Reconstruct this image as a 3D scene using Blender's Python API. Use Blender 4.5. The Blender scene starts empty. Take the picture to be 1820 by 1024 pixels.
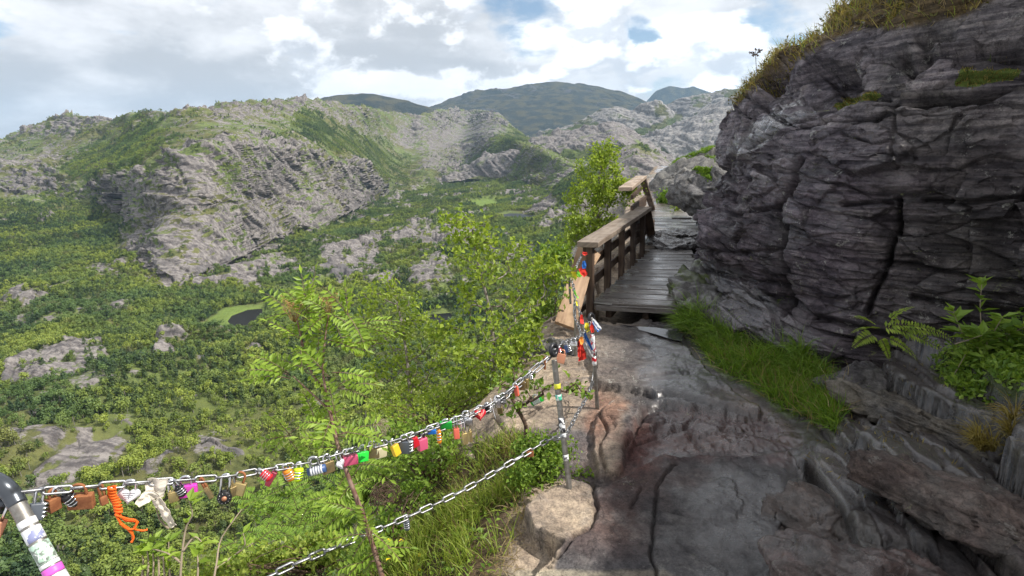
import bpy, bmesh, math, random
import numpy as np
from math import sin, cos, pi, radians, sqrt
from mathutils import Vector, Matrix
random.seed(7)
RNG = np.random.default_rng(11)
RES = 1.0
HAZE = 4.8e-5
S = bpy.context.scene
COL = S.collection

# ---------------------------------------------------------------- camera
FPX = 1000.0
_p = radians(13.9); _r = radians(2.0)
_R0 = np.array([1, 0, 0.]); _U0 = np.array([0, sin(_p), cos(_p)]); FW = np.array([0, cos(_p), -sin(_p)])
RT = cos(_r)*_R0 - sin(_r)*_U0
UP = sin(_r)*_R0 + cos(_r)*_U0
CAM = np.array([0, 0, 1.6])
cd = bpy.data.cameras.new('camera'); cam = bpy.data.objects.new('camera', cd); COL.objects.link(cam)
cam.matrix_world = Matrix(((RT[0], UP[0], -FW[0], CAM[0]), (RT[1], UP[1], -FW[1], CAM[1]), (RT[2], UP[2], -FW[2], CAM[2]), (0, 0, 0, 1)))
cd.sensor_fit = 'HORIZONTAL'; cd.sensor_width = 36; cd.lens = 36*FPX/1820
cd.clip_start = 0.05; cd.clip_end = 60000
S.camera = cam
S.render.resolution_x = 1024; S.render.resolution_y = 576
S.view_settings.view_transform = 'Standard'; S.view_settings.look = 'None'
S.view_settings.exposure = 0.22; S.view_settings.gamma = 1.0
S.cycles.use_adaptive_sampling = True; S.cycles.adaptive_threshold = 0.02
S.cycles.max_bounces = 6; S.cycles.transparent_max_bounces = 8; S.cycles.transmission_bounces = 4
S.cycles.volume_bounces = 0; S.cycles.caustics_reflective = False; S.cycles.caustics_refractive = False
S.cycles.use_denoising = True

# ---------------------------------------------------------------- node helper
def _sock(nt, node, idx, v):
    s = node.inputs[idx]
    if isinstance(v, bpy.types.NodeSocket): nt.links.new(v, s)
    elif v is not None:
        if hasattr(s, 'default_value'):
            try: s.default_value = v
            except Exception:
                if isinstance(v, (tuple, list)) and len(v) == 3: s.default_value = (*v, 1)
                else: raise
def N(nt, typ, ins=None, out=0, **props):
    n = nt.nodes.new(typ)
    for k, v in props.items(): setattr(n, k, v)
    for k, v in (ins or {}).items(): _sock(nt, n, k, v)
    return n.outputs[out]
def mth(nt, op, a, b=None, c=None, clamp=False):
    return N(nt, 'ShaderNodeMath', {0: a, 1: b, 2: c}, operation=op, use_clamp=clamp)
def mix(nt, f, a, b, typ='MIX'):
    n = nt.nodes.new('ShaderNodeMix'); n.data_type = 'RGBA'; n.blend_type = typ
    _sock(nt, n, 0, f); _sock(nt, n, 6, a); _sock(nt, n, 7, b)
    return n.outputs[2]
def mapr(nt, v, a, b, c=0.0, d=1.0, smooth=True):
    return N(nt, 'ShaderNodeMapRange', {0: v, 1: a, 2: b, 3: c, 4: d}, interpolation_type='SMOOTHSTEP' if smooth else 'LINEAR')
def noise(nt, vec, scale, detail=4, rough=0.55, out=0, dist=0.0):
    return N(nt, 'ShaderNodeTexNoise', {'Vector': vec, 'Scale': scale, 'Detail': detail, 'Roughness': rough, 'Distortion': dist}, out)
def vmap(nt, vec, scale=(1, 1, 1), rot=(0, 0, 0), loc=(0, 0, 0)):
    return N(nt, 'ShaderNodeMapping', {'Vector': vec, 'Location': loc, 'Rotation': rot, 'Scale': scale})
def col4(c): return (*c, 1) if len(c) == 3 else c

# ---------------------------------------------------------------- sky and sun
SUN_EL = radians(46); SUN_DIR = Vector((cos(SUN_EL)*0.985, -cos(SUN_EL)*0.17, sin(SUN_EL))).normalized()
w = bpy.data.worlds.new('World'); S.world = w; w.use_nodes = True
nt = w.node_tree; nt.nodes.clear()
sky = nt.nodes.new('ShaderNodeTexSky'); sky.sky_type = 'NISHITA'; sky.sun_disc = False
sky.sun_elevation = SUN_EL; sky.sun_rotation = math.atan2(SUN_DIR.x, SUN_DIR.y)
sky.altitude = 300; sky.air_density = 1.0; sky.dust_density = 0.6; sky.ozone_density = 1.0
bgs = nt.nodes.new('ShaderNodeBackground'); nt.links.new(sky.outputs[0], bgs.inputs[0]); bgs.inputs[1].default_value = 0.12
tc = nt.nodes.new('ShaderNodeTexCoord').outputs['Generated']
sx = nt.nodes.new('ShaderNodeSeparateXYZ'); nt.links.new(tc, sx.inputs[0])
den = mth(nt, 'ADD', mth(nt, 'MAXIMUM', sx.outputs[2], 0.0), 0.16)
cmb = nt.nodes.new('ShaderNodeCombineXYZ')
nt.links.new(mth(nt, 'DIVIDE', sx.outputs[0], den), cmb.inputs[0]); nt.links.new(mth(nt, 'DIVIDE', sx.outputs[1], den), cmb.inputs[1])
pv = cmb.outputs[0]
def dirspot(px, py, rad, soft):           # a soft disc in the sky round one direction
    d = FW + (px-910)/FPX*RT - (py-512)/FPX*UP; d = d/np.linalg.norm(d)
    dp = N(nt, 'ShaderNodeVectorMath', {0: tc, 1: tuple(d)}, 1, operation='DOT_PRODUCT')
    return mapr(nt, dp, cos(radians(rad+soft)), cos(radians(max(rad-soft, 0))))
wv = N(nt, 'ShaderNodeVectorMath', {0: tc, 1: N(nt, 'ShaderNodeVectorMath', {0: noise(nt, tc, 6, 3, out=1), 1: (.07, .07, .07)}, operation='MULTIPLY')}, operation='ADD')
n1 = noise(nt, vmap(nt, pv, loc=(3.1, 1.7, 0)), 0.62, 7, 0.52, dist=0.2)
n2 = noise(nt, vmap(nt, tc, scale=(1, 1, 2.3)), 7.0, 8, 0.55)
dens = mth(nt, 'ADD', mth(nt, 'MULTIPLY', n1, 0.5), mth(nt, 'MULTIPLY', n2, 0.5))
gap = mth(nt, 'ADD', mth(nt, 'MULTIPLY', dirspot(925, 12, 2.8, 4.2), 1.2), mth(nt, 'ADD', dirspot(1130, 75, 0.6, 2.6), mth(nt, 'ADD', mth(nt, 'MULTIPLY', dirspot(1400, 60, 2.0, 4.0), 0.6), dirspot(-250, -300, 12, 10))))
solid = mth(nt, 'ADD', dirspot(500, 60, 22, 10), mth(nt, 'MULTIPLY', dirspot(1020, 70, 2.6, 2.4), 0.55))
dens2 = mth(nt, 'ADD', mth(nt, 'SUBTRACT', dens, mth(nt, 'MULTIPLY', gap, 0.22)), mth(nt, 'ADD', mth(nt, 'MULTIPLY', solid, 0.12), 0.105))
cmask = mapr(nt, dens2, 0.44, 0.535)
# grey bases and bright billows
n3 = noise(nt, vmap(nt, tc, scale=(1.0, 1.0, 3.2), loc=(0.4, 2.2, 0.31)), 3.3, 6, 0.52, dist=0.25)
n4 = noise(nt, vmap(nt, tc, scale=(1, 1, 2.0), loc=(5, 2, 1)), 13, 6, 0.6)
sh = mth(nt, 'ADD', mth(nt, 'MULTIPLY', n3, 0.72), mth(nt, 'MULTIPLY', n4, 0.28))
dark = mth(nt, 'ADD', dirspot(120, 165, 5.0, 5.0), mth(nt, 'ADD', dirspot(640, 80, 5.0, 5.0), mth(nt, 'ADD', dirspot(20, 215, 3, 4), dirspot(360, 150, 4, 4))))
lite = mth(nt, 'ADD', dirspot(1030, 65, 1.4, 1.8), mth(nt, 'ADD', dirspot(1200, 105, 2.4, 2.4), mth(nt, 'ADD', dirspot(940, 70, 1.0, 1.6), mth(nt, 'MULTIPLY', dirspot(130, 40, 8, 8), 0.4))))
sh2 = mth(nt, 'ADD', mth(nt, 'SUBTRACT', sh, mth(nt, 'MULTIPLY', dark, 0.07)), mth(nt, 'MULTIPLY', lite, 0.12))
ccol = mix(nt, mapr(nt, sh2, 0.36, 0.60), (0.43, 0.44, 0.46, 1), (0.75, 0.75, 0.765, 1))
ccol = mix(nt, mapr(nt, sh2, 0.58, 0.68), ccol, (1.05, 1.05, 1.06, 1))
# heaped clouds over the far mountains: bright where they thin out upwards, grey beneath
cz_ = vmap(nt, tc, scale=(1, 1, 1.7)); cz2 = vmap(nt, tc, scale=(1, 1, 1.7), loc=(-.012, 0, .040))
q1 = noise(nt, cz_, 6.5, 9, 0.53, dist=.15); q2 = noise(nt, cz2, 6.5, 9, 0.53, dist=.15)
rel = mth(nt, 'SUBTRACT', q1, q2)
cumz = mth(nt, 'MAXIMUM', dirspot(1030, 100, 7, 4), mth(nt, 'MAXIMUM', dirspot(1220, 110, 7, 5), mth(nt, 'MULTIPLY', dirspot(700, 60, 14, 8), .75)))
edge = mapr(nt, q1, 0.47, 0.53); cumf = mth(nt, 'MULTIPLY', mth(nt, 'MULTIPLY', edge, cumz), 1.0)
cumc = mix(nt, mapr(nt, rel, -0.055, 0.05), (0.50, 0.53, 0.58, 1), (1.12, 1.12, 1.13, 1))
ccol = mix(nt, cumf, ccol, mix(nt, 0.25, cumc, ccol))
cmask = mth(nt, 'MAXIMUM', cmask, mth(nt, 'MULTIPLY', cumf, mth(nt, 'SUBTRACT', 1.0, mth(nt, 'MULTIPLY', dirspot(920, 10, 2.6, 4.2), 1.0))))
bgc = nt.nodes.new('ShaderNodeBackground'); nt.links.new(ccol, bgc.inputs[0]); bgc.inputs[1].default_value = 1.30
ms = nt.nodes.new('ShaderNodeMixShader'); nt.links.new(cmask, ms.inputs[0]); nt.links.new(bgs.outputs[0], ms.inputs[1]); nt.links.new(bgc.outputs[0], ms.inputs[2])
wo = nt.nodes.new('ShaderNodeOutputWorld'); nt.links.new(ms.outputs[0], wo.inputs[0])
w.cycles.sampling_method = 'MANUAL'; w.cycles.sample_map_resolution = 1024

ld = bpy.data.lights.new('sun', 'SUN'); ld.energy = 5.0; ld.angle = radians(0.5); ld.color = (1.0, 0.95, 0.87)
sun = bpy.data.objects.new('sun', ld); COL.objects.link(sun)
sun.rotation_euler = SUN_DIR.to_track_quat('Z', 'Y').to_euler()

# ---------------------------------------------------------------- projection helpers (turn a pixel and a distance into a point)
def raydir(px, py):
    px = np.asarray(px, float); py = np.asarray(py, float)
    return FW + ((px-910)/FPX)[..., None]*RT - ((py-512)/FPX)[..., None]*UP
def at_y(px, py, y):
    d = raydir(px, py); return CAM + d*(np.asarray(y, float)/d[..., 1])[..., None]
def at_z(px, py, z):
    d = raydir(px, py); return CAM + d*((np.asarray(z, float)-CAM[2])/d[..., 2])[..., None]
def at_r(px, py, r):
    d = raydir(px, py); return CAM + d*(np.asarray(r, float)/np.hypot(d[..., 0], d[..., 1]))[..., None]
def to_px(P):
    v = P-CAM; wz = v@FW
    wz = np.where(wz < 0.02, np.nan, wz)
    return 910+FPX*(v@RT)/wz, 512-FPX*(v@UP)/wz

# ---------------------------------------------------------------- numpy noise
_perm = np.random.default_rng(5).permutation(256).astype(np.int32); _perm = np.concatenate([_perm, _perm, _perm])
_g = np.random.default_rng(6).normal(size=(256, 3)).astype(np.float32); _g /= np.linalg.norm(_g, axis=1)[:, None]
def perlin(P, s=1.0, seed=0):
    Q = (P*s).astype(np.float64) + seed*17.31
    i = np.floor(Q); f = (Q-i).astype(np.float32); i = (i.astype(np.int64) & 255).astype(np.int32)
    u = f*f*f*(f*(f*6-15)+10)
    x, y, z = i[..., 0], i[..., 1], i[..., 2]
    res = []
    A = [_perm[x], _perm[(x+1) & 255]]
    out = 0
    for dx in (0, 1):
        wx = u[..., 0] if dx else 1-u[..., 0]
        for dy in (0, 1):
            wy = wx*(u[..., 1] if dy else 1-u[..., 1])
            B = _perm[A[dx]+((y+dy) & 255)]
            for dz in (0, 1):
                wz = wy*(u[..., 2] if dz else 1-u[..., 2])
                g = _g[_perm[B+((z+dz) & 255)]]
                out = out + wz*(g[..., 0]*(f[..., 0]-dx)+g[..., 1]*(f[..., 1]-dy)+g[..., 2]*(f[..., 2]-dz))
    return out*1.5
def fbm(P, s=1.0, oct=4, gain=0.5, seed=0, ridge=False):
    a = 1.0; t = 0; o = 0
    for k in range(oct):
        n = perlin(P, s*2**k, seed+k)
        if ridge: n = 1-2*np.abs(n)
        o = o+a*n; t += a; a *= gain
    return o/t
def facets(U, seed=0, dims=3, jit=.85):
    """cells with one flat tilted face each: (random per cell, offset inside the cell, distance to the joint)"""
    sh = U.shape[:-1]; U = U.reshape(-1, 3).astype(np.float32); n = len(U)
    rid = np.zeros((n, 3), np.float32); off = np.zeros((n, 3), np.float32); gap = np.zeros(n, np.float32)
    rs = np.random.default_rng(900+seed); T = rs.random((4096, 6)).astype(np.float32)
    zr = (-1, 0, 1) if dims == 3 else (0,)
    for a in range(0, n, 250000):
        u = U[a:a+250000]; i0 = np.floor(u).astype(np.int64)
        if dims == 2: i0[:, 2] = 0
        b1 = np.full(len(u), 1e9, np.float32); b2 = b1.copy(); bi = np.zeros(len(u), np.int64); bo = np.zeros_like(u)
        for dx in (-1, 0, 1):
            for dy in (-1, 0, 1):
                for dz in zr:
                    c = i0+np.array([dx, dy, dz]); h = (c[:, 0]*73856093 ^ c[:, 1]*19349663 ^ c[:, 2]*83492791 ^ (seed*2654435)) & 4095
                    o = u-(c+.5+(T[h, :3]-.5)*jit)
                    if dims == 2: o[:, 2] = 0
                    d = (o*o).sum(1); m = d < b1
                    b2 = np.where(m, b1, np.minimum(b2, d)); b1 = np.where(m, d, b1); bi = np.where(m, h, bi); bo = np.where(m[:, None], o, bo)
        rid[a:a+250000] = T[bi, 3:]*2-1; off[a:a+250000] = bo; gap[a:a+250000] = np.sqrt(b2)-np.sqrt(b1)
    return rid.reshape(*sh, 3), off.reshape(*sh, 3), gap.reshape(sh)
def sstep(a, b, x):
    t = np.clip((x-a)/(b-a), 0, 1); return t*t*(3-2*t)

# ---------------------------------------------------------------- pixel masks on real surfaces
def seg_dist(px, py, pts, closed=False):
    d = np.full(px.shape, 1e9); n = len(pts)
    for k in range(n if closed else n-1):
        ax, ay = pts[k]; bx, by = pts[(k+1) % n]
        vx, vy = bx-ax, by-ay; L = vx*vx+vy*vy+1e-9
        t = np.clip(((px-ax)*vx+(py-ay)*vy)/L, 0, 1)
        d = np.minimum(d, np.hypot(px-ax-t*vx, py-ay-t*vy))
    return d
def poly_sd(px, py, pts):            # positive inside
    out = np.full(px.shape, -1e3); xs = [a for a, b in pts]; ys = [b for a, b in pts]
    with np.errstate(invalid='ignore'):
        m = (px > min(xs)-40) & (px < max(xs)+40) & (py > min(ys)-40) & (py < max(ys)+40)
    X = px[m]; Y = py[m]
    ins = np.zeros(X.shape, bool); n = len(pts)
    for k in range(n):
        ax, ay = pts[k]; bx, by = pts[(k+1) % n]
        if ay == by: continue
        c = ((ay > Y) != (by > Y)) & (X < (bx-ax)*(Y-ay)/(by-ay)+ax)
        ins ^= c
    d = seg_dist(X, Y, pts, True)
    out[m] = np.where(ins, d, -d)
    return out

# ---------------------------------------------------------------- mesh helpers
def tag(o, label=None, cat=None, group=None, kind=None):
    if label: o['label'] = label
    if cat: o['category'] = cat
    if group: o['group'] = group
    if kind: o['kind'] = kind
    return o
def mk(name, V, F, mats=None, parent=None, smooth=True, attrs=None, mi=None):
    me = bpy.data.meshes.new(name)
    V = np.asarray(V, np.float32)
    if isinstance(F, np.ndarray):
        k = F.shape[1]; nf = len(F)
        me.vertices.add(len(V)); me.vertices.foreach_set('co', V.ravel())
        me.loops.add(nf*k); me.loops.foreach_set('vertex_index', F.astype(np.int32).ravel())
        me.polygons.add(nf); me.polygons.foreach_set('loop_start', np.arange(0, nf*k, k, dtype=np.int32))
        me.update(calc_edges=True)
    else:
        me.from_pydata([tuple(map(float, v)) for v in V], [], F)
    if mats is not None:
        for m in (mats if isinstance(mats, (list, tuple)) else [mats]): me.materials.append(m)
    if mi is not None: me.polygons.foreach_set('material_index', np.asarray(mi, np.int32))
    me.polygons.foreach_set('use_smooth', np.full(len(me.polygons), bool(smooth)))
    for k, a in (attrs or {}).items():
        a = np.asarray(a, np.float32)
        if a.ndim == 1:
            at = me.attributes.new(k, 'FLOAT', 'POINT'); at.data.foreach_set('value', a)
        else:
            at = me.attributes.new(k, 'FLOAT_COLOR', 'POINT')
            if a.shape[1] == 3: a = np.concatenate([a, np.ones((len(a), 1), np.float32)], 1)
            at.data.foreach_set('color', a.ravel())
    me.update()
    o = bpy.data.objects.new(name, me); COL.objects.link(o)
    if parent is not None: o.parent = parent
    return o
def empty(name, loc=(0, 0, 0)):
    o = bpy.data.objects.new(name, None); COL.objects.link(o); o.location = loc; o.empty_display_size = 0.1
    return o
def grid_faces(nr, nc):
    a = (np.arange(nr-1)[:, None]*nc+np.arange(nc-1)[None, :]).ravel()
    return np.stack([a, a+1, a+nc+1, a+nc], 1)
def grid_normals(P):
    du = np.gradient(P, axis=1); dv = np.gradient(P, axis=0)
    n = np.cross(du, dv); n /= (np.linalg.norm(n, axis=-1, keepdims=True)+1e-12)
    return n
def smooth_rows(P, k):
    if k < 1: return P
    pad = np.concatenate([np.repeat(P[:1], k, 0), P, np.repeat(P[-1:], k, 0)], 0)
    c = np.cumsum(np.concatenate([np.zeros_like(pad[:1]), pad], 0), 0)
    return (c[2*k+1:]-c[:-2*k-1])/(2*k+1)
def curve_vals(knots, xs, smooth=0):
    kx = [k[0] for k in knots]; n = len(knots[0])-1
    out = np.stack([np.interp(xs, kx, [k[j+1] for k in knots]) for j in range(n)], -1)
    return smooth_rows(out, smooth) if smooth else out
# ================================================================= valley terrain and hills
def land_material(name, rockc, rockd, grassc, grassd, bump_s=0.25, bump_d=2.5):
    m = bpy.data.materials.new(name); m.use_nodes = True; nt = m.node_tree; nt.nodes.clear()
    g = nt.nodes.new('ShaderNodeNewGeometry'); pos = g.outputs['Position']
    at = nt.nodes.new('ShaderNodeAttribute'); at.attribute_name = 'rock'; rk = at.outputs['Fac']
    am = nt.nodes.new('ShaderNodeAttribute'); am.attribute_name = 'meadow'
    ad = nt.nodes.new('ShaderNodeAttribute'); ad.attribute_name = 'dk'
    na = noise(nt, pos, 0.035, 6, 0.65); nb = noise(nt, pos, bump_s, 5, 0.7); nc = noise(nt, pos, 0.008, 3, 0.5)
    st = noise(nt, vmap(nt, pos, rot=(0.35, 0.5, 0.5), scale=(0.03, 0.22, 0.10)), 1.0, 6, 0.65)
    rc = mix(nt, mapr(nt, mth(nt, 'ADD', mth(nt, 'MULTIPLY', st, 0.6), mth(nt, 'MULTIPLY', nb, 0.4)), 0.40, 0.60), rockd, rockc)
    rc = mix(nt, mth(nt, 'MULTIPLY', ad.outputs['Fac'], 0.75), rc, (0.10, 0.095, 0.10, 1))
    gc = mix(nt, mapr(nt, mth(nt, 'ADD', mth(nt, 'MULTIPLY', na, 0.5), mth(nt, 'MULTIPLY', nb, 0.5)), 0.38, 0.62), grassd, grassc)
    gc = mix(nt, mapr(nt, nc, 0.42, 0.62, 0, 0.6), gc, (0.135, 0.115, 0.05, 1)); gc = mix(nt, mapr(nt, noise(nt, pos, 0.09, 4, .7), 0.5, 0.62, 0, .6), gc, (0.05, 0.062, 0.025, 1))
    gc = mix(nt, am.outputs['Fac'], gc, mix(nt, nb, (0.12, 0.185, 0.04, 1), (0.19, 0.26, 0.055, 1)))
    f = mapr(nt, mth(nt, 'ADD', rk, mth(nt, 'MULTIPLY', mth(nt, 'SUBTRACT', nb, 0.5), 0.9)), 0.42, 0.58)
    c = mix(nt, f, gc, rc)
    bs = nt.nodes.new('ShaderNodeBsdfPrincipled'); nt.links.new(c, bs.inputs['Base Color']); bs.inputs['Roughness'].default_value = 0.9
    bs.inputs['Specular IOR Level'].default_value = 0.2
    bn = N(nt, 'ShaderNodeBump', {'Strength': 0.9, 'Distance': bump_d, 'Height': mth(nt, 'ADD', mth(nt, 'MULTIPLY', st, 0.7), mth(nt, 'MULTIPLY', nb, 0.5))})
    nt.links.new(bn, bs.inputs['Normal'])
    o = nt.nodes.new('ShaderNodeOutputMaterial'); nt.links.new(bs.outputs[0], o.inputs[0])
    return m
M_LAND = land_material('hillside', (0.275, 0.25, 0.235, 1), (0.095, 0.085, 0.085, 1), (0.165, 0.205, 0.06, 1), (0.075, 0.10, 0.035, 1))
M_FAR = land_material('far_hillside', (0.34, 0.325, 0.31, 1), (0.16, 0.15, 0.15, 1), (0.095, 0.125, 0.05, 1), (0.055, 0.08, 0.035, 1), 0.06, 8)
M_BLUE = land_material('distant_mountain', (0.13, 0.13, 0.135, 1), (0.035, 0.037, 0.045, 1), (0.034, 0.042, 0.038, 1), (0.018, 0.024, 0.024, 1), 0.02, 30)  # albedo lowered to stand in for the shadow of clouds

def loft(lines, rows, ncol, pxs, smooth=6):
    """lines: list of (ncol,3) arrays, rows: number of rows between successive lines"""
    out = []
    for k in range(len(lines)-1):
        a, b = lines[k], lines[k+1]
        da = np.linalg.norm(a-CAM, axis=1)[None, :, None]; db = np.linalg.norm(b-CAM, axis=1)[None, :, None]
        t = (np.arange(rows[k])/rows[k])[:, None, None]
        out.append(((1-t)*a/da+t*b/db)/((1-t)/da+t/db))
    out.append(lines[-1][None])
    P = np.concatenate(out, 0)
    for _ in range(2): P = smooth_rows(P, smooth)
    return P
def line_px(knots, xs, mode='r', smooth=8):
    v = curve_vals(knots, xs, int(smooth*RES)+1)
    if mode == 'r': return at_r(xs, v[:, 0], v[:, 1])
    return at_z(xs, v[:, 0], v[:, 1])
def hdir(xs):
    d = raydir(xs, np.full(xs.shape, 520.)); h = d[:, :2]/np.linalg.norm(d[:, :2], axis=1)[:, None]; return h
def ring(xs, r, z):
    h = hdir(xs); return np.stack([h[:, 0]*r, h[:, 1]*r, np.full(len(xs), 0)+z], 1)

def rocky(P, amp, fs, seed, rockm, A=1.0, ang=0.9):
    """displaces a grid along its normals: broad relief, tilted joint blocks and ribs where there is rock"""
    n = grid_normals(P); n = np.where(n[..., 2:3] < 0, -n, n)
    ca, sa = cos(ang), sin(ang)
    ux = P[..., 0]*ca+P[..., 1]*sa; uy = -P[..., 0]*sa+P[..., 1]*ca; uz = P[..., 2]
    wx = fbm(P, fs*.8, 3, .5, seed+20)/fs*.22
    Q = np.stack([ux+uz*0.75+wx, uy*0.35+wx, uz*0.30-ux*0.2], -1)
    j = fbm(Q, fs*2.0, 5, 0.6, seed, True); b = fbm(P, fs*0.6, 5, 0.55, seed+9)
    r1, o1, g1 = facets(Q*np.array([1, 1, 1.])*fs*1.1, seed); f1 = r1[..., 0]*.8+(o1*r1).sum(-1)*1.3
    r2, o2, g2 = facets(Q*np.array([1, 1, 1.])*fs*3.4, seed+1); f2 = r2[..., 0]*.8+(o2*r2).sum(-1)*1.3
    jn = .85*f1+.36*f2-.45*np.exp(-g1/.08)-.22*np.exp(-g2/.10)
    h = amp*(b*1.3+rockm*A*(.55*(j-.2)+.62*jn))
    return P+n*h[..., None], j
# ---- the big left hill and the valley floor
nc = int(1220*RES); xs = np.linspace(-420, 1840, nc)
L = []
L.append(ring(xs, 22, -45.)); L.append(ring(xs, 70, -128.))
def zl(knots): return line_px(knots, xs, 'z')
L.append(zl([(-420, 1060, -152), (1640, 1000, -150)]))
L.append(zl([(-420, 900, -150), (300, 850, -150), (800, 820, -152), (1640, 800, -150)]))
L.append(zl([(-420, 760, -152), (0, 740, -152), (500, 710, -152), (1640, 690, -150)]))
L.append(zl([(-420, 650, -152), (0, 640, -153), (400, 610, -158), (900, 600, -158), (1640, 600, -150)]))
L.append(zl([(-420, 580, -150), (0, 575, -150), (400, 572, -160), (500, 560, -160), (900, 520, -155), (1640, 520, -150)]))
L.append(zl([(-420, 490, -125), (0, 490, -132), (200, 505, -142), (300, 525, -152), (400, 505, -156), (500, 460, -156), (600, 432, -154), (700, 402, -150), (800, 388, -142), (900, 388, -136), (1000, 395, -130), (1640, 395, -130)]))
foot = [(-420, 405, -90), (0, 388, -92), (100, 396, -100), (200, 432, -122), (240, 467, -135), (300, 502, -150), (350, 498, -153), (400, 479, -154), (450, 452, -154), (500, 431, -154), (560, 416, -154), (620, 391, -150), (680, 359, -142), (720, 346, -135), (760, 338, -128), (800, 323, -120), (830, 317, -118), (900, 325, -118), (1000, 345, -118), (1640, 352, -118)]
Lf = zl(foot); L.append(Lf)
rf = np.hypot(Lf[:, 0], Lf[:, 1])
top = [(-420, 350), (0, 303), (60, 307), (110, 320), (180, 322), (250, 298), (330, 272), (400, 255), (470, 258), (520, 272), (560, 288), (620, 300), (660, 318), (690, 333), (720, 326), (760, 312), (800, 298), (830, 280), (870, 256), (905, 252), (940, 262), (1000, 290), (1060, 315), (1640, 330)]
fac = [(-420, 1.30), (0, 1.34), (180, 1.33), (300, 1.27), (400, 1.22), (680, 1.18), (760, 1.15), (830, 1.15), (1640, 1.15)]
ty = curve_vals(top, xs, 8)[:, 0]; tf = curve_vals(fac, xs, 8)[:, 0]
mid = [(-420, 320), (0, 276), (100, 262), (200, 262), (300, 248), (400, 225), (500, 220), (560, 228), (640, 250), (720, 275), (760, 268), (800, 248), (850, 228), (890, 232), (905, 246), (940, 258), (1000, 284), (1640, 325)]
my = curve_vals(mid, xs, 8)[:, 0]
skyl = [(-420, 335), (-100, 268), (0, 250), (40, 240), (70, 226), (95, 212), (130, 206), (170, 211), (230, 210), (300, 206), (350, 198), (400, 191), (440, 185), (500, 179), (560, 181), (600, 185), (650, 191), (700, 201), (730, 203), (770, 197), (800, 193), (850, 196), (880, 203), (900, 216), (915, 232), (940, 250), (1000, 278), (1640, 322)]
sy = curve_vals(skyl, xs, 3)[:, 0]
# ledge half way up the cliff so the face is not one plane
fm = at_r(xs, 0.5*(curve_vals(foot, xs, 8)[:, 0]+ty), rf*(1+(tf-1)*0.62)); L.append(fm)
L.append(at_r(xs, ty, rf*tf)); L.append(at_r(xs, my, rf*tf*1.24)); Ls = at_r(xs, sy, rf*tf*1.55); L.append(Ls)
bk = Ls.copy(); bk[:, :2] *= 1.35; bk[:, 2] = -190; L.append(bk)
L.append(ring(xs, 12000., -420.))
rws = [int(k*RES) for k in (8, 14, 80, 120, 110, 110, 110, 130, 110, 130, 120, 130, 20, 12)]
P = loft(L, rws, nc, xs, int(5*RES))
PX, PY = to_px(P)
vis = np.zeros(P.shape[:2]); vis[sum(rws[:2]):sum(rws[:12])+2] = 1

wn = perlin(P, 1/60., 3)*16+perlin(P, 1/22., 4)*12+perlin(P, 1/8., 8)*7       # ragged mask edges (pixels)
def pm(pts, soft=6, ragged=1.0):
    return sstep(-soft, soft, poly_sd(PX, PY, pts)+wn*ragged)
rowi = np.arange(P.shape[0])[:, None]*np.ones((1, nc))
isfloor = sstep(sum(rws[:8])+10, sum(rws[:8])-20, rowi)
ishill = 1-isfloor
nz = fbm(P, 1/170., 4, 0.6, 21); nz2 = fbm(P, 1/45., 5, 0.7, 31); nz3 = fbm(P*np.array([1, 1, 3.]), 1/14., 3, 0.65, 35)
far_fl = sstep(500, 900, np.hypot(P[..., 0], P[..., 1])); rock = ishill*(0.33+0.35*nz+0.8*nz2+1.1*nz3)+isfloor*(-0.08+.30*far_fl+0.45*nz+0.55*nz2+(.3+.5*far_fl)*nz3)
ca_, sa_ = cos(.62), sin(.62)
SU = np.stack([(P[..., 0]*ca_+P[..., 1]*sa_)/230., (-P[..., 0]*sa_+P[..., 1]*ca_)/62., np.zeros(P.shape[:2])], -1)
SU = SU*(1+0*SU)+fbm(P, 1/120., 3, .5, 46)[..., None]*.35
shn = fbm(SU, 1.0, 3, .5, 45); shelf = sstep(.04, .22, shn); shedge = shelf*sstep(.55, .2, shn)
rock = rock+isfloor*(.62*shedge*(.5+nz2+.6*nz3))
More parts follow.
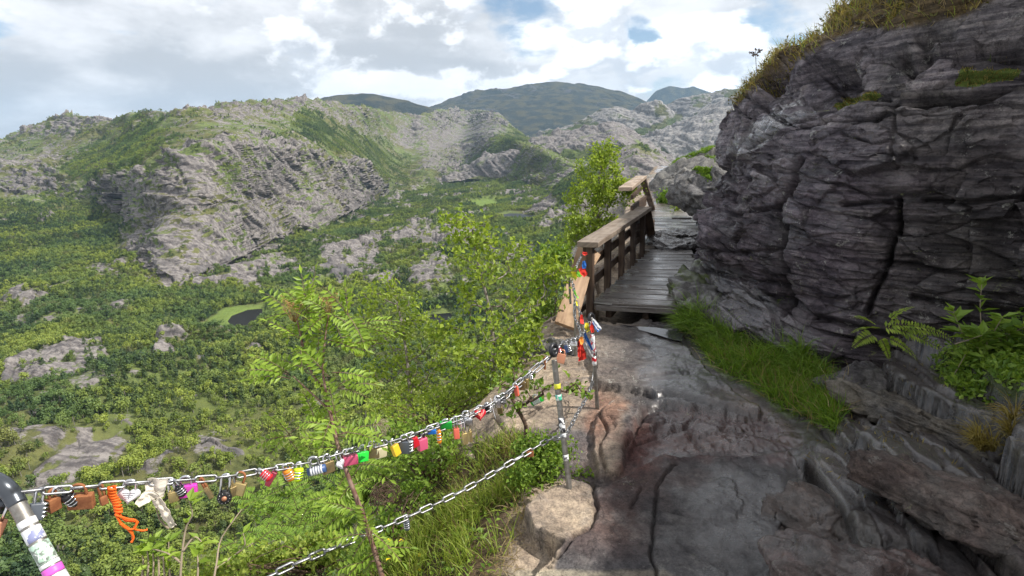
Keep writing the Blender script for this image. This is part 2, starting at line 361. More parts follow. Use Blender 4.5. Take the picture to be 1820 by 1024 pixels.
cliffs = [
 ([(215, 440), (240, 400), (180, 350), (190, 320), (260, 305), (340, 272), (400, 252), (480, 255), (540, 275), (570, 292), (640, 292), (672, 335), (676, 352), (620, 395), (560, 412), (500, 432), (430, 470), (400, 480), (350, 500), (300, 505), (255, 480)], 0.70),
 ([(0, 318), (70, 300), (120, 330), (90, 362), (0, 365)], 0.45),
 ([(60, 238), (110, 208), (200, 210), (190, 225), (90, 245)], 0.6), ([(0, 290), (90, 262), (110, 290), (20, 320)], 0.4),
 ([(380, 215), (440, 190), (560, 180), (640, 192), (620, 205), (520, 200), (440, 225)], 0.4),
 ([(720, 215), (770, 200), (860, 198), (905, 222), (900, 250), (850, 290), (800, 310), (740, 305), (760, 270), (700, 255)], 0.55),
 ([(590, 205), (640, 195), (660, 240), (600, 240)], 0.4), ([(140, 270), (200, 250), (210, 290), (150, 300)], 0.4),
 ([(0, 660), (60, 632), (130, 616), (196, 612), (203, 640), (170, 660), (110, 680), (60, 700), (0, 690)], 1.1),
 ([(568, 440), (610, 432), (668, 440), (672, 480), (640, 502), (600, 500), (575, 470)], 1.1),
 ([(700, 430), (760, 405), (830, 405), (860, 420), (830, 440), (760, 440)], 0.9), ([(890, 395), (960, 392), (990, 410), (930, 412)], 0.9),
 ([(415, 490), (440, 470), (520, 460), (530, 466), (470, 480), (440, 506), (425, 505)], 0.8),
 ([(280, 600), (320, 594), (372, 596), (368, 612), (330, 620), (300, 640), (270, 645)], 0.75),
 ([(425, 620), (460, 606), (510, 604), (500, 630), (450, 640)], 0.65), ([(150, 470), (195, 468), (190, 480), (155, 482)], 0.8), ([(60, 398), (95, 396), (90, 408), (62, 408)], 0.7),
 ([(310, 802), (340, 775), (420, 752), (500, 735), (610, 690), (680, 672), (676, 690), (600, 715), (520, 752), (440, 770), (360, 806)], 0.62),
 ([(270, 860), (300, 830), (380, 818), (440, 820), (450, 838), (400, 850), (340, 862)], 0.65),
 ([(0, 800), (60, 790), (120, 778), (110, 795), (40, 812), (0, 822)], 0.7), ([(60, 846), (110, 812), (170, 795), (230, 773), (232, 784), (180, 812), (110, 846), (66, 855)], 0.75),
 ([(730, 480), (790, 462), (800, 500), (760, 520), (730, 510)], 0.6), ([(740, 530), (800, 530), (810, 560), (750, 560)], 0.6), ([(910, 345), (990, 350), (1050, 372), (1030, 400), (940, 390), (900, 370)], 0.7),
 ([(640, 500), (700, 495), (712, 510), (650, 520)], 0.5), ([(850, 430), (960, 440), (950, 470), (870, 460)], 0.5),
]
ck = np.zeros_like(rock); bigcliff = None
for pts, v in cliffs:
    q = pm(pts, 7)
    if bigcliff is None: bigcliff = q
    ck = np.maximum(ck, q*v)
rock = rock*(1-0.35*ck)+ck*(0.68+.85*nz3+.45*nz2)
greens = [
 ([(540, 200), (600, 225), (680, 260), (740, 300), (720, 330), (690, 330), (640, 290), (560, 262), (520, 230)], 0.6),
 ([(170, 260), (260, 225), (310, 240), (260, 300), (170, 330), (110, 310)], 0.6), ([(905, 232), (940, 245), (880, 290), (830, 305), (850, 285)], 0.6),
 ([(0, 365), (90, 362), (180, 375), (225, 440), (0, 470)], 0.6), ([(360, 320), (400, 300), (410, 320), (375, 335)], 0.4),
]
fg = np.zeros_like(rock)
for pts, v in greens: fg = np.maximum(fg, pm(pts, 10)*v)
rock = rock-fg*0.9
meadow = np.zeros_like(rock)
for pts, v in [([(345, 582), (400, 548), (470, 543), (478, 552), (440, 590), (390, 592)], .8), ([(835, 358), (880, 350), (885, 365), (850, 372)], 1.0), ([(150, 735), (330, 718), (480, 700), (560, 690), (590, 700), (470, 722), (330, 745), (180, 760)], 0.3),
               ([(800, 555), (830, 552), (835, 570), (800, 578)], 0.3), ([(0, 770), (330, 745), (330, 765), (100, 790)], 0.2)]:
    meadow = np.maximum(meadow, pm(pts, 5, 0.35)*v)
scree = pm([(415, 490), (440, 470), (520, 460), (530, 466), (470, 480), (440, 506), (425, 505)], 5)
rock -= meadow*0.8
# shallow pond hollows
ponds = [([(405, 572), (412, 562), (440, 551), (466, 549), (466, 560), (455, 575), (438, 585), (415, 583)], 1), ([(886, 386), (905, 380), (940, 379), (957, 382), (940, 388), (900, 391)], 1), ([(745, 575), (765, 560), (800, 556), (806, 566), (790, 580), (755, 582)], 1)]
# solid relief
P0 = P
dist = np.hypot(P[..., 0], P[..., 1])
rk = np.clip(rock, 0, 1)
skf = 1-.72*np.exp(-((rowi-sum(rws[:11]))/(55*RES))**2)
amp = (2.2+dist*0.0042)*np.clip((dist-60)/150, 0.15, 1)*np.clip((9000-dist)/4000, 0, 1)*skf
skf = 1-.72*np.exp(-((rowi-sum(rws[:11]))/(55*RES))**2)
nb_ = grid_normals(P); nb_ = np.where(nb_[..., 2:3] < 0, -nb_, nb_)
_ux = P[..., 0]*cos(.9)+P[..., 1]*sin(.9)+.75*P[..., 2]; _uy = -P[..., 0]*sin(.9)+P[..., 1]*cos(.9)
QB = np.stack([_ux, _uy*.4, P[..., 2]*.22], -1); but = fbm(QB, 1/95., 3, .5, 47, True)
P = P+nb_*(ishill*(26*(but-.1)*bigcliff+12*(but-.1)*(1-bigcliff))*np.clip(dist/900, .5, 2)*skf)[..., None]
P, jn = rocky(P, amp*(0.55+0.6*rk), 1/75., 40, rk, 1.5)
isl = np.zeros_like(rock)
P[..., 2] += isfloor*(9*shelf+4*shn)*np.clip((dist-110)/120, 0, 1)*(1-np.clip(meadow*1.5, 0, 1))
for (pts, v), H in ((cliffs[8], 10), (cliffs[9], 9), (cliffs[10], 7), (cliffs[11], 5), (cliffs[13], 7), (cliffs[14], 7), (cliffs[17], 4), (cliffs[18], 5), (cliffs[19], 3), (cliffs[20], 3), (cliffs[21], 7), (cliffs[22], 7)):
    sd = poly_sd(PX, PY+ (4 if H > 6 else 1), pts)+wn*0.55
    P[..., 2] += H*sstep(-7, 10, sd)*np.clip(0.75+0.9*nz2+.35*nz3, .15, 1.6)
water = []; bog = np.zeros_like(rock)
for pts, _ in ponds:
    m = sstep(-3, 6, poly_sd(PX, PY, pts)); sel = poly_sd(PX, PY, pts) > 0
    if not sel.any(): continue
    zc = float(np.median(P0[..., 2][sel])); near = sstep(-26, -2, poly_sd(PX, PY, pts))
    P[..., 2] = P[..., 2]*(1-near)+(zc+1.2)*near-m*4.0
    water.append((pts, zc)); rock = rock*(1-near)
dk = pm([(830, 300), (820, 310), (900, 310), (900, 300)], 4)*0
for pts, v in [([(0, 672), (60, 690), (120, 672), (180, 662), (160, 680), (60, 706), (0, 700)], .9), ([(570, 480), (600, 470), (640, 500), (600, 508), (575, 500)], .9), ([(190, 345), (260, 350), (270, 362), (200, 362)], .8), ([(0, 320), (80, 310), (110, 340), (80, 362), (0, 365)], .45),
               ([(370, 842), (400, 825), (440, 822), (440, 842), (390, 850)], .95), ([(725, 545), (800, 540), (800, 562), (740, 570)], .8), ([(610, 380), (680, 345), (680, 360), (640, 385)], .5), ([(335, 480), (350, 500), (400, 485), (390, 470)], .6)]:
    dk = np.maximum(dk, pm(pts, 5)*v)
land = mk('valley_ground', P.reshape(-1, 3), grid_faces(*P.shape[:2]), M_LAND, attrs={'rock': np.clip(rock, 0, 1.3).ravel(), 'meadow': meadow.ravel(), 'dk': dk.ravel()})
tag(land, kind='structure')
VAL = dict(P=P, rock=rock, meadow=meadow, PX=PX, PY=PY, rows=rws, nz=nz, nz2=nz2, fg=fg, hill=ishill, dist=dist, scree=scree, big=bigcliff, ponds=ponds)

M_POND = bpy.data.materials.new('dark_water'); M_POND.use_nodes = True
b = M_POND.node_tree.nodes['Principled BSDF']; b.inputs['Base Color'].default_value = (0.008, 0.008, 0.009, 1); b.inputs['Roughness'].default_value = 0.35; b.inputs['Specular IOR Level'].default_value = 0.12
for pts, zc in water:
    c = at_z(np.array([a for a, b in pts]), np.array([b for a, b in pts]), zc+0.3)
    ctr = c.mean(0); c2 = ctr+(c-ctr)*1.25
    # subdivide outline with ragged edge
    V = [ctr]; n = 48; m = len(c2)
    for k in range(n):
        t = k/n*m; i = int(t); q = c2[i]*(1-(t-i))+c2[(i+1) % m]*(t-i); V.append(q)
    o = mk('pond', V, [(0, 1+k, 1+(k+1) % n) for k in range(n)], M_POND); tag(o, kind='structure')

# ---- further ridges: (name, material, px range, list of (knots(px,py,r)), rows, amp, rock bias)
def ridge(mat, x0, x1, lns, rows, amp, fs, bias, seed, greenpoly=(), dkp=(), ang=0.9, A=1.5):
    n = int((x1-x0)*0.62*RES)+2; xx = np.linspace(x0, x1, n); LL = []
    for kn in lns:
        v = curve_vals(kn, xx, 2); LL.append(at_r(xx, v[:, 0], v[:, 1]))
    b = LL[-1].copy(); b[:, :2] *= 1.12; b[:, 2] -= 0.09*np.hypot(b[:, 0], b[:, 1]); LL.append(b)
    Q = loft(LL, [int(r*RES)+2 for r in rows]+[10], n, xx, 2)
    px, py = to_px(Q); d = np.hypot(Q[..., 0], Q[..., 1])
    sc = 1/np.median(d)
    n1 = fbm(Q, 25*sc*1.2, 5, 0.6, seed); rkk = bias+0.9*n1
    ww = perlin(Q, 60*sc, seed+2)*6
    for pts, v in greenpoly: rkk = rkk-v*sstep(-6, 6, poly_sd(px, py, pts)+ww)
    dd = np.zeros_like(rkk)
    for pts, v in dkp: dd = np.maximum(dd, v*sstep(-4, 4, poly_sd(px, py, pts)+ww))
    Q, _ = rocky(Q, amp*(0.4+0.8*np.clip(rkk, 0, 1)), fs, seed, np.clip(rkk, 0, 1), A, ang)
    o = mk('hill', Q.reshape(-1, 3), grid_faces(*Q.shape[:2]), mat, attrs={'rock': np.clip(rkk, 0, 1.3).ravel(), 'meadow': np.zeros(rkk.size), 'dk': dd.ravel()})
    tag(o, kind='structure'); return Q, rkk
RID = []
# ridge with the dark vertical face
RID.append(ridge(M_LAND, 770, 1270, [[(770, 330, 2150), (830, 318, 2150), (1000, 330, 1950), (1270, 350, 1800)],
  [(770, 322, 2180), (830, 302, 2190), (860, 288, 2180), (920, 272, 2120), (980, 264, 2060), (1040, 256, 2030), (1100, 250, 2000), (1150, 275, 1960), (1270, 330, 1900)],
  [(770, 321, 2300), (830, 298, 2400), (860, 278, 2450), (900, 262, 2500), (950, 243, 2500), (1000, 232, 2500), (1060, 222, 2450), (1085, 213, 2400), (1105, 218, 2380), (1125, 237, 2350), (1160, 265, 2300), (1200, 292, 2250), (1270, 325, 2200)]],
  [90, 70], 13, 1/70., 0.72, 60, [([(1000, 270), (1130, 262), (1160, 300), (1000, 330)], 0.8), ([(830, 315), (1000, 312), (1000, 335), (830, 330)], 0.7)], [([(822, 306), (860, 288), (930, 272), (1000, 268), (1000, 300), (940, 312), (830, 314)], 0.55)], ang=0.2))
RID.append(ridge(M_LAND, 930, 1320, [[(930, 400, 1150), (1060, 400, 1120), (1200, 380, 1100), (1320, 370, 1100)], [(930, 380, 1200), (980, 352, 1200), (1020, 325, 1200), (1080, 300, 1200), (1130, 285, 1200), (1180, 305, 1180), (1230, 335, 1150), (1320, 360, 1150)],
  [(930, 378, 1300), (960, 356, 1320), (1000, 318, 1350), (1030, 300, 1380), (1080, 274, 1400), (1130, 253, 1400), (1155, 260, 1380), (1190, 288, 1340), (1230, 322, 1300), (1320, 356, 1260)]], [70, 60], 8, 1/50., 0.62, 70,
  [([(980, 345), (1000, 310), (1080, 280), (1060, 320), (1100, 345), (1010, 372)], 0.5)], [([(985, 335), (1030, 300), (1050, 310), (1030, 340), (1000, 350)], .8)]))
RID.append(ridge(M_FAR, 940, 1260, [[(940, 285, 3000), (1260, 295, 3000)], [(940, 250, 3100), (1000, 242, 3150), (1060, 225, 3150), (1120, 222, 3150), (1260, 255, 3150)],
  [(940, 245, 3300), (1000, 224, 3300), (1040, 209, 3300), (1070, 191, 3300), (1095, 186, 3300), (1122, 193, 3300), (1145, 187, 3300), (1172, 180, 3300), (1184, 190, 3300), (1200, 215, 3300), (1260, 245, 3300)]], [50, 50], 20, 1/110., 0.62, 80,
  [([(940, 255), (1010, 230), (1060, 218), (1030, 245), (940, 275)], 0.8), ([(1120, 235), (1230, 205), (1240, 230), (1150, 262)], 0.9)], [([(1060, 215), (1090, 215), (1090, 225), (1062, 225)], .6)]))
RID.append(ridge(M_FAR, 1090, 1460, [[(1090, 330, 2300), (1460, 330, 2300)], [(1090, 272, 2500), (1140, 255, 2500), (1200, 250, 2500), (1260, 245, 2500), (1460, 225, 2500)],
  [(1090, 268, 2700), (1125, 252, 2800), (1145, 238, 2900), (1180, 224, 2900), (1215, 208, 2900), (1250, 190, 2900), (1290, 180, 2900), (1340, 165, 2900), (1460, 140, 2900)]], [80, 50], 17, 1/100., 0.92, 90, [([(1140, 285), (1180, 270), (1215, 300), (1180, 310)], .7)]))
RID.append(ridge(M_FAR, 1150, 1500, [[(1150, 240, 3700), (1500, 240, 3700)], [(1150, 226, 3900), (1182, 200, 3900), (1240, 190, 3900), (1500, 180, 3900)],
  [(1150, 225, 4000), (1170, 200, 4000), (1182, 184, 4000), (1200, 175, 4000), (1235, 166, 4000), (1270, 160, 4000), (1310, 155, 4000), (1400, 148, 4000), (1500, 140, 4000)]], [50, 30], 22, 1/120., 0.62, 100, [], [([(1178, 205), (1190, 182), (1240, 178), (1270, 185), (1240, 200)], .6)]))
# big mountain and its neighbours
RID.append(ridge(M_BLUE, 690, 1420, [[(690, 275, 4800), (1000, 262, 4800), (1420, 262, 4800)], [(690, 240, 5600), (800, 215, 5700), (900, 195, 5800), (1000, 190, 5800), (1100, 195, 5800), (1200, 215, 5600), (1420, 230, 5600)],
  [(690, 215, 6600), (740, 200, 6600), (768, 188, 6800), (800, 174, 6900), (830, 164, 6900), (860, 159, 6900), (895, 156, 6900), (915, 153, 6900), (950, 146, 6900), (990, 143, 6900), (1040, 146, 6900), (1060, 149, 6900), (1072, 153, 6850), (1100, 158, 6800), (1130, 170, 6700), (1160, 180, 6500), (1200, 195, 6400), (1420, 215, 6300)]], [60, 80], 55, 1/420., 0.30, 110,
  [([(880, 175), (1060, 165), (1060, 215), (900, 225)], 0.3)], (), 0.4, 1.2))
RID.append(ridge(M_BLUE, 480, 850, [[(480, 240, 4600), (850, 240, 4600)], [(480, 200, 5000), (560, 190, 5000), (660, 180, 5000), (770, 198, 5000), (850, 220, 5000)], [(480, 196, 5200), (540, 184, 5200), (565, 177, 5200), (600, 168, 5200), (640, 166, 5200), (665, 165, 5200), (690, 171, 5200), (725, 177, 5200), (760, 189, 5200), (800, 205, 5200), (850, 215, 5200)]], [20, 40], 24, 1/200., 0.1, 120))
RID.append(ridge(M_BLUE, 1100, 1420, [[(1100, 240, 9000), (1420, 240, 9000)], [(1100, 205, 9800), (1140, 185, 9800), (1165, 156, 9800), (1190, 147, 9800), (1215, 152, 9800), (1232, 148, 9800), (1260, 158, 9800), (1300, 166, 9800), (1420, 175, 9800)]], [50], 40, 1/300., -.1, 130))

# ================================================================= forest trees
def leaf_mat(name, ca, cb, trans=0.35, rough=0.55, rand=True, far=False):
    m = bpy.data.materials.new(name); m.use_nodes = True; nt = m.node_tree; nt.nodes.clear()
    g = nt.nodes.new('ShaderNodeNewGeometry')
    f = g.outputs['Random Per Island']
    if rand:
        oi = nt.nodes.new('ShaderNodeObjectInfo'); f = mth(nt, 'ADD', mth(nt, 'MULTIPLY', f, 0.25), mth(nt, 'MULTIPLY', oi.outputs['Random'], 0.75))
    c = mix(nt, f, ca, cb)
    if far:
        ln_ = oi.outputs['Location']; a1 = noise(nt, ln_, .012, 3, .6); a2 = noise(nt, vmap(nt, ln_, loc=(50, 9, 0)), .03, 3, .6)
        c = mix(nt, 1.0, c, mix(nt, mapr(nt, a1, .38, .62), (.62, .70, .80, 1), (1.35, 1.18, .80, 1)), 'MULTIPLY'); c = mix(nt, mapr(nt, a2, .58, .70, 0, .45), c, (.20, .17, .075, 1))
    d = nt.nodes.new('ShaderNodeBsdfPrincipled'); nt.links.new(c, d.inputs['Base Color']); d.inputs['Roughness'].default_value = rough; d.inputs['Specular IOR Level'].default_value = 0.35
    t = nt.nodes.new('ShaderNodeBsdfTranslucent'); nt.links.new(mix(nt, 1.0, c, (1.25, 1.2, 0.55, 1), 'MULTIPLY'), t.inputs[0])
    ms = nt.nodes.new('ShaderNodeMixShader'); ms.inputs[0].default_value = trans
    nt.links.new(d.outputs[0], ms.inputs[1]); nt.links.new(t.outputs[0], ms.inputs[2])
    o = nt.nodes.new('ShaderNodeOutputMaterial'); nt.links.new(ms.outputs[0], o.inputs[0])
    return m
def plain(name, c, rough=0.8, metal=0.0, spec=0.3, bump=0, bs=30, c2=None, ns=8):
    m = bpy.data.materials.new(name); m.use_nodes = True; nt = m.node_tree; b = nt.nodes['Principled BSDF']
    b.inputs['Base Color'].default_value = col4(c); b.inputs['Roughness'].default_value = rough; b.inputs['Metallic'].default_value = metal; b.inputs['Specular IOR Level'].default_value = spec
    if c2 or bump:
        pos = nt.nodes.new('ShaderNodeTexCoord').outputs['Object']
    if c2:
        nt.links.new(mix(nt, mapr(nt, noise(nt, pos, ns, 6, 0.65), 0.38, 0.62), col4(c), col4(c2)), b.inputs['Base Color'])
    if bump:
        nt.links.new(N(nt, 'ShaderNodeBump', {'Strength': 0.6, 'Distance': bump, 'Height': noise(nt, pos, bs, 5, 0.6)}), b.inputs['Normal'])
    return m
M_FT = leaf_mat('birch_wood_leaves', (0.10, 0.165, 0.042, 1), (0.27, 0.36, 0.10, 1), 0.3, far=True)
M_FP = leaf_mat('pine_needles', (0.045, 0.085, 0.032, 1), (0.10, 0.155, 0.05, 1), 0.15, far=True)
M_BARKF = plain('grey_bark', (0.22, 0.20, 0.18), 0.9)
def far_tree(kind, seed, n=170):
    r = np.random.default_rng(seed); V = []; F = []
    H = 1.0; k = 0
    nl = 5+seed % 3
    lob = [(r.normal(0, .13), r.normal(0, .13), r.uniform(.42, .85), r.uniform(.17, .28)) for _ in range(nl)] if kind != 'pine' else [(r.normal(0, .03), r.normal(0, .03), z, .25*(1.05-z)+.05) for z in np.linspace(.22, .95, 8)]
    for (lx, ly, lz, lr) in lob:
        for _ in range(n//len(lob)):
            d = r.normal(size=3); d /= np.linalg.norm(d); rad = lr*r.uniform(.72, 1.05)
            c = np.array([lx, ly, lz])+d*rad*np.array([1, 1, .8 if kind != 'pine' else .55])
            nn = d*0.9+r.normal(size=3)*.55; nn[2] += .35; nn /= np.linalg.norm(nn)
            a = np.cross(nn, r.normal(size=3)); a /= np.linalg.norm(a); b = np.cross(nn, a); s = r.uniform(.045, .09)
            V += [c-a*s, c+b*s*.7, c+a*s, c-b*s*.7]; F.append((k, k+1, k+2, k+3)); k += 4
    nb = len(F)
    for (x0, y0, z0, x1, y1, z1, w0) in [(0, 0, -.15, .02, .01, .6, .028)]+[(0.01, 0, .3+.08*i, l[0], l[1], l[2], .012) for i, l in enumerate(lob[:4])]:
        p0 = np.array([x0, y0, z0]); p1 = np.array([x1, y1, z1])
        for q, wq in ((p0, w0), (p1, w0*.4)):
            for an in (0, 2.1, 4.2): V.append(q+np.array([cos(an)*wq, sin(an)*wq, 0]))
        for i in range(3): F.append((k+i, k+(i+1) % 3, k+3+(i+1) % 3, k+3+i))
        k += 6
    return np.array(V), np.array(F), nb
protos = {}
def proto_tree(kind, seed):
    V, F, nb = far_tree(kind, seed)
    me = mk('tmp', V, F, [M_FP if kind == 'pine' else M_FT, M_BARKF], smooth=False, mi=[0]*nb+[1]*(len(F)-nb))
    COL.objects.unlink(me); return me
fcol = bpy.data.collections.new('tree_sources')
for i, (k, s) in enumerate((('birch', 1), ('birch', 2), ('birch', 3), ('birch', 4), ('pine', 5), ('pine', 6))):
    o = proto_tree(k, s); o.name = f'src_{i}'; fcol.objects.link(o)
def instancer(name, pts, sc, rot, idx, coll, tilt=None):
    o = mk(name, pts, [], None)
    me = o.data
    for nm, arr, ty in (('sc', sc, 'FLOAT'), ('rz', rot, 'FLOAT'), ('ix', idx, 'INT')):
        a = me.attributes.new(nm, ty, 'POINT'); a.data.foreach_set('value', np.asarray(arr, np.int32 if ty == 'INT' else np.float32))
    ng = bpy.data.node_groups.new(name, 'GeometryNodeTree')
    ng.interface.new_socket('Geometry', in_out='INPUT', socket_type='NodeSocketGeometry'); ng.interface.new_socket('Geometry', in_out='OUTPUT', socket_type='NodeSocketGeometry')
    gi = ng.nodes.new('NodeGroupInput'); go = ng.nodes.new('NodeGroupOutput')
    ci = ng.nodes.new('GeometryNodeCollectionInfo'); ci.inputs[0].default_value = coll; ci.inputs[1].default_value = True; ci.inputs[2].default_value = True
    ip = ng.nodes.new('GeometryNodeInstanceOnPoints'); ip.inputs['Pick Instance'].default_value = True
    def named(nm, ty):
        n = ng.nodes.new('GeometryNodeInputNamedAttribute'); n.data_type = ty; n.inputs[0].default_value = nm; return n.outputs['Attribute']
    cx = ng.nodes.new('ShaderNodeCombineXYZ'); ng.links.new(named('rz', 'FLOAT'), cx.inputs[2])
    e2r = ng.nodes.new('FunctionNodeEulerToRotation'); ng.links.new(cx.outputs[0], e2r.inputs[0])
    ng.links.new(gi.outputs[0], ip.inputs['Points']); ng.links.new(ci.outputs[0], ip.inputs['Instance'])
    ng.links.new(named('ix', 'INT'), ip.inputs['Instance Index']); ng.links.new(e2r.outputs[0], ip.inputs['Rotation']); ng.links.new(named('sc', 'FLOAT'), ip.inputs['Scale'])
    ng.links.new(ip.outputs[0], go.inputs[0])
    md = o.modifiers.new('scatter', 'NODES'); md.node_group = ng
    return o
def scatter(P, dens, total, rng):
    """random points on a grid surface, weight = cell area x density"""
    A, B, D = P[:-1, :-1], P[:-1, 1:], P[1:, :-1]
    ar = np.linalg.norm(np.cross(B-A, D-A), axis=-1); wgt = (ar*dens[:-1, :-1]).ravel()
    wgt = np.nan_to_num(np.clip(wgt, 0, None)); cs = np.cumsum(wgt)
    k = np.searchsorted(cs, rng.random(total)*cs[-1]); i, j = np.unravel_index(k, ar.shape)
    u = rng.random((total, 1)); v = rng.random((total, 1))
    return P[i, j]*(1-u)*(1-v)+P[i, j+1]*u*(1-v)+P[i+1, j]*(1-u)*v+P[i+1, j+1]*u*v, i, j
V_ = VAL
r0 = sum(rws[:2])
rngf = np.random.default_rng(77)
dn = fbm(V_['P'], 1/55., 3, 0.5, 140)
fd = np.clip(1.25-V_['rock']*2.4, 0, 1)*np.clip(1.15-V_['meadow']*2.6, 0, 1)*(1-0.9*V_['scree'])
fd = fd*np.where(V_['hill'] > 0.5, np.clip(-0.12+1.4*V_['fg']+1.3*dn+0.12, 0, 1)*0.55, np.clip(0.72+0.9*dn, 0.05, 1))
led = np.maximum(np.clip(0.9-1.4*0, 0, 1)*pm([(250, 900), (300, 800), (420, 735), (700, 655), (900, 640), (900, 760), (500, 830), (420, 905)], 10)*0.75, 0); fd *= 1-led
led2 = pm([(0, 860), (0, 770), (240, 755), (240, 800), (110, 870)], 8)*0.6; fd *= 1-led2
for pts, _ in ponds: fd = fd*(1-sstep(-9, -3, poly_sd(PX, PY, pts)))
fd = fd*np.clip(1.0-(V_['dist']-1500)/2500, 0.25, 1)
fd[:r0-6] = 0; fd[sum(rws[:12]):] = 0
fd[(PX < -390) | (PX > 1500) | np.isnan(PX)] = 0
pts_, ii, jj = scatter(V_['P'], fd, int(210000), rngf)
dd = np.hypot(pts_[:, 0], pts_[:, 1])
sc = (3.0+6.0*rngf.random(len(pts_))**1.6)*np.clip(1+0.35*dn[ii, jj], .6, 1.4)*np.where(V_['hill'][ii, jj] > 0.5, 0.75, 1.0)
pmz = fbm(pts_, 1/90., 2, 0.5, 150)
isp = rngf.random(len(pts_)) < np.clip(0.22+1.1*pmz, 0.03, 0.75)
ix = np.where(isp, rngf.integers(4, 6, len(pts_)), rngf.integers(0, 4, len(pts_)))
rz = rngf.uniform(0, 6.28, len(pts_))
ppx, ppy = to_px(pts_)
near = (ppx > -20) & (ppx < 900) & (ppy > 560) & (ppy < 1060)
order = np.argsort(np.where(near, dd, 1e9)); npick = 150
pick = order[:npick]; keep = np.ones(len(pts_), bool); keep[pick] = False
fo = instancer('forest', pts_[keep], sc[keep], rz[keep], ix[keep], fcol); tag(fo, kind='stuff')
# the nearest trees stand as things of their own: trunk and crown
tp = {}
for i, (k, s) in enumerate((('birch', 1), ('birch', 2), ('birch', 3), ('birch', 4), ('pine', 5), ('pine', 6))):
    V, F, nb = far_tree(k, s, 400)
    r = mk('x', V, F[:nb], M_FP if k == 'pine' else M_FT, smooth=False); t = mk('x', V, F[nb:], M_BARKF, smooth=True)
    tp[i] = (r.data, t.data); bpy.data.objects.remove(r); bpy.data.objects.remove(t)
for q in pick:
    pine = ix[q] >= 4
    o = empty('pine_tree' if pine else 'birch_tree', tuple(pts_[q])); o.rotation_euler = (0, 0, rz[q]); o.scale = (sc[q],)*3
    tag(o, 'dark needled pine low on the forested valley slope far below the chain fence' if pine else 'light green round birch low on the forested valley slope far below the chain fence', 'tree', 'pines on the lower slope' if pine else 'birches on the lower slope')
    for nm, me in (('crown', tp[int(ix[q])][0]), ('trunk', tp[int(ix[q])][1])):
        c = bpy.data.objects.new(nm, me); COL.objects.link(c); c.parent = o
# thin scrub forest on the further ridges
for (Q, rkk), tot in ((RID[0], 5000), (RID[1], 4000), (RID[2], 2500), (RID[3], 2000)):
    f2 = np.clip(0.7-rkk*1.6, 0, 1); n = fbm(Q, 1/60., 2, 0.5, 160); f2 = f2*np.clip(0.5+n, 0, 1)
    p2, _, _ = scatter(Q, f2, tot, rngf)
    fo = instancer('forest', p2, rngf.uniform(3, 7.5, tot), rngf.uniform(0, 6.28, tot), rngf.integers(0, 6, tot), fcol); tag(fo, kind='stuff')
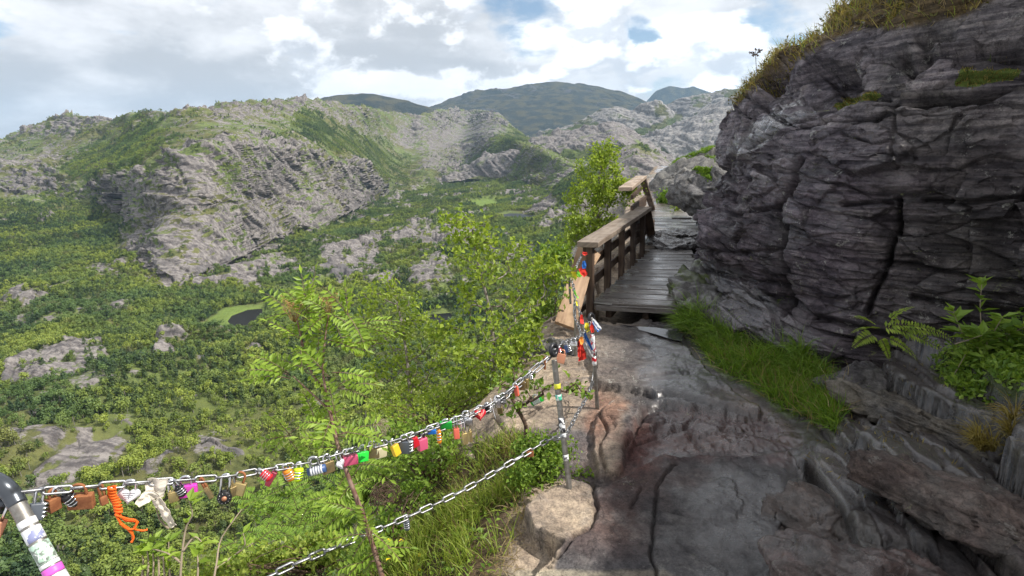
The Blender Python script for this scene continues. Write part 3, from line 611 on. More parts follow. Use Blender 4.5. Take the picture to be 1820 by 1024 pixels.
# ================================================================= near rock: path, ledges, cliff
def rock_material(name, bump=0.02, sc=1.0, strata=False):
    m = bpy.data.materials.new(name); m.use_nodes = True; nt = m.node_tree; nt.nodes.clear()
    g = nt.nodes.new('ShaderNodeNewGeometry'); pos = g.outputs['Position']
    ac = nt.nodes.new('ShaderNodeAttribute'); ac.attribute_name = 'Col'
    aw = nt.nodes.new('ShaderNodeAttribute'); aw.attribute_name = 'wet'
    al = nt.nodes.new('ShaderNodeAttribute'); al.attribute_name = 'lich'
    ag = nt.nodes.new('ShaderNodeAttribute'); ag.attribute_name = 'moss'
    n1 = noise(nt, pos, 3.5*sc, 8, 0.68); n2 = noise(nt, pos, 26*sc, 9, 0.72); n3 = noise(nt, pos, 110*sc, 5, 0.75)
    vc = N(nt, 'ShaderNodeTexVoronoi', {'Vector': N(nt, 'ShaderNodeVectorMath', {0: pos, 1: N(nt, 'ShaderNodeVectorMath', {0: noise(nt, pos, 5*sc, 4, .6, out=1), 1: (.35, .35, .35)}, operation='MULTIPLY')}, operation='ADD'), 'Scale': 4.2*sc}, feature='DISTANCE_TO_EDGE')
    crk = mapr(nt, vc, 0.0, 0.02)
    st = noise(nt, vmap(nt, pos, rot=(0.10, 0.16, 0.0), scale=(1.3, 1.3, 16)), 2.2*sc, 7, 0.62)
    sp = mth(nt, 'ADD', mth(nt, 'MULTIPLY', n2, 0.6), mth(nt, 'MULTIPLY', n3, 0.4))
    c = mix(nt, 1.0, ac.outputs['Color'], mix(nt, mapr(nt, n1, 0.3, 0.7), (0.60, 0.59, 0.62, 1), (1.30, 1.29, 1.24, 1)), 'MULTIPLY')
    c = mix(nt, 1.0, c, mix(nt, mapr(nt, sp, 0.37, 0.63), (0.55, 0.55, 0.56, 1), (1.45, 1.43, 1.40, 1)), 'MULTIPLY')
    c = mix(nt, 1.0, c, mix(nt, crk, (.72, .70, .70, 1), (1, 1, 1, 1)), 'MULTIPLY')
    if strata: c = mix(nt, 1.0, c, mix(nt, mapr(nt, st, 0.38, 0.6), (0.55, 0.54, 0.58, 1), (1.35, 1.33, 1.30, 1)), 'MULTIPLY')
    # lichen: pale crusts and a few yellow-green ones
    v1 = noise(nt, pos, 9*sc, 5, 0.75, dist=0.5); v2 = noise(nt, vmap(nt, pos, loc=(7, 3, 5)), 6.5*sc, 5, 0.75, dist=0.4)
    lf = mth(nt, 'MULTIPLY', mapr(nt, mth(nt, 'ADD', v1, mth(nt, 'MULTIPLY', mth(nt, 'SUBTRACT', n3, 0.5), 0.35)), 0.615, 0.66), al.outputs['Fac'])
    c = mix(nt, mth(nt, 'MULTIPLY', lf, 0.75), c, (0.40, 0.40, 0.36, 1))
    lf2 = mth(nt, 'MULTIPLY', mapr(nt, mth(nt, 'ADD', v2, mth(nt, 'MULTIPLY', mth(nt, 'SUBTRACT', n3, 0.5), 0.3)), 0.66, 0.70), al.outputs['Fac'])
    c = mix(nt, mth(nt, 'MULTIPLY', lf2, 0.75), c, (0.26, 0.30, 0.10, 1))
    mf = mapr(nt, mth(nt, 'ADD', ag.outputs['Fac'], mth(nt, 'MULTIPLY', mth(nt, 'SUBTRACT', sp, 0.5), 0.9)), 0.42, 0.6)
    c = mix(nt, mf, c, mix(nt, n2, (0.035, 0.06, 0.012, 1), (0.13, 0.17, 0.03, 1)))
    bs = nt.nodes.new('ShaderNodeBsdfPrincipled')
    wt = mapr(nt, mth(nt, 'ADD', aw.outputs['Fac'], mth(nt, 'MULTIPLY', mth(nt, 'SUBTRACT', n1, 0.5), 1.1)), 0.3, 0.75)
    nt.links.new(mix(nt, mth(nt, 'MULTIPLY', wt, .8), c, mix(nt, 1.0, c, (.40, .37, .40, 1), 'MULTIPLY')), bs.inputs['Base Color'])
    nt.links.new(mapr(nt, wt, 0, 1, 0.80, 0.17, False), bs.inputs['Roughness'])
    nt.links.new(mapr(nt, wt, 0, 1, 0.30, 1.0, False), bs.inputs['Specular IOR Level'])
    nt.links.new(mth(nt, 'MULTIPLY', wt, .85), bs.inputs['Coat Weight']); bs.inputs['Coat Roughness'].default_value = .16; bs.inputs['Coat IOR'].default_value = 1.5
    nt.links.new(N(nt, 'ShaderNodeBump', {'Strength': 1.0, 'Distance': bump*.22, 'Height': mth(nt, 'ADD', n1, mth(nt, 'MULTIPLY', n2, .6))}), bs.inputs['Coat Normal'])
    hsum = mth(nt, 'ADD', mth(nt, 'MULTIPLY', n1, 1.0), mth(nt, 'ADD', mth(nt, 'MULTIPLY', n2, 0.75), mth(nt, 'MULTIPLY', n3, 0.30)))
    hsum = mth(nt, 'ADD', hsum, mth(nt, 'MULTIPLY', crk, 0.10))
    if strata: hsum = mth(nt, 'ADD', hsum, mth(nt, 'MULTIPLY', st, 0.8))
    bn = N(nt, 'ShaderNodeBump', {'Strength': 1.0, 'Distance': bump, 'Height': hsum}); nt.links.new(bn, bs.inputs['Normal'])
    o = nt.nodes.new('ShaderNodeOutputMaterial'); nt.links.new(bs.outputs[0], o.inputs[0])
    return m
M_PATH = rock_material('path_rock', 0.018, 1.0)
M_CLIFF = rock_material('cliff_rock', 0.026, 0.8, True)
M_BOULD = rock_material('boulder_rock', 0.02, 1.4)

EDGE = [(-3, -.9), (0, -.35), (1.5, -.12), (2.0, -.02), (2.4, .05), (2.7, .20), (3.0, -.02), (3.25, -.05), (3.8, .10), (4.3, .25), (5, .42), (6, .8), (8, 1.5), (10, 2.2), (14, 3.1), (20, 5), (30, 8)]
REDGE = [(-3, .9), (1.0, .75), (1.8, .98), (2.3, 1.25), (3.0, 1.72), (3.6, 2.05), (4.5, 1.75), (6, 2.2), (8, 2.9), (10, 3.6), (14, 4.8), (30, 12)]
def edge_x(y): return np.interp(y, [a for a, b in EDGE], [b for a, b in EDGE])
def redge_x(y): return np.interp(y, [a for a, b in REDGE], [b for a, b in REDGE])
def base_z(x, y):
    s = edge_x(y)-x
    lip = np.interp(y, [.5, 1.0, 1.8, 2.5, 2.9, 3.3, 4.0, 5, 8], [1.9, 1.6, 1.15, .80, .62, .42, .25, .18, .2])
    sc = np.minimum(s, lip)
    z = np.where(s < 0, 0, -0.34*sc-0.22*sc**2-5.5*np.clip(s-lip, 0, None))
    # rise to the right
    q = x-redge_x(y)
    z = z+np.where(q > 0, 0.34*q*sstep(4.6, 3.6, y)+0.30*q*sstep(6, 9, y), 0)
    z = z+0.03*np.clip(y-4, 0, 30)*sstep(4, 9, y)*1.0
    return np.maximum(z, -48.)
na, nr = int(1250*RES), int(1000*RES)
az = np.linspace(radians(-84), radians(80), na)
rr = np.exp(np.linspace(math.log(.5), math.log(26.), nr))
X = rr[:, None]*np.sin(az)[None, :]; Y = rr[:, None]*np.cos(az)[None, :]
P = np.stack([X, Y, base_z(X, Y)], -1)
GX, GY = to_px(P)
s = edge_x(Y)-X; q = X-redge_x(Y)
P2 = np.stack([X, Y, np.zeros_like(X)], -1)
big = fbm(P2, 0.9, 4, 0.5, 200); med = fbm(P2, 3.0, 5, 0.55, 210); rid = fbm(P2, 2.2, 5, 0.6, 220, True)
onrock = sstep(0.12, -0.05, s+0.10*med)
boul = sstep(2.9, 3.05, Y+0.08*med)*sstep(30.0, 27.0, Y)*sstep(2.1, 1.6, s)
rockm = np.maximum(onrock, boul)
z = P[..., 2]+0.05*big+0.020*med
wob = perlin(P2, 5, 230)*7+perlin(P2, 17, 231)*3.5
def level(pts, h, soft=3):
    px, py = to_px(P2+np.array([0, 0, h])); return sstep(-soft, soft, poly_sd(px, py, pts)+wob)
slabA = level([(840, 1200), (960, 1010), (1000, 960), (950, 935), (930, 900), (955, 872), (1010, 852), (1075, 862), (1135, 832), (1180, 806), (1300, 806), (1400, 806), (1440, 850), (1395, 900), (1380, 980), (1400, 1200)], .10)
slabB = level([(1050, 640), (1058, 576), (1130, 578), (1200, 596), (1240, 640), (1300, 690), (1350, 722), (1290, 726), (1180, 708), (1110, 690), (1062, 678)], .05)
slabC = level([(1060, 840), (1050, 760), (1080, 715), (1140, 705), (1130, 760), (1115, 800), (1100, 835)], .05)
red = level([(1110, 830), (1120, 730), (1200, 716), (1330, 735), (1420, 790), (1400, 806), (1180, 806), (1135, 832)], 0)
z = z+slabA*0.10+slabB*0.055+slabC*.05-red*0.03+red*0.035*fbm(P2, 5, 4, 0.6, 240, True)
# split slabs on the right, breaking along tilted planes, and fine fracture faces everywhere
ua = X*0.96-Y*0.28; va = X*0.28+Y*0.96
U = np.stack([ua/.26+.35*big, va/.95+.5*med, np.zeros_like(X)], -1); rA, oA, gA = facets(U, 1, 2)
U = np.stack([ua/.085+.3*med, va/.36+.4*big, np.zeros_like(X)], -1); rB, oB, gB = facets(U, 2, 2)
hA = .085*rA[..., 0]-.10*oA[..., 0]+.03*oA[..., 1]*rA[..., 1]; hB = .024*rB[..., 0]-.032*oB[..., 0]*(.6+.4*rB[..., 1])
led = sstep(-0.05, 0.15, q+0.08*big)*sstep(4.4, 3.9, Y)
z = z+led*(hA+hB-.045*np.exp(-gA/.06)-.015*np.exp(-gB/.08)+.012*rid)
U = np.stack([X/.30+.5*med, Y/.22+.5*big, np.zeros_like(X)], -1); rC, oC, gC = facets(U, 3, 2)
U = np.stack([X/.075+.5*med, Y/.06, np.zeros_like(X)], -1); rD, oD, gD = facets(U, 4, 2)
fine = fbm(P2, 14, 4, .62, 260, True)
rough_ = .35+.65*red+.5*boul*(1-onrock)+.25*sstep(1100, 1050, np.nan_to_num(GX, nan=0))
z = z+(1-led)*rockm*(0.010*rid+rough_*(.016*rC[..., 0]+.022*(oC*rC).sum(-1)+.006*(oD*rD).sum(-1)+.003*rD[..., 0])+.0035*fine)+led*.004*fine
pud = level([(1096, 577), (1130, 580), (1165, 582), (1200, 588), (1216, 594), (1214, 607), (1196, 605), (1165, 595), (1125, 585)], .06, 4); z = z*(1-pud)+.050*pud
und = level([(1058, 572), (1062, 480), (1200, 450), (1232, 470), (1225, 572), (1150, 574)], 0, 3); z = z-.13*und
# cracks followed with the eye along the photograph
GXh, GYh = to_px(np.stack([X, Y, z], -1))
cw = perlin(P2, 9, 250)*5+perlin(P2, 30, 251)*2
def crack(pts, wpx, dep, sx=1.0):
    d = np.full(X.shape, 99.); m = np.isfinite(GXh)
    d[m] = seg_dist(GXh[m]+cw[m], GYh[m]+cw[m]*.7, pts); return dep*np.exp(-(d/wpx)**2)
ck_ = 0
for pts, wp, dp in [([(1062, 690), (1105, 690), (1150, 700), (1210, 700), (1292, 722), (1360, 745)], 3.5, .035), ([(1200, 822), (1170, 860), (1165, 900), (1162, 950), (1155, 985), (1165, 1010), (1160, 1100)], 2.6, .03),
    ([(990, 990), (1020, 950), (1052, 932), (1060, 900), (1055, 860)], 3, .028), ([(1060, 678), (1100, 676), (1160, 668), (1230, 660)], 2, .015), ([(1140, 870), (1130, 890), (1120, 900)], 2.5, .02), ([(1220, 930), (1170, 930)], 1.6, .01),
    ([(930, 905), (950, 950), (985, 985)], 3, .03), ([(1175, 905), (1260, 925), (1290, 920)], 1.8, .01), ([(1110, 800), (1130, 760), (1150, 730), (1200, 720)], 4, .035), ([(1130, 790), (1180, 775), (1220, 760), (1235, 742)], 3, .025), ([(1250, 800), (1230, 780), (1300, 760), (1380, 780)], 3, .02),
    ([(850, 800), (900, 760), (960, 725), (1010, 700), (1050, 690)], 3, .03), ([(925, 700), (975, 690), (1010, 670)], 3, .025), ([(880, 740), (900, 770), (905, 800)], 3, .03), ([(1075, 835), (1065, 790), (1078, 760), (1068, 735)], 3, .03)]:
    ck_ = ck_+crack(pts, wp, dp)
z = z-ck_
P[..., 2] = z
GX, GY = to_px(P)
# colours of the stone with some sunlight painted in, and where it is wet
def area(pts, soft=8, rg=1.6): return sstep(-soft, soft, poly_sd(GX, GY, pts)+wob*rg)
def lerp(a, b, t): return a*(1-t[..., None])+np.array(b)*t[..., None]
C = np.zeros(P.shape)+np.array([.088, .084, .087])
C = lerp(C, (.125, .115, .122), np.clip(.5+big, 0, 1)*.5); C = lerp(C, (.12, .068, .055), np.clip(fbm(P2, 1.6, 4, .55, 270)*1.6, 0, .6))
C = lerp(C, (.36, .29, .22), np.maximum(boul*sstep(-0.9, -0.1, s+.3*big), area([(900, 1200), (1000, 965), (1050, 935), (1062, 860), (930, 850), (900, 900), (860, 1000)], 6))*.9)  # tan stone, made paler where the sun falls left of the path
C = lerp(C, (.30, .24, .19), area([(1050, 850), (1050, 740), (1080, 700), (1115, 720), (1110, 790), (1100, 840)], 10)*.9)  # more sunlit tan painted into the stone at the path's left edge
C = lerp(C, (.22, .09, .055), area([(1040, 760), (1060, 700), (1110, 715), (1100, 760), (1060, 790)], 14)*.55)
redc = area([(1105, 835), (1115, 740), (1200, 722), (1330, 735), (1420, 790), (1400, 810), (1180, 808), (1135, 832)], 22, 3.5); C = lerp(C, (.15, .064, .055), redc*.8); C = lerp(C, (.24, .12, .095), area([(1160, 790), (1220, 768), (1290, 772), (1300, 800), (1180, 805)], 8)*.75)
C = lerp(C, (.11, .10, .10), slabB*.6)
C = lerp(C, (.13, .075, .055), area([(1250, 690), (1330, 690), (1400, 760), (1340, 740), (1260, 720)], 10)*.7); C = lerp(C, (.26, .20, .14), area([(1285, 698), (1340, 700), (1350, 718), (1300, 716)], 6)*.6)
C = lerp(C, (.095, .068, .055), led*np.clip(.55+big*1.2, 0, 1)*.8); C = lerp(C, (.17, .155, .125), led*sstep(.25, .5, -oA[..., 0]+.2*rB[..., 0])*.75); C = lerp(C, (.055, .05, .035), led*sstep(.25, -.1, oA[..., 0]-.6+0*oB[..., 0])*0)
C = C*(1+.22*led*rB[..., 2]+.16*(1-led)*rC[..., 2]*rough_)[..., None]*(1-.45*led*np.exp(-gA/.05))[..., None]
C = lerp(C, (.20, .19, .185), onrock*np.clip(fbm(P2, 4.5, 5, .65, 275)*2.2-.25, 0, .7)); C = lerp(C, (.30, .27, .21), area([(850, 1060), (900, 1015), (1180, 1012), (1240, 1050)], 4, .5)*.9)  # lighter worn patches, then a painted strip of sunlight along the near edge
soil = (1-rockm)
C = lerp(C, (.10, .070, .042), soil)
C = lerp(C, (.05, .06, .025), soil*sstep(.3, .8, s+.2*med)*.8)
C *= (1-np.clip(ck_/.04, 0, 1)*.45)[..., None]
wet = onrock*np.clip(.62+.7*big+.35*slabB, 0, 1); wet = np.maximum(wet, red*.65); wet = wet*(.08+.92*sstep(1090, 1190, np.nan_to_num(GX, nan=0)+wob*3)); wet = np.maximum(wet, led*np.clip(.45+.8*big, 0, .8))
lich = np.clip(onrock*.3+boul*.5, 0, 1)*(1-wet*.6)
moss = soil*0.35*sstep(.5, 1.2, s)+np.clip(led*(.12+big*.5), 0, .5)
moss = np.maximum(moss, area([(1225, 590), (1250, 645), (1320, 692), (1400, 742), (1480, 765), (1500, 690), (1400, 620), (1250, 560)], 10)*.75)
moss = np.maximum(moss, area([(1660, 640), (1820, 600), (1900, 700), (1820, 720), (1700, 700)], 20)*.7)
GND = dict(P=P, X=X, Y=Y, s=s, soil=soil, GX=GX, GY=GY, q=q)
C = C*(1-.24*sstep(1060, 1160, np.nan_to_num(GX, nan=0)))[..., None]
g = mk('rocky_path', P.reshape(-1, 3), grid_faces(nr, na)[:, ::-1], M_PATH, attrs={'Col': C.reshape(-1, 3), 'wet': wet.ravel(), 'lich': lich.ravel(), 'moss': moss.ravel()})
tag(g, kind='structure')
def ground_z(x, y):
    """height of the built ground under a point"""
    a = math.atan2(x, y); r = math.hypot(x, y)
    i = int(np.clip(round((math.log(max(r, .5))-math.log(.5))/(math.log(26)-math.log(.5))*(nr-1)), 0, nr-1)); j = int(np.clip(round((a-az[0])/(az[-1]-az[0])*(na-1)), 0, na-1))
    return float(P_G[i, j, 2])
P_G = P

# ---- cliff
ctl = [
 [(1300, 262, 8.4), (1325, 215, 8.0), (1375, 150, 7.9), (1460, 90, 7.8), (1575, 10, 7.4), (1680, -70, 7.0), (1850, -115, 6.3), (2100, -165, 5.5)],
 [(1292, 255, 7.4), (1312, 205, 6.6), (1362, 143, 6.2), (1440, 80, 5.8), (1535, 8, 5.4), (1650, -80, 5.0), (1850, -130, 4.45), (2100, -185, 3.9)],
 [(1288, 268, 7.0), (1306, 230, 6.2), (1368, 172, 5.6), (1470, 98, 5.1), (1600, 50, 4.6), (1750, 5, 4.2), (1850, -20, 4.0), (2100, -60, 3.6)],
 [(1284, 302, 6.8), (1296, 280, 5.8), (1380, 212, 5.1), (1480, 186, 4.6), (1600, 155, 4.1), (1730, 130, 3.8), (1850, 110, 3.6), (2100, 60, 3.1)],
 [(1278, 350, 6.6), (1286, 345, 5.6), (1380, 320, 4.75), (1480, 310, 4.2), (1600, 300, 3.8), (1730, 290, 3.5), (1850, 280, 3.3), (2100, 260, 2.8)],
 [(1266, 400, 6.5), (1262, 420, 5.35), (1370, 430, 4.55), (1480, 430, 4.0), (1600, 430, 3.68), (1730, 430, 3.4), (1850, 420, 3.15), (2100, 400, 2.7)],
 [(1258, 440, 6.5), (1255, 500, 5.3), (1360, 520, 4.45), (1480, 530, 3.9), (1600, 540, 3.62), (1730, 540, 3.35), (1850, 530, 3.05), (2100, 520, 2.6)],
 [(1244, 490, 6.4), (1228, 575, 5.05), (1335, 625, 4.2), (1470, 655, 3.75), (1600, 665, 3.5), (1730, 665, 3.25), (1850, 655, 2.95), (2100, 650, 2.5)],
]
_sh = {0: [18, 30, 34, 32, 26, 16, 0, 0], 1: [18, 30, 34, 32, 26, 16, 0, 0], 2: [14, 22, 24, 20, 12, 0, 0, 0], 3: [10, 14, 8, 0, 0, 0, 0, 0]}
A = np.array([[at_y(float(a)+_sh.get(ri, [0]*8)[ci], float(b), c) for ci, (a, b, c) in enumerate(row)] for ri, row in enumerate(ctl)])
under = A[-1].copy(); under[:, 2] -= 0.8; under[:, 0] += .05
A = np.concatenate([A, under[None]], 0)
# wrap round behind on the far side, and run on past the camera on the near side

far1 = A[:, 0]+np.array([.9, .9, 0]); far2 = A[:, 0]+np.array([4.5, 2.2, 0]); far1[:, 2] = A[:, 0, 2]; far2[:, 2] = A[:, 0, 2]-.2
zt = A[:, -1, 2]
def side(x0, x1, y, zmul): 
    t = (zt-zt[-1])/(zt[0]-zt[-1]+1e-9); return np.stack([x0+(x1-x0)*t, np.full(len(t), y), zt[-1]+(zt-zt[-1])*zmul], 1)
n1_ = side(2.65, 4.5, 1.6, 1.22); n2_ = side(2.7, 4.7, 0.4, 1.27); n3_ = side(2.9, 5.2, -2.5, 1.2)
A = np.concatenate([far2[:, None], far1[:, None], A, n1_[:, None], n2_[:, None], n3_[:, None]], 1)
back1 = A[0]+np.array([2.5, .8, .5]); back2 = A[0]+np.array([9, 3, .9])
A = np.concatenate([back2[None], back1[None], A], 0)
def catmull(A, n, axis, wts=None):
    A = np.moveaxis(A, axis, 0); m = len(A)
    if wts is None: wts = np.ones(m-1)
    cw_ = np.concatenate([[0], np.cumsum(wts)]); t = np.interp(np.linspace(0, cw_[-1], n), cw_, np.arange(m))
    i = np.clip(t.astype(int), 0, m-2); f = (t-i).reshape((-1,)+(1,)*(A.ndim-1))
    p0, p1, p2, p3 = A[np.clip(i-1, 0, m-1)], A[i], A[i+1], A[np.clip(i+2, 0, m-1)]
    out = .5*((2*p1)+(-p0+p2)*f+(2*p0-5*p1+4*p2-p3)*f**2+(-p0+3*p1-3*p2+p3)*f**3)
    return np.moveaxis(out, 0, axis)
K = catmull(A, int(950*RES), 0, [.5, .3, .5, .6, 1, 1.3, 1, 1, 1, .6]); K = catmull(K, int(1050*RES), 1, [.4, .4, .7, 1, 1, 1, 1, 1, .8, .6, .4, .3])
kx, ky = to_px(K)
nrm = grid_normals(K); nrm = np.where((nrm[..., 0:1]*-1+nrm[..., 2:3]*.3) < 0, -nrm, nrm)
# strata coordinate: nearly level beds, dipping a little to the right; beds steepen near the top
Q = K.copy(); tz = K[..., 2]-0.10*K[..., 0]-0.10*K[..., 1]+0.12*fbm(K, .6, 3, .5, 300)
def bed(fz, fx, seed, o=4): return fbm(np.stack([K[..., 0]*fx, K[..., 1]*fx, tz*fz], -1), 1.0, o, .55, seed)
b1 = bed(3.2, .35, 310, 4); b2 = bed(11., .9, 320, 4); blk = fbm(K, 1.1, 4, .5, 330); rd = fbm(K, 2.6, 5, .6, 340, True)
low = sstep(2.2, 1.4, K[..., 2])
disp = .20*blk+.10*np.tanh(b1*4)*.6+.035*np.tanh(b2*4)*(.35+.65*low)+.05*rd*(1-.4*low)
# joint blocks, two sizes
wq = fbm(K, 1.3, 3, .5, 345)[..., None]*.22
r1, o1, g1 = facets(np.stack([K[..., 0]*.62, K[..., 1]*.62, tz*1.6], -1)+wq, 31); r2, o2, g2 = facets(np.stack([K[..., 0]*1.9, K[..., 1]*1.9, tz*5.6], -1)+wq*2, 32); r3, o3, g3 = facets(np.stack([K[..., 0]*7, K[..., 1]*7, tz*22], -1)+wq*4, 33)
bk1 = .12*r1[..., 0]+.20*(o1*r1).sum(-1)-.02*np.exp(-g1/.03); bk2 = .040*r2[..., 0]+.070*(o2*r2).sum(-1)-.012*np.exp(-g2/.04); bk3 = .012*r3[..., 0]+.020*(o3*r3).sum(-1)
disp = .10*blk+.022*np.tanh(b1*4)+.012*np.tanh(b2*4)*(.1+.9*low)+.025*rd*(1-.4*low)+bk1*(1.25-.55*low)+bk2*(.55+.35*low)+bk3+.004*fbm(K, 16, 3, .6, 347, True)
cwk = perlin(K, 4, 360)*9+perlin(K, 13, 361)*4
def kcrack(pts, wp, dp):
    d = np.full(kx.shape, 99.); m = np.isfinite(kx); d[m] = seg_dist(kx[m]+cwk[m]*.5, ky[m]+cwk[m]*.35, pts); return dp*np.exp(-(d/wp)**2)
kc = 0
for pts, wp, dp in [([(1592, 352), (1590, 400), (1582, 440), (1570, 490), (1555, 520), (1540, 552)], 5, .12), ([(1420, 285), (1418, 330), (1402, 355), (1392, 372)], 7, .15), ([(1392, 372), (1394, 440), (1388, 480), (1392, 555)], 5, .09),
   ([(1575, 175), (1590, 190), (1640, 162), (1710, 152), (1760, 140), (1830, 128)], 7, .16), ([(1330, 262), (1380, 235), (1450, 226), (1540, 210), (1580, 204)], 4, .05), ([(1345, 185), (1390, 215), (1440, 190), (1500, 168), (1560, 158)], 4, .06),
   ([(1500, 364), (1580, 358)], 3.5, .07), ([(1640, 356), (1720, 360), (1820, 352)], 4, .08), ([(1250, 370), (1330, 372), (1392, 372)], 4, .06), ([(1232, 440), (1300, 450), (1392, 445)], 3.5, .05), ([(1250, 480), (1330, 500), (1390, 500)], 4, .05), ([(1560, 470), (1640, 478), (1740, 500), (1830, 505)], 4, .06),
   ([(1620, 530), (1700, 545), (1830, 560)], 5, .07), ([(1440, 110), (1480, 145), (1500, 150)], 4, .06), ([(1605, 100), (1625, 112), (1650, 92)], 10, .14), ([(1640, 70), (1660, 62), (1690, 68)], 10, .13), ([(1470, 150), (1480, 170)], 4, .05), ([(1590, 190), (1592, 230), (1600, 300)], 4, .04),
   ([(1440, 560), (1520, 580), (1600, 600)], 5, .08), ([(1275, 275), (1300, 330), (1290, 350)], 4, .06), ([(1310, 195), (1335, 215), (1330, 262)], 4, .05), ([(1700, 200), (1760, 195), (1830, 200)], 3, .04), ([(1500, 240), (1560, 262), (1590, 256)], 3, .04)]:
    kc = kc+kcrack(pts, wp, dp)
ov = sstep(-6, 6, poly_sd(kx, ky, [(1585, 180), (1600, 130), (1680, 90), (1760, 80), (1830, 70), (1830, 122), (1720, 148), (1650, 158)])+cwk)*.10
face = sstep(.2, .45, np.abs(nrm[..., 0])+np.abs(nrm[..., 1]))
K = K+nrm*((disp*(.35+.65*face)-kc+ov))[..., None]
kx, ky = to_px(K)
def karea(pts, soft=10): return sstep(-soft, soft, poly_sd(kx, ky, pts)+cwk*1.3)
C = np.zeros(K.shape)+np.array([.078, .071, .078])
C = lerp(C, (.145, .128, .148), np.clip(.5+blk*1.2, 0, 1)*.6)
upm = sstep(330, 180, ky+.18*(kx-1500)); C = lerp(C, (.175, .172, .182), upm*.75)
C = lerp(C, (.105, .11, .085), np.clip(.4*fbm(K, 1.4, 3, .5, 370)+.35, 0, 1)*sstep(1450, 1650, kx)*.9)
C = lerp(C, (.25, .24, .24), karea([(1600, 140), (1680, 95), (1750, 100), (1700, 140), (1620, 165)])*.6)
C = lerp(C, (.21, .20, .22), karea([(1245, 385), (1290, 350), (1310, 370), (1270, 400), (1250, 420)])*.6)
C *= (1+.20*r2[..., 2]+.14*r1[..., 2])[..., None]*(1-np.clip(kc/.12, 0, 1)*.6-.30*np.exp(-g2/.05)*(1-np.clip(kc/.12, 0, 1)))[..., None]
stn = np.clip(fbm(np.stack([K[..., 0]*2.2, K[..., 1]*2.2, K[..., 2]*.35], -1), 1.0, 4, .6, 385)*2.2, 0, 1); C *= (1-.5*stn)[..., None]; C = lerp(C, (.23, .225, .21), np.clip(fbm(K, 3.2, 5, .7, 386)*2.6-.45, 0, .65))
C = lerp(C, (.16, .10, .045), 0*stn)
C = C*np.array([.86, .81, .87])
wetk = np.clip(karea([(1310, 260), (1340, 215), (1420, 190), (1450, 200), (1380, 235), (1320, 275)])*.9+karea([(1230, 470), (1300, 470), (1480, 640), (1300, 620)])*.4+.30*low+.25*np.clip(blk+.3, 0, 1), 0, 1)
mk_ = np.maximum(karea([(1490, 188), (1510, 175), (1550, 165), (1570, 170), (1530, 178), (1495, 192)], 3), karea([(1700, 150), (1710, 128), (1760, 120), (1815, 125), (1800, 142), (1740, 158)], 4))
topm = sstep(2, 14, poly_sd(kx, ky, [(1262, 262), (1288, 215), (1360, 148), (1470, 84), (1560, 55), (1620, 55), (1700, 40), (1790, 0), (1900, -40), (2600, -400), (1500, -400), (1250, 150)])+cwk)
topm = np.where((ky < -30) | ~np.isfinite(ky), 1.0*(K[..., 2] > 1.9), topm)
C = lerp(C, (.085, .062, .028), topm*.95)
mossk = np.maximum(np.maximum(mk_, topm*.30), np.clip(.25*low*np.clip(fbm(K, 1.7, 3, .5, 380)+.1, 0, 1)*2, 0, .45))
mossk = np.maximum(mossk, karea([(1195, 500), (1230, 500), (1300, 560), (1380, 600), (1300, 600)], 8)*.35)
lichk = np.clip(.65+.6*blk, 0, 1)
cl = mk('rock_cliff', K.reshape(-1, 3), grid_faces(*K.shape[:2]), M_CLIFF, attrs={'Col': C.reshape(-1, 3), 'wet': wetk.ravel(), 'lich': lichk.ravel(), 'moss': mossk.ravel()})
tag(cl, kind='structure')
CLF = dict(P=K, n=nrm, px=kx, py=ky, top=topm, moss=mk_)

BO = {}
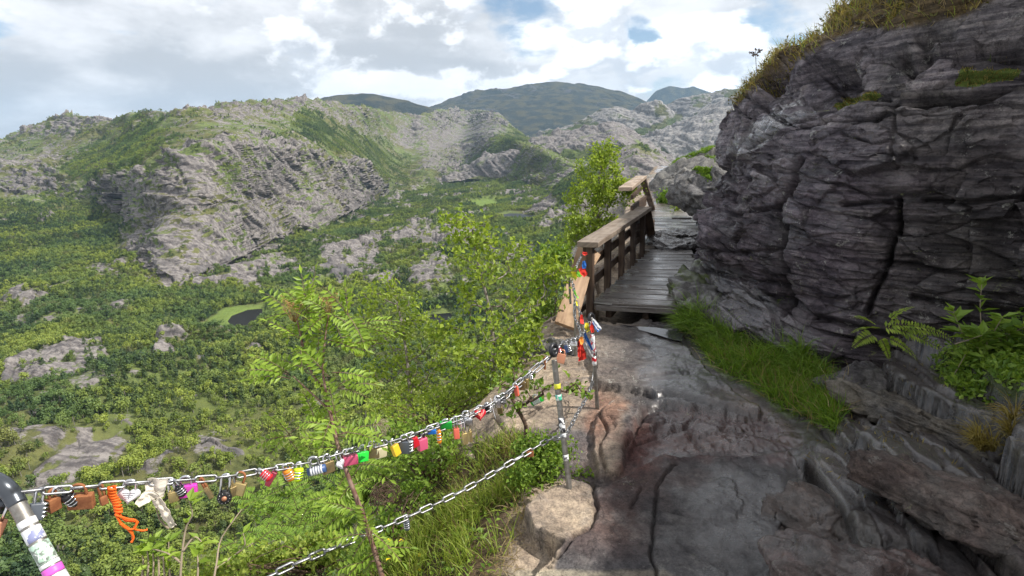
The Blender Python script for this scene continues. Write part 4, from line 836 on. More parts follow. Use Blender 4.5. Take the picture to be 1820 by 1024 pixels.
# ---- single boulders and slabs: a block cut by planes, roughened
def boulder(name, c, size, rot, seed, colr, mat, label, cat='rock', planes=9, wet=.2, moss=.1, group=None, res=64, flat=.16, lich=.4):
    r = np.random.default_rng(seed)
    n = int(res*RES)
    th = np.linspace(0, pi, n); phi = np.linspace(0, 2*pi, 2*n, endpoint=False)
    D = np.stack([np.sin(th)[:, None]*np.cos(phi), np.sin(th)[:, None]*np.sin(phi), np.cos(th)[:, None]*np.ones_like(phi)], -1)
    rad = np.full(D.shape[:2], 9.)
    dirs = r.normal(size=(planes, 3)); dirs /= np.linalg.norm(dirs, axis=1)[:, None]
    dirs = np.concatenate([dirs, np.eye(3), -np.eye(3)], 0); off = np.concatenate([r.uniform(.72, 1.0, planes), [1, 1, 1, 1, 1, 1]])
    for dv, of in zip(dirs, off):
        dt = D@dv; rad = np.minimum(rad, np.where(dt > .05, of/np.maximum(dt, .05), 9))
    B = D*rad[..., None]*np.array(size)/2
    sz = float(np.mean(size))
    B2 = B+np.array([seed*3.1, 0, 0])
    h = sz*(.05*fbm(B2, 2.2/sz, 4, .5, seed)+.045*fbm(B2, 4/sz, 4, .6, seed+1, True))
    lay = sz*.03*np.tanh(5*perlin(B2*np.array([1, 1, 7])/sz, 1.2, seed+2))
    ra, oa, ga = facets(B2*4.2/sz, seed+40); rb, ob, gb = facets(B2*np.array([1, 1, 2.2])*11/sz, seed+41)
    h = h+sz*(.030*ra[..., 0]+.045*(oa*ra).sum(-1)+.010*rb[..., 0]+.016*(ob*rb).sum(-1)-.012*np.exp(-ga/.06))
    B = B+D*(h+lay)[..., None]
    Mr = np.array(Matrix.Rotation(rot[2], 3, 'Z') @ Matrix.Rotation(rot[1], 3, 'Y') @ Matrix.Rotation(rot[0], 3, 'X'))
    W = B@Mr.T+np.array(c)
    nr_, nc_ = W.shape[:2]
    a = (np.arange(nr_-1)[:, None]*nc_+np.arange(nc_)[None]).ravel(); b = (np.arange(nr_-1)[:, None]*nc_+((np.arange(nc_)+1) % nc_)[None]).ravel()
    F = np.stack([a, a+nc_, b+nc_, b], 1)
    up = fbm(W, 2.5, 3, .5, seed+5)
    pt_ = np.clip(fbm(W, 4.5, 4, .6, seed+60)*1.8+.3, 0, .85)[..., None]; Cc = (np.zeros(W.shape)+np.array(colr))*(1-pt_)+pt_*(np.mean(colr)*np.array([1.0, .97, .93])); Cc = Cc*((1+.5*up)*(1+.18*rb[..., 2]))[..., None]
    nz_ = grid_normals(W); nz_ = np.where(((nz_*(W-np.array(c))).sum(-1) < 0)[..., None], -nz_, nz_); BO[seed] = (W, nz_)
    o = mk(name, W.reshape(-1, 3), F, mat, attrs={'Col': Cc.reshape(-1, 3), 'wet': np.full(up.size, wet), 'lich': np.full(up.size, lich), 'moss': (moss*sstep(0, .5, up+.2)).ravel()})
    tag(o, label, cat, group); return o
def bp(px, py, y, dz=0): v = at_y(float(px), float(py), y); v[2] += dz; return v
R_ = radians
boulder('boulder', bp(1284, 528, 5.2, -.13), (.95, 1.25, .58), (R_(10), R_(14), R_(-35)), 3, (.12, .12, .12), M_BOULD, 'dark grey boulder between the near planks and the cliff foot', wet=.5, moss=.55, res=110)
boulder('rock_slab', bp(1500, 930, 1.95, -.10), (.62, .5, .26), (R_(-8), R_(12), R_(-25)), 5, (.12, .085, .07), M_BOULD, 'brown wet rock block with a dark hollow beneath, right of the path slab', wet=.5, moss=.3, res=100)
boulder('rock_slab', bp(1600, 1010, 1.55, -.10), (.75, .34, .22), (R_(4), R_(8), R_(-12)), 6, (.13, .08, .07), M_BOULD, 'reddish brown rock slab at the very bottom of the photo, right of the path', wet=.55, moss=.05, res=100)
boulder('rock_slab', bp(1570, 800, 2.6, -.03), (.20, 1.15, .2), (R_(-6), R_(26), R_(14)), 8, (.20, .175, .14), M_BOULD, 'long narrow pale ledge of split rock running down towards the camera', wet=.15, moss=.25, res=100)
boulder('rock_slab', bp(1660, 765, 2.7, .02), (.5, 1.1, .18), (R_(-4), R_(20), R_(16)), 9, (.13, .115, .095), M_BOULD, 'broad tilted grey brown slab below the leafy ferns', wet=.3, moss=.35, res=110)
boulder('rock_slab', bp(1770, 930, 1.75, .0), (.52, .8, .15), (R_(2), R_(16), R_(30)), 10, (.10, .076, .068), M_BOULD, 'brown slanting slab in the lower right corner of the photo', wet=.3, moss=.1, res=100)
boulder('boulder', bp(1490, 745, 3.0, -.05), (.34, .5, .22), (R_(6), R_(10), R_(30)), 12, (.12, .115, .10), M_BOULD, 'lichened rock lump at the lower end of the long grass tuft', wet=.2, moss=.5)
boulder('boulder', bp(1530, 690, 3.35, -.02), (.55, .4, .3), (R_(12), R_(0), R_(20)), 13, (.095, .09, .095), M_BOULD, 'dark broken rock at the foot of the cliff beside the bright fern', wet=.3, moss=.35)
boulder('boulder', bp(1010, 610, 4.35, -.14), (.62, .5, .34), (R_(0), R_(16), R_(30)), 14, (.15, .15, .15), M_BOULD, 'rounded grey boulder under the sloping end boards of the near railing', wet=.1, moss=.2)
boulder('boulder', bp(872, 775, 3.25, -.24), (.75, .62, .52), (R_(0), R_(22), R_(-30)), 15, (.36, .30, .24), M_BOULD, 'pale sunlit boulder behind the chain left of the twiggy shrub', wet=0, moss=.05, res=100, lich=.7)
# steps of flat stones between the two boardwalks
for k, (px, py, y, sx, sy, sd, col_, lb) in enumerate([(1182, 424, 8.35, .42, .42, 21, (.12, .12, .12), 'flat dark stone step at the left, just beyond the near planks'), (1214, 421, 8.45, .40, .40, 22, (.16, .16, .165), 'pale wet stone step below the edge of the far planks'), (1205, 437, 7.95, .55, .42, 23, (.14, .14, .145), 'broad flat stone lying at the far end of the near planks'),
     (1240, 436, 8.0, .34, .6, 24, (.11, .11, .115), 'dark flat stone squeezed against the cliff beside the planks')]):
    boulder('stepping_stone', bp(px, py, y, -.02), (sx*1.25, sy*1.3, .22), (R_(3*(-1)**k), R_(4), R_(20*k)), sd, col_, M_BOULD, lb, 'stone', wet=.8, moss=.15, lich=.1)
# rocks beyond the far planks
boulder('rock_outcrop', bp(1268, 348, 9.6, -.0), (.95, 1.6, .72), (R_(10), R_(-8), R_(30)), 31, (.15, .15, .155), M_BOULD, 'dark angular boulder overhanging the right edge of the far planks', 'rock', wet=.3, moss=.1, res=90)
boulder('rock_outcrop', bp(1222, 350, 14.5, -.30), (2.3, 3.2, 1.5), (R_(16), R_(-16), R_(-38)), 32, (.15, .15, .145), M_BOULD, 'smooth grey rock hump just beyond the end of the far planks', 'rock', wet=0, moss=.1, res=90)
boulder('rock_outcrop', bp(1222, 330, 20, -.9), (6.4, 7, 2.5), (R_(8), R_(-14), R_(-30)), 33, (.22, .21, .19), M_BOULD, 'long pale rock shoulder topped with bright grass, behind the far planks', 'rock', wet=0, moss=.3, res=110)
boulder('rock_outcrop', bp(1262, 292, 26, -1.0), (6.5, 8, 3.0), (R_(4), R_(-24), R_(-30)), 34, (.24, .23, .21), M_BOULD, 'highest pale rock shoulder, its grassy top meeting the cliff edge', 'rock', wet=0, moss=.5, res=100)
# ================================================================= boardwalk and railings
def wood_mat(name, a, b, rough, spec=.4, rot=0.0, scl=(2, 30, 30)):
    m = bpy.data.materials.new(name); m.use_nodes = True; nt = m.node_tree; bs = nt.nodes['Principled BSDF']
    tcx = nt.nodes.new('ShaderNodeTexCoord').outputs['UV']
    g = noise(nt, vmap(nt, tcx, scale=scl), 1.0, 6, .6, dist=.4); p = noise(nt, vmap(nt, tcx, scale=(3, 5, 3)), 1.0, 4, .6)
    oi = nt.nodes.new('ShaderNodeObjectInfo')
    c = mix(nt, mapr(nt, g, .35, .65), col4(a), col4(b)); c = mix(nt, mth(nt, 'MULTIPLY', mapr(nt, p, .45, .7), .55), c, tuple(x*.45 for x in a)+(1,))
    c = mix(nt, 1.0, c, mix(nt, oi.outputs['Random'], (.72, .72, .74, 1), (1.25, 1.2, 1.15, 1)), 'MULTIPLY')
    nt.links.new(c, bs.inputs['Base Color']); bs.inputs['Specular IOR Level'].default_value = spec
    nt.links.new(mapr(nt, p, .35, .65, rough-.12, rough+.15), bs.inputs['Roughness'])
    nt.links.new(N(nt, 'ShaderNodeBump', {'Strength': .5, 'Distance': .004, 'Height': g}), bs.inputs['Normal'])
    return m
M_DECK = wood_mat('wet_dark_planks', (.085, .075, .07), (.20, .19, .185), .30, .6)
M_RAIL = wood_mat('weathered_rail', (.22, .17, .13), (.34, .28, .22), .6)
M_POSTW = wood_mat('dark_timber', (.05, .032, .024), (.10, .068, .048), .6)
M_BOARD = wood_mat('sunlit_board', (.28, .18, .11), (.42, .29, .18), .65)
M_STEEL = plain('galvanised_bracket', (.45, .45, .45), .4, .8)
def beam(name, p0, p1, w_, h_, mat, parent=None, side=None, bev=.004, twist=0):
    """a sawn timber from p0 to p1; w_ across, h_ along its second axis"""
    p0 = Vector(p0); p1 = Vector(p1); d = (p1-p0); L = d.length; d.normalize()
    s_ = Vector(side) if side is not None else Vector((0, 0, 1)).cross(d)
    s_ = (s_-d*s_.dot(d)).normalized(); u = d.cross(s_)
    bm = bmesh.new(); uvl = bm.loops.layers.uv.new('UVMap')
    nseg = max(2, int(L/.25)); rings = []
    rs = random.Random(int(abs(p0.x*977+p1.y*613+w_*100)*10))
    for k in range(nseg+1):
        t = k/nseg; c = p0+d*L*t+s_*rs.uniform(-1, 1)*.0015+u*rs.uniform(-1, 1)*.0015
        rings.append([bm.verts.new(c+s_*a*w_/2+u*b*h_/2) for a, b in ((-1, -1), (1, -1), (1, 1), (-1, 1))])
    for k in range(nseg):
        for j in range(4): bm.faces.new((rings[k][j], rings[k][(j+1) % 4], rings[k+1][(j+1) % 4], rings[k+1][j]))
    bm.faces.new(rings[0][::-1]); bm.faces.new(rings[-1])
    bmesh.ops.recalc_face_normals(bm, faces=bm.faces)
    ed = [e for e in bm.edges if e.calc_face_angle(0) > .5]
    bmesh.ops.bevel(bm, geom=ed, offset=min(bev, w_*.2, h_*.2), segments=2, affect='EDGES', profile=.5)
    off = rs.uniform(0, 9)
    for f in bm.faces:
        for l in f.loops:
            v = l.vert.co-p0; l[uvl].uv = (v.dot(d)+off, v.dot(s_)*.6+v.dot(u)*.8+off)
    me = bpy.data.meshes.new(name); bm.to_mesh(me); bm.free(); me.materials.append(mat)
    o = bpy.data.objects.new(name, me); COL.objects.link(o)
    if parent is not None: o.parent = parent
    return o
def lv(a, b, t): return a*(1-t)+b*t
def gpt(px, py, z): return at_z(float(px), float(py), z)
def deck(name, quad, n, zt, label, jit=0.03, skew=0):
    root = empty(name); tag(root, label, 'boardwalk')
    nl, nr2, fl, fr_ = quad
    for k in range(n):
        t0 = k/n; t1 = (k+.9)/n; tm = (t0+t1)/2
        a = lv(nl, fl, tm); b = lv(nr2, fr_, tm); wd = float(np.linalg.norm(lv(nl, fl, t1)-lv(nl, fl, t0)))*.98
        dr = (b-a)/np.linalg.norm(b-a); ex = random.uniform(-jit, jit*2)
        beam('plank', a-dr*.05, b+dr*ex+np.array([0, 0, random.uniform(-.006, .006)]), wd, .045, M_DECK, root, side=(lv(nl, fl, t1)-lv(nl, fl, t0)))
    for f in (.08, .5, .92):
        a = lv(nl, nr2, f); b = lv(fl, fr_, f)
        a = lv(a, b, .05)
        beam('joist', a+np.array([0, 0, -.105]), b+np.array([0, 0, -.105]), .06, .13, M_POSTW, root)
    return root
ZD = .14
q1 = (gpt(1062, 541, ZD), gpt(1230, 549, ZD), gpt(1164, 446, ZD), gpt(1232, 446, ZD))
d1 = deck('boardwalk', q1, 15, ZD, 'near boardwalk of wet dark planks beside the wooden railing')
beam('fascia', q1[0]+np.array([-.02, -.03, -.022]), q1[1]+np.array([0, -.03, -.022]), .03, .05, M_DECK, d1)
ZE = .22
q2 = (gpt(1156, 414, ZE), gpt(1246, 416, ZE), gpt(1157, 370, ZE), gpt(1226, 370, ZE))
d2 = deck('boardwalk', q2, 9, ZE, 'far boardwalk of wet grey planks beyond the flat stone steps')
# lengthwise board on the far deck
beam('edge_board', lv(q2[1], q2[0], .30)*.55+lv(q2[3], q2[2], .30)*.45+np.array([0, 0, .03]), lv(q2[3], q2[2], .12)+np.array([0, 0, .03]), .35, .03, M_DECK, d2)

rl = empty('wooden_railing'); tag(rl, 'near wooden railing with a broad weathered top board and dark posts', 'railing')
def px_on(px, py, ref): return at_y(float(px), float(py), float(ref[1]))
base0 = gpt(1054, 541, ZD); base1 = gpt(1152, 446, ZD)
ctrs = []
T0 = px_on(1049, 432, base0); T1 = px_on(1143, 372, base1)
dvec = (T1-T0)/np.linalg.norm(T1-T0); sidev = np.cross(dvec, [0, 0, 1]); sidev /= np.linalg.norm(sidev)
beam('top_rail', T0-dvec*.10, T1+dvec*.12, .20, .05, M_RAIL, rl)
for k, t in enumerate((0.0, .25, .5, .75, 1.0)):
    tt = t; zb = lv(base0, base1, tt); zt_ = lv(T0, T1, tt); top = np.array([zt_[0], zt_[1], zt_[2]-.026]); bot = np.array([zt_[0], zt_[1], ZD-.12])
    beam('post', bot, top, .075, .065, M_POSTW, rl, side=tuple(dvec), bev=.006)
    if k < 5:
        f = bot+np.array([0, 0, .13])+sidev*.04
        beam('bracket', f+np.array([0, 0, .01]), f+sidev*.17+np.array([0, 0, .012])-dvec*.02, .025, .006, M_STEEL, rl)
for hh, wd in ((.16, .085), (.36, .095)):
    a = T0.copy(); b = T1.copy(); a[2] = ZD+hh; b[2] = ZD+hh
    beam('side_rail', a-sidev*.055, b-sidev*.055, .03, wd, M_POSTW, rl)
beam('side_rail', np.array([T0[0], T0[1], T0[2]-.08])-sidev*.055, np.array([T1[0], T1[1], T1[2]-.08])-sidev*.055, .03, .07, M_POSTW, rl)
# sloping end boards coming down towards the chain
e0 = px_on(1056, 446, base0)+np.array([0, 0, 0]); 
eb = at_y(1003., 578., 4.55)
sd_ = (at_y(1024., 583., 4.55)-at_y(985., 574., 4.55))
eb_top = at_y(1042., 448., 5.45)
b1_ = beam('end_board', at_y(1004., 580., 4.6), at_y(1043., 445., 5.42), .19, .035, M_BOARD, rl, side=tuple(sd_))
beam('end_board', at_y(1018., 512., 5.05), at_y(1056., 446., 5.52), .15, .035, M_BOARD, rl, side=(.8, .2, -.45))
beam('brace', at_y(1020., 528., 5.2), at_y(1050., 508., 5.55), .03, .10, M_BOARD, rl)
beam('brace', at_y(1022., 560., 5.1), at_y(1052., 532., 5.5), .03, .06, M_POSTW, rl)
# far end brace of the near railing
beam('end_board', px_on(1148, 378, T1)+dvec*.1, gpt(1160, 432, .12), .12, .035, M_POSTW, rl, side=(1, -.1, .2))
# second railing
r2 = empty('wooden_railing'); tag(r2, 'far dark railing with close boarding, half hidden by the birch', 'railing')
yb = float(q2[0][1])
U1 = at_y(1140., 315., yb); U0_ = at_y(1092., 350., yb-3.2)
dv2 = (U1-U0_)/np.linalg.norm(U1-U0_)
beam('top_rail', lv(U0_, U1, .3), U1, .16, .045, M_RAIL, r2)
foot2 = gpt(1160, 371, .28)
beam('end_post', foot2, U1+np.array([.02, 0, -.03]), .10, .07, M_POSTW, r2, side=(1, 0, 0))
for k in range(4):
    dz = -.17-.19*k
    a = lv(U0_, U1, .55)+np.array([0, 0, dz]); b = U1+np.array([.07*k, 0, dz])
    beam('side_rail', a, b, .035, .15 if k else .06, M_POSTW, r2)
for t in (.02, .5):
    if t < .1: continue
   
    c = lv(U0_, U1, t); beam('post', c+np.array([0, 0, -1.0]), c+np.array([0, 0, -.03]), .07, .07, M_POSTW, r2)
# puddle in front of the step
zc_p = float(ground_z(1.25, 4.85))+.0
pp = [gpt(a, b, .066) for a, b in ((1096, 576), (1130, 580), (1165, 582), (1200, 588), (1214, 594), (1212, 606), (1196, 604), (1165, 594), (1125, 583))]
M_PUD = plain('puddle_water', (.03, .03, .035), .08, 0, 1.0)
pd = mk('puddle', pp, [tuple(range(len(pp)))], M_PUD); tag(pd, kind='structure')
# ================================================================= plants close by
G_YEL = leaf_mat('birch_leaves', (.15, .24, .03, 1), (.38, .48, .08, 1), .45, .45, False)
G_MID = leaf_mat('shrub_leaves', (.10, .19, .025, 1), (.27, .39, .06, 1), .4, .5, False)
G_ROW = leaf_mat('rowan_leaves', (.17, .28, .03, 1), (.36, .50, .08, 1), .45, .45, False)
G_FERN = leaf_mat('fern_leaves', (.12, .22, .03, 1), (.29, .43, .07, 1), .42, .5, False)
G_GRASS = leaf_mat('grass_blades', (.14, .22, .03, 1), (.38, .45, .09, 1), .38, .5, False)
G_LUSH = leaf_mat('lush_grass', (.07, .15, .018, 1), (.24, .37, .055, 1), .4, .45, False)
G_DRY = leaf_mat('dry_grass', (.20, .14, .07, 1), (.42, .34, .17, 1), .3, .6, False)
G_HEATH = leaf_mat('heath_tufts', (.14, .10, .03, 1), (.36, .30, .09, 1), .35, .6, False)
M_TWIG = plain('twig_bark', (.17, .14, .12), .85, c2=(.30, .27, .24), ns=30)
M_DTWIG = plain('dark_twig_bark', (.07, .045, .035), .85, c2=(.14, .09, .06), ns=30)
M_DEAD = plain('dead_stalks', (.32, .26, .19), .9)

def unit(v): return v/(np.linalg.norm(v, axis=-1, keepdims=True)+1e-12)
def leaves_geo(pos, d, nrm, ln, wd, fold=.25, belly=.45):
    """folded leaves: base, two sides, tip; returns verts, tris"""
    d = unit(d); sd = unit(np.cross(d, nrm)); up = np.cross(sd, d)
    ln = np.broadcast_to(ln, (len(pos),))[:, None]; wd = np.broadcast_to(wd, (len(pos),))[:, None]
    b = pos; t = pos+d*ln-up*ln*.08
    m = pos+d*ln*belly
    l = m+sd*wd/2+up*wd*fold; r = m-sd*wd/2+up*wd*fold
    V = np.stack([b, l, t, r], 1).reshape(-1, 3); k = np.arange(len(pos))*4
    F = np.concatenate([np.stack([k, k+2, k+1], 1), np.stack([k, k+3, k+2], 1)], 0)
    return V, F
def blades_geo(pos, d0, bend, ln, wd, seg=4):
    """grass blades: start direction d0, pulled towards bend with length"""
    n = len(pos); ln = np.broadcast_to(ln, (n,))[:, None]; wd = np.broadcast_to(wd, (n,))[:, None]
    V = np.zeros((n, seg*2+1, 3)); p = pos.copy(); d = unit(d0)
    sd = unit(np.cross(d, RNG.normal(size=(n, 3))))
    for k in range(seg):
        f = 1-(k/seg)**1.6; V[:, 2*k] = p-sd*wd*f/2; V[:, 2*k+1] = p+sd*wd*f/2
        p = p+d*ln/seg; d = unit(d+bend*(1.0/seg)*(.5+k*.5))
    V[:, -1] = p; b = (np.arange(n)*(seg*2+1))[:, None]; F = []
    for k in range(seg-1):
        F += [b+np.array([2*k, 2*k+1, 2*k+3]), b+np.array([2*k, 2*k+3, 2*k+2])]
    F += [b+np.array([2*seg-2, 2*seg-1, 2*seg])]
    return V.reshape(-1, 3), np.concatenate(F, 0)
def join(parts):
    V, F, o = [], [], 0
    for v, f in parts: V.append(v); F.append(f+o); o += len(v)
    return np.concatenate(V), np.concatenate(F)
def tube_geo(pts, rad, ns=5):
    """one tapered tube along pts"""
    pts = np.asarray(pts, float); n = len(pts); rad = np.broadcast_to(rad, (n,))
    t = unit(np.gradient(pts, axis=0)); a = np.array([.31, .17, .93]) if abs(t[0] @ np.array([.31, .17, .93])) < .9 else np.array([1., 0, 0])
    V = []
    for k in range(n):
        s_ = np.cross(t[k], a); s_ /= np.linalg.norm(s_); u_ = np.cross(t[k], s_); a = np.cross(s_, t[k])
        for j in range(ns):
            an = 2*pi*j/ns; V.append(pts[k]+(s_*cos(an)+u_*sin(an))*rad[k])
    F = []
    for k in range(n-1):
        for j in range(ns):
            p = k*ns+j; q = k*ns+(j+1) % ns; F += [(p, q, q+ns), (p, q+ns, p+ns)]
    F += [(0, j+1, j) for j in range(1, ns-1)] + [((n-1)*ns, (n-1)*ns+j, (n-1)*ns+j+1) for j in range(1, ns-1)]
    return np.array(V), np.array(F)
def smooth_path(pts, n=12):
    return catmull(np.asarray(pts, float), n, 0)

def grow_tree(name, label, cat, trunk, blobs, nt_, leaf_n, lsize, lmat, bmat, r0, seed, spread=.07, group=None, hang=.5, twigr=.0022, asp=.72, jitter=.06, wander=.16):
    """skeleton grown out to random points of the crown, leaves along the last twigs; trunk: points; blobs: (centre, radii)"""
    r = np.random.default_rng(seed)
    tk = smooth_path(trunk, 14); nodes = [p for p in tk]; par = [-1]+list(range(len(tk)-1))
    wts = np.array([np.prod(b[1])**.66 for b in blobs]); wts /= wts.sum(); T = []
    for _ in range(nt_):
        c, rd = blobs[r.choice(len(blobs), p=wts)]
        d = r.normal(size=3); d /= np.linalg.norm(d); T.append(np.array(c)+d*np.array(rd)*r.uniform(.25, 1)**.6)
    T = np.array(T); dm = np.linalg.norm(T[:, None]-tk[None], axis=-1).min(1); T = T[np.argsort(dm)]
    ntk = len(tk)
    for q in T:
        nd = np.array(nodes); dist_ = np.linalg.norm(nd-q, axis=1)+.35*np.clip(nd[:, 2]-q[2]+.05, 0, None)+np.where(np.arange(len(nd)) < ntk//4, .6, 0)
        k = int(np.argmin(dist_)); L_ = np.linalg.norm(q-nd[k]); m = max(2, int(L_/.06)); prev = k; p0 = nd[k]
        side_ = r.normal(size=3)*L_*wander; side_[2] += L_*.10
        for i in range(1, m+1):
            t = i/m; p = p0*(1-t)+q*t+side_*sin(pi*t)+r.normal(size=3)*.006; nodes.append(p); par.append(prev); prev = len(nodes)-1
    nodes = np.array(nodes); par = np.array(par); cnt = np.ones(len(nodes))
    for i in range(len(nodes)-1, 0, -1): cnt[par[i]] += cnt[i]
    rad = twigr*np.sqrt(cnt/1.0); rad = np.minimum(rad*r0/rad.max()*1.0+twigr*.3, r0)
    # branches as tubes
    V = []; F = []; o = 0; ns = 5
    dirs = np.zeros_like(nodes); dirs[1:] = nodes[1:]-nodes[par[1:]]; dirs[0] = dirs[1]; dirs = unit(dirs)
    a = unit(np.cross(dirs, np.array([.3, .2, .9]))); b = np.cross(dirs, a); an = 2*pi*np.arange(ns)/ns
    ringf = lambda p, rr_, i: p[:, None]+(a[i][:, None]*np.cos(an)[None, :, None]+b[i][:, None]*np.sin(an)[None, :, None])*rr_[:, None, None]
    idx = np.arange(1, len(nodes)); R0_ = ringf(nodes[par[idx]], np.minimum(rad[par[idx]], rad[idx]*1.3), idx); R1_ = ringf(nodes[idx], rad[idx], idx)
    V = np.concatenate([R0_, R1_], 1).reshape(-1, 3); base = (np.arange(len(idx))*2*ns)[:, None]; F = []
    for j in range(ns): F += [base+np.array([j, (j+1) % ns, ns+(j+1) % ns, ns+j])]
    F = np.concatenate(F, 0)
    # leaves
    w_ = np.where((cnt < 14) & (np.arange(len(nodes)) > ntk), 1.0, 0.02); w_ = w_/w_.sum()
    li = r.choice(len(nodes), leaf_n, p=w_); lp = nodes[li]+r.normal(size=(leaf_n, 3))*spread*.6
    ld_ = r.normal(size=(leaf_n, 3)); ld_[:, 2] -= hang
    ln_ = r.normal(size=(leaf_n, 3))*.65+np.array([.25, -.25, .85])
    sz_ = lsize*r.uniform(.6, 1.25, leaf_n)
    LV, LF = leaves_geo(lp, ld_, ln_, sz_, sz_*asp)
    root = empty(name, tuple(nodes[0])); tag(root, label, cat, group)
    t_ = mk('trunk', V-nodes[0], F, bmat, root); c_ = mk('crown', LV-nodes[0], LF, lmat, root, smooth=False)
    return root
def PY3(px, py, y): return at_y(float(px), float(py), y)
def bl(px, py, y, rx, ry, rd=None):
    """crown lobe given by its place and size in the photograph at distance y"""
    k = y/ (FW[1]*FPX); return (PY3(px, py, y), (rx*k*1.0, (rd if rd else (rx+ry)/2)*k*1.1, ry*k*1.05))

grow_tree('birch_tree', 'largest near birch, bright yellow green, rising left of the sloping end boards', 'tree',
   [PY3(892, 800, 4.2), PY3(882, 700, 4.3), PY3(876, 600, 4.35), PY3(868, 540, 4.4), PY3(850, 470, 4.45), PY3(838, 400, 4.5)],
   [bl(842, 395, 4.5, 34, 15), bl(800, 392, 4.5, 28, 9), bl(868, 408, 4.5, 26, 16), bl(850, 425, 4.5, 44, 14), bl(812, 452, 4.4, 34, 12), bl(905, 440, 4.5, 30, 14), bl(950, 450, 4.5, 32, 20), bl(975, 490, 4.6, 40, 24), bl(880, 478, 4.4, 60, 20), bl(820, 520, 4.4, 44, 14), bl(925, 535, 4.5, 48, 24), bl(985, 530, 4.6, 26, 18), bl(850, 560, 4.3, 60, 20), bl(925, 590, 4.2, 44, 26), bl(800, 590, 4.3, 34, 14), bl(870, 620, 4.1, 70, 24), bl(900, 660, 4.0, 66, 26), bl(945, 625, 4.1, 30, 34), bl(840, 665, 4.1, 40, 20)],
   300, 2900, .046, G_YEL, M_TWIG, .022, 41, .075)
grow_tree('birch_tree', 'slender pale green birch standing left of the largest one, behind the middle of the chain', 'tree',
   [PY3(738, 830, 4.4), PY3(733, 740, 4.5), PY3(727, 680, 4.6), PY3(718, 600, 4.7), PY3(702, 520, 4.8)],
   [bl(698, 502, 4.8, 24, 12), bl(672, 525, 4.7, 34, 12), bl(712, 535, 4.8, 30, 14), bl(740, 565, 4.8, 30, 14), bl(660, 560, 4.7, 30, 16), bl(700, 585, 4.7, 50, 18), bl(765, 600, 4.7, 30, 16), bl(650, 612, 4.6, 32, 18), bl(720, 630, 4.7, 44, 18), bl(785, 640, 4.7, 26, 18), bl(680, 660, 4.6, 46, 18), bl(750, 680, 4.6, 40, 20), bl(705, 715, 4.4, 50, 18), bl(790, 700, 4.5, 34, 22)],
   230, 2000, .042, G_YEL, M_TWIG, .018, 42, .075)
grow_tree('birch_tree', 'dense small leaved birch pressing against the outside of the wooden railing', 'tree',
   [PY3(1075, 500, 8.0), PY3(1068, 430, 8.3), PY3(1062, 370, 8.5), PY3(1066, 310, 8.6), PY3(1075, 262, 8.7)],
   [bl(1075, 275, 8.7, 26, 18), bl(1062, 305, 8.6, 42, 25), bl(1045, 345, 8.5, 42, 28), bl(1085, 340, 8.6, 40, 26), bl(1050, 385, 8.4, 48, 24), bl(1110, 335, 8.6, 26, 14), bl(1020, 425, 8.3, 36, 20), bl(1040, 405, 8.3, 40, 20)],
   260, 6500, .050, G_YEL, M_TWIG, .03, 43, .08)
grow_tree('birch_shrub', 'low birch bush growing up the rock just below the foot of the railing', 'shrub',
   [PY3(975, 660, 5.6), PY3(985, 560, 5.8), PY3(990, 500, 5.9), PY3(985, 450, 6.0)],
   [bl(985, 455, 6.0, 30, 22), bl(965, 495, 5.9, 32, 28), bl(950, 555, 5.7, 38, 35), bl(935, 610, 5.3, 40, 34)], 80, 2200, .048, G_MID, M_TWIG, .015, 44, .08)
grow_tree('twiggy_shrub', 'dark twisted shrub with few leaves in front of the pale boulder by the middle post', 'shrub',
   [PY3(944, 830, 2.62), PY3(935, 775, 2.66), PY3(933, 752, 2.66), PY3(915, 720, 2.68), PY3(900, 690, 2.7)],
   [bl(900, 690, 2.7, 30, 16), bl(925, 712, 2.66, 36, 22), bl(965, 690, 2.62, 22, 20), bl(925, 665, 2.7, 40, 14), bl(1020, 690, 2.66, 34, 12), bl(985, 655, 2.7, 16, 14)], 46, 230, .034, G_MID, M_DTWIG, .011, 45, .03, asp=.7, wander=.3)
def bush(name, label, blobs, n, ls, mat, seed, cat='bush', asp=.6, stems=True, up=.6, group=None, base=None):
    """low leafy plant: stems from one foot and leaves through its lobes"""
    r = np.random.default_rng(seed); wts = np.array([np.prod(b[1])**.7 for b in blobs]); wts /= wts.sum()
    k = r.choice(len(blobs), n, p=wts); c = np.array([b[0] for b in blobs])[k]; rd = np.array([b[1] for b in blobs])[k]
    d = unit(r.normal(size=(n, 3))); p = c+d*rd*(r.uniform(0.15, 1, (n, 1))**.5)
    # gather into sprays
    cl = unit(r.normal(size=(max(6, n//14), 3))); kk = r.choice(len(blobs), len(cl), p=wts)
    cc = np.array([b[0] for b in blobs])[kk]+cl*np.array([b[1] for b in blobs])[kk]*(r.uniform(.2, 1.05, (len(cl), 1))**.5)
    j = r.integers(0, len(cc), n); p = np.where((r.random(n) < .7)[:, None], cc[j]+r.normal(size=(n, 3))*ls*1.1, p)
    s_ = ls*r.uniform(.6, 1.3, n)
    nn = r.normal(size=(n, 3))*.6+np.array([.2, -.25, .9])
    V, F = leaves_geo(p, r.normal(size=(n, 3))+np.array([0, 0, -.1+up*.3]), nn, s_, s_*asp)
    lo = blobs[0][0].copy(); lo[2] = min(b[0][2]-b[1][2] for b in blobs); 
    if base is not None: lo = np.array(base)
    root = empty(name, tuple(lo)); tag(root, label, cat, group)
    mk('leaves', V-lo, F, mat, root, smooth=False)
    G = []
    for q in cc[:60]:
        m = (lo+q)/2+r.normal(size=3)*.04; G.append(tube_geo(smooth_path([lo+r.normal(size=3)*.02, m, q], 5), np.linspace(.004, .0012, 5), 4))
    V, F = join(G); mk('stems', V-lo, F, M_DTWIG, root)
    return root
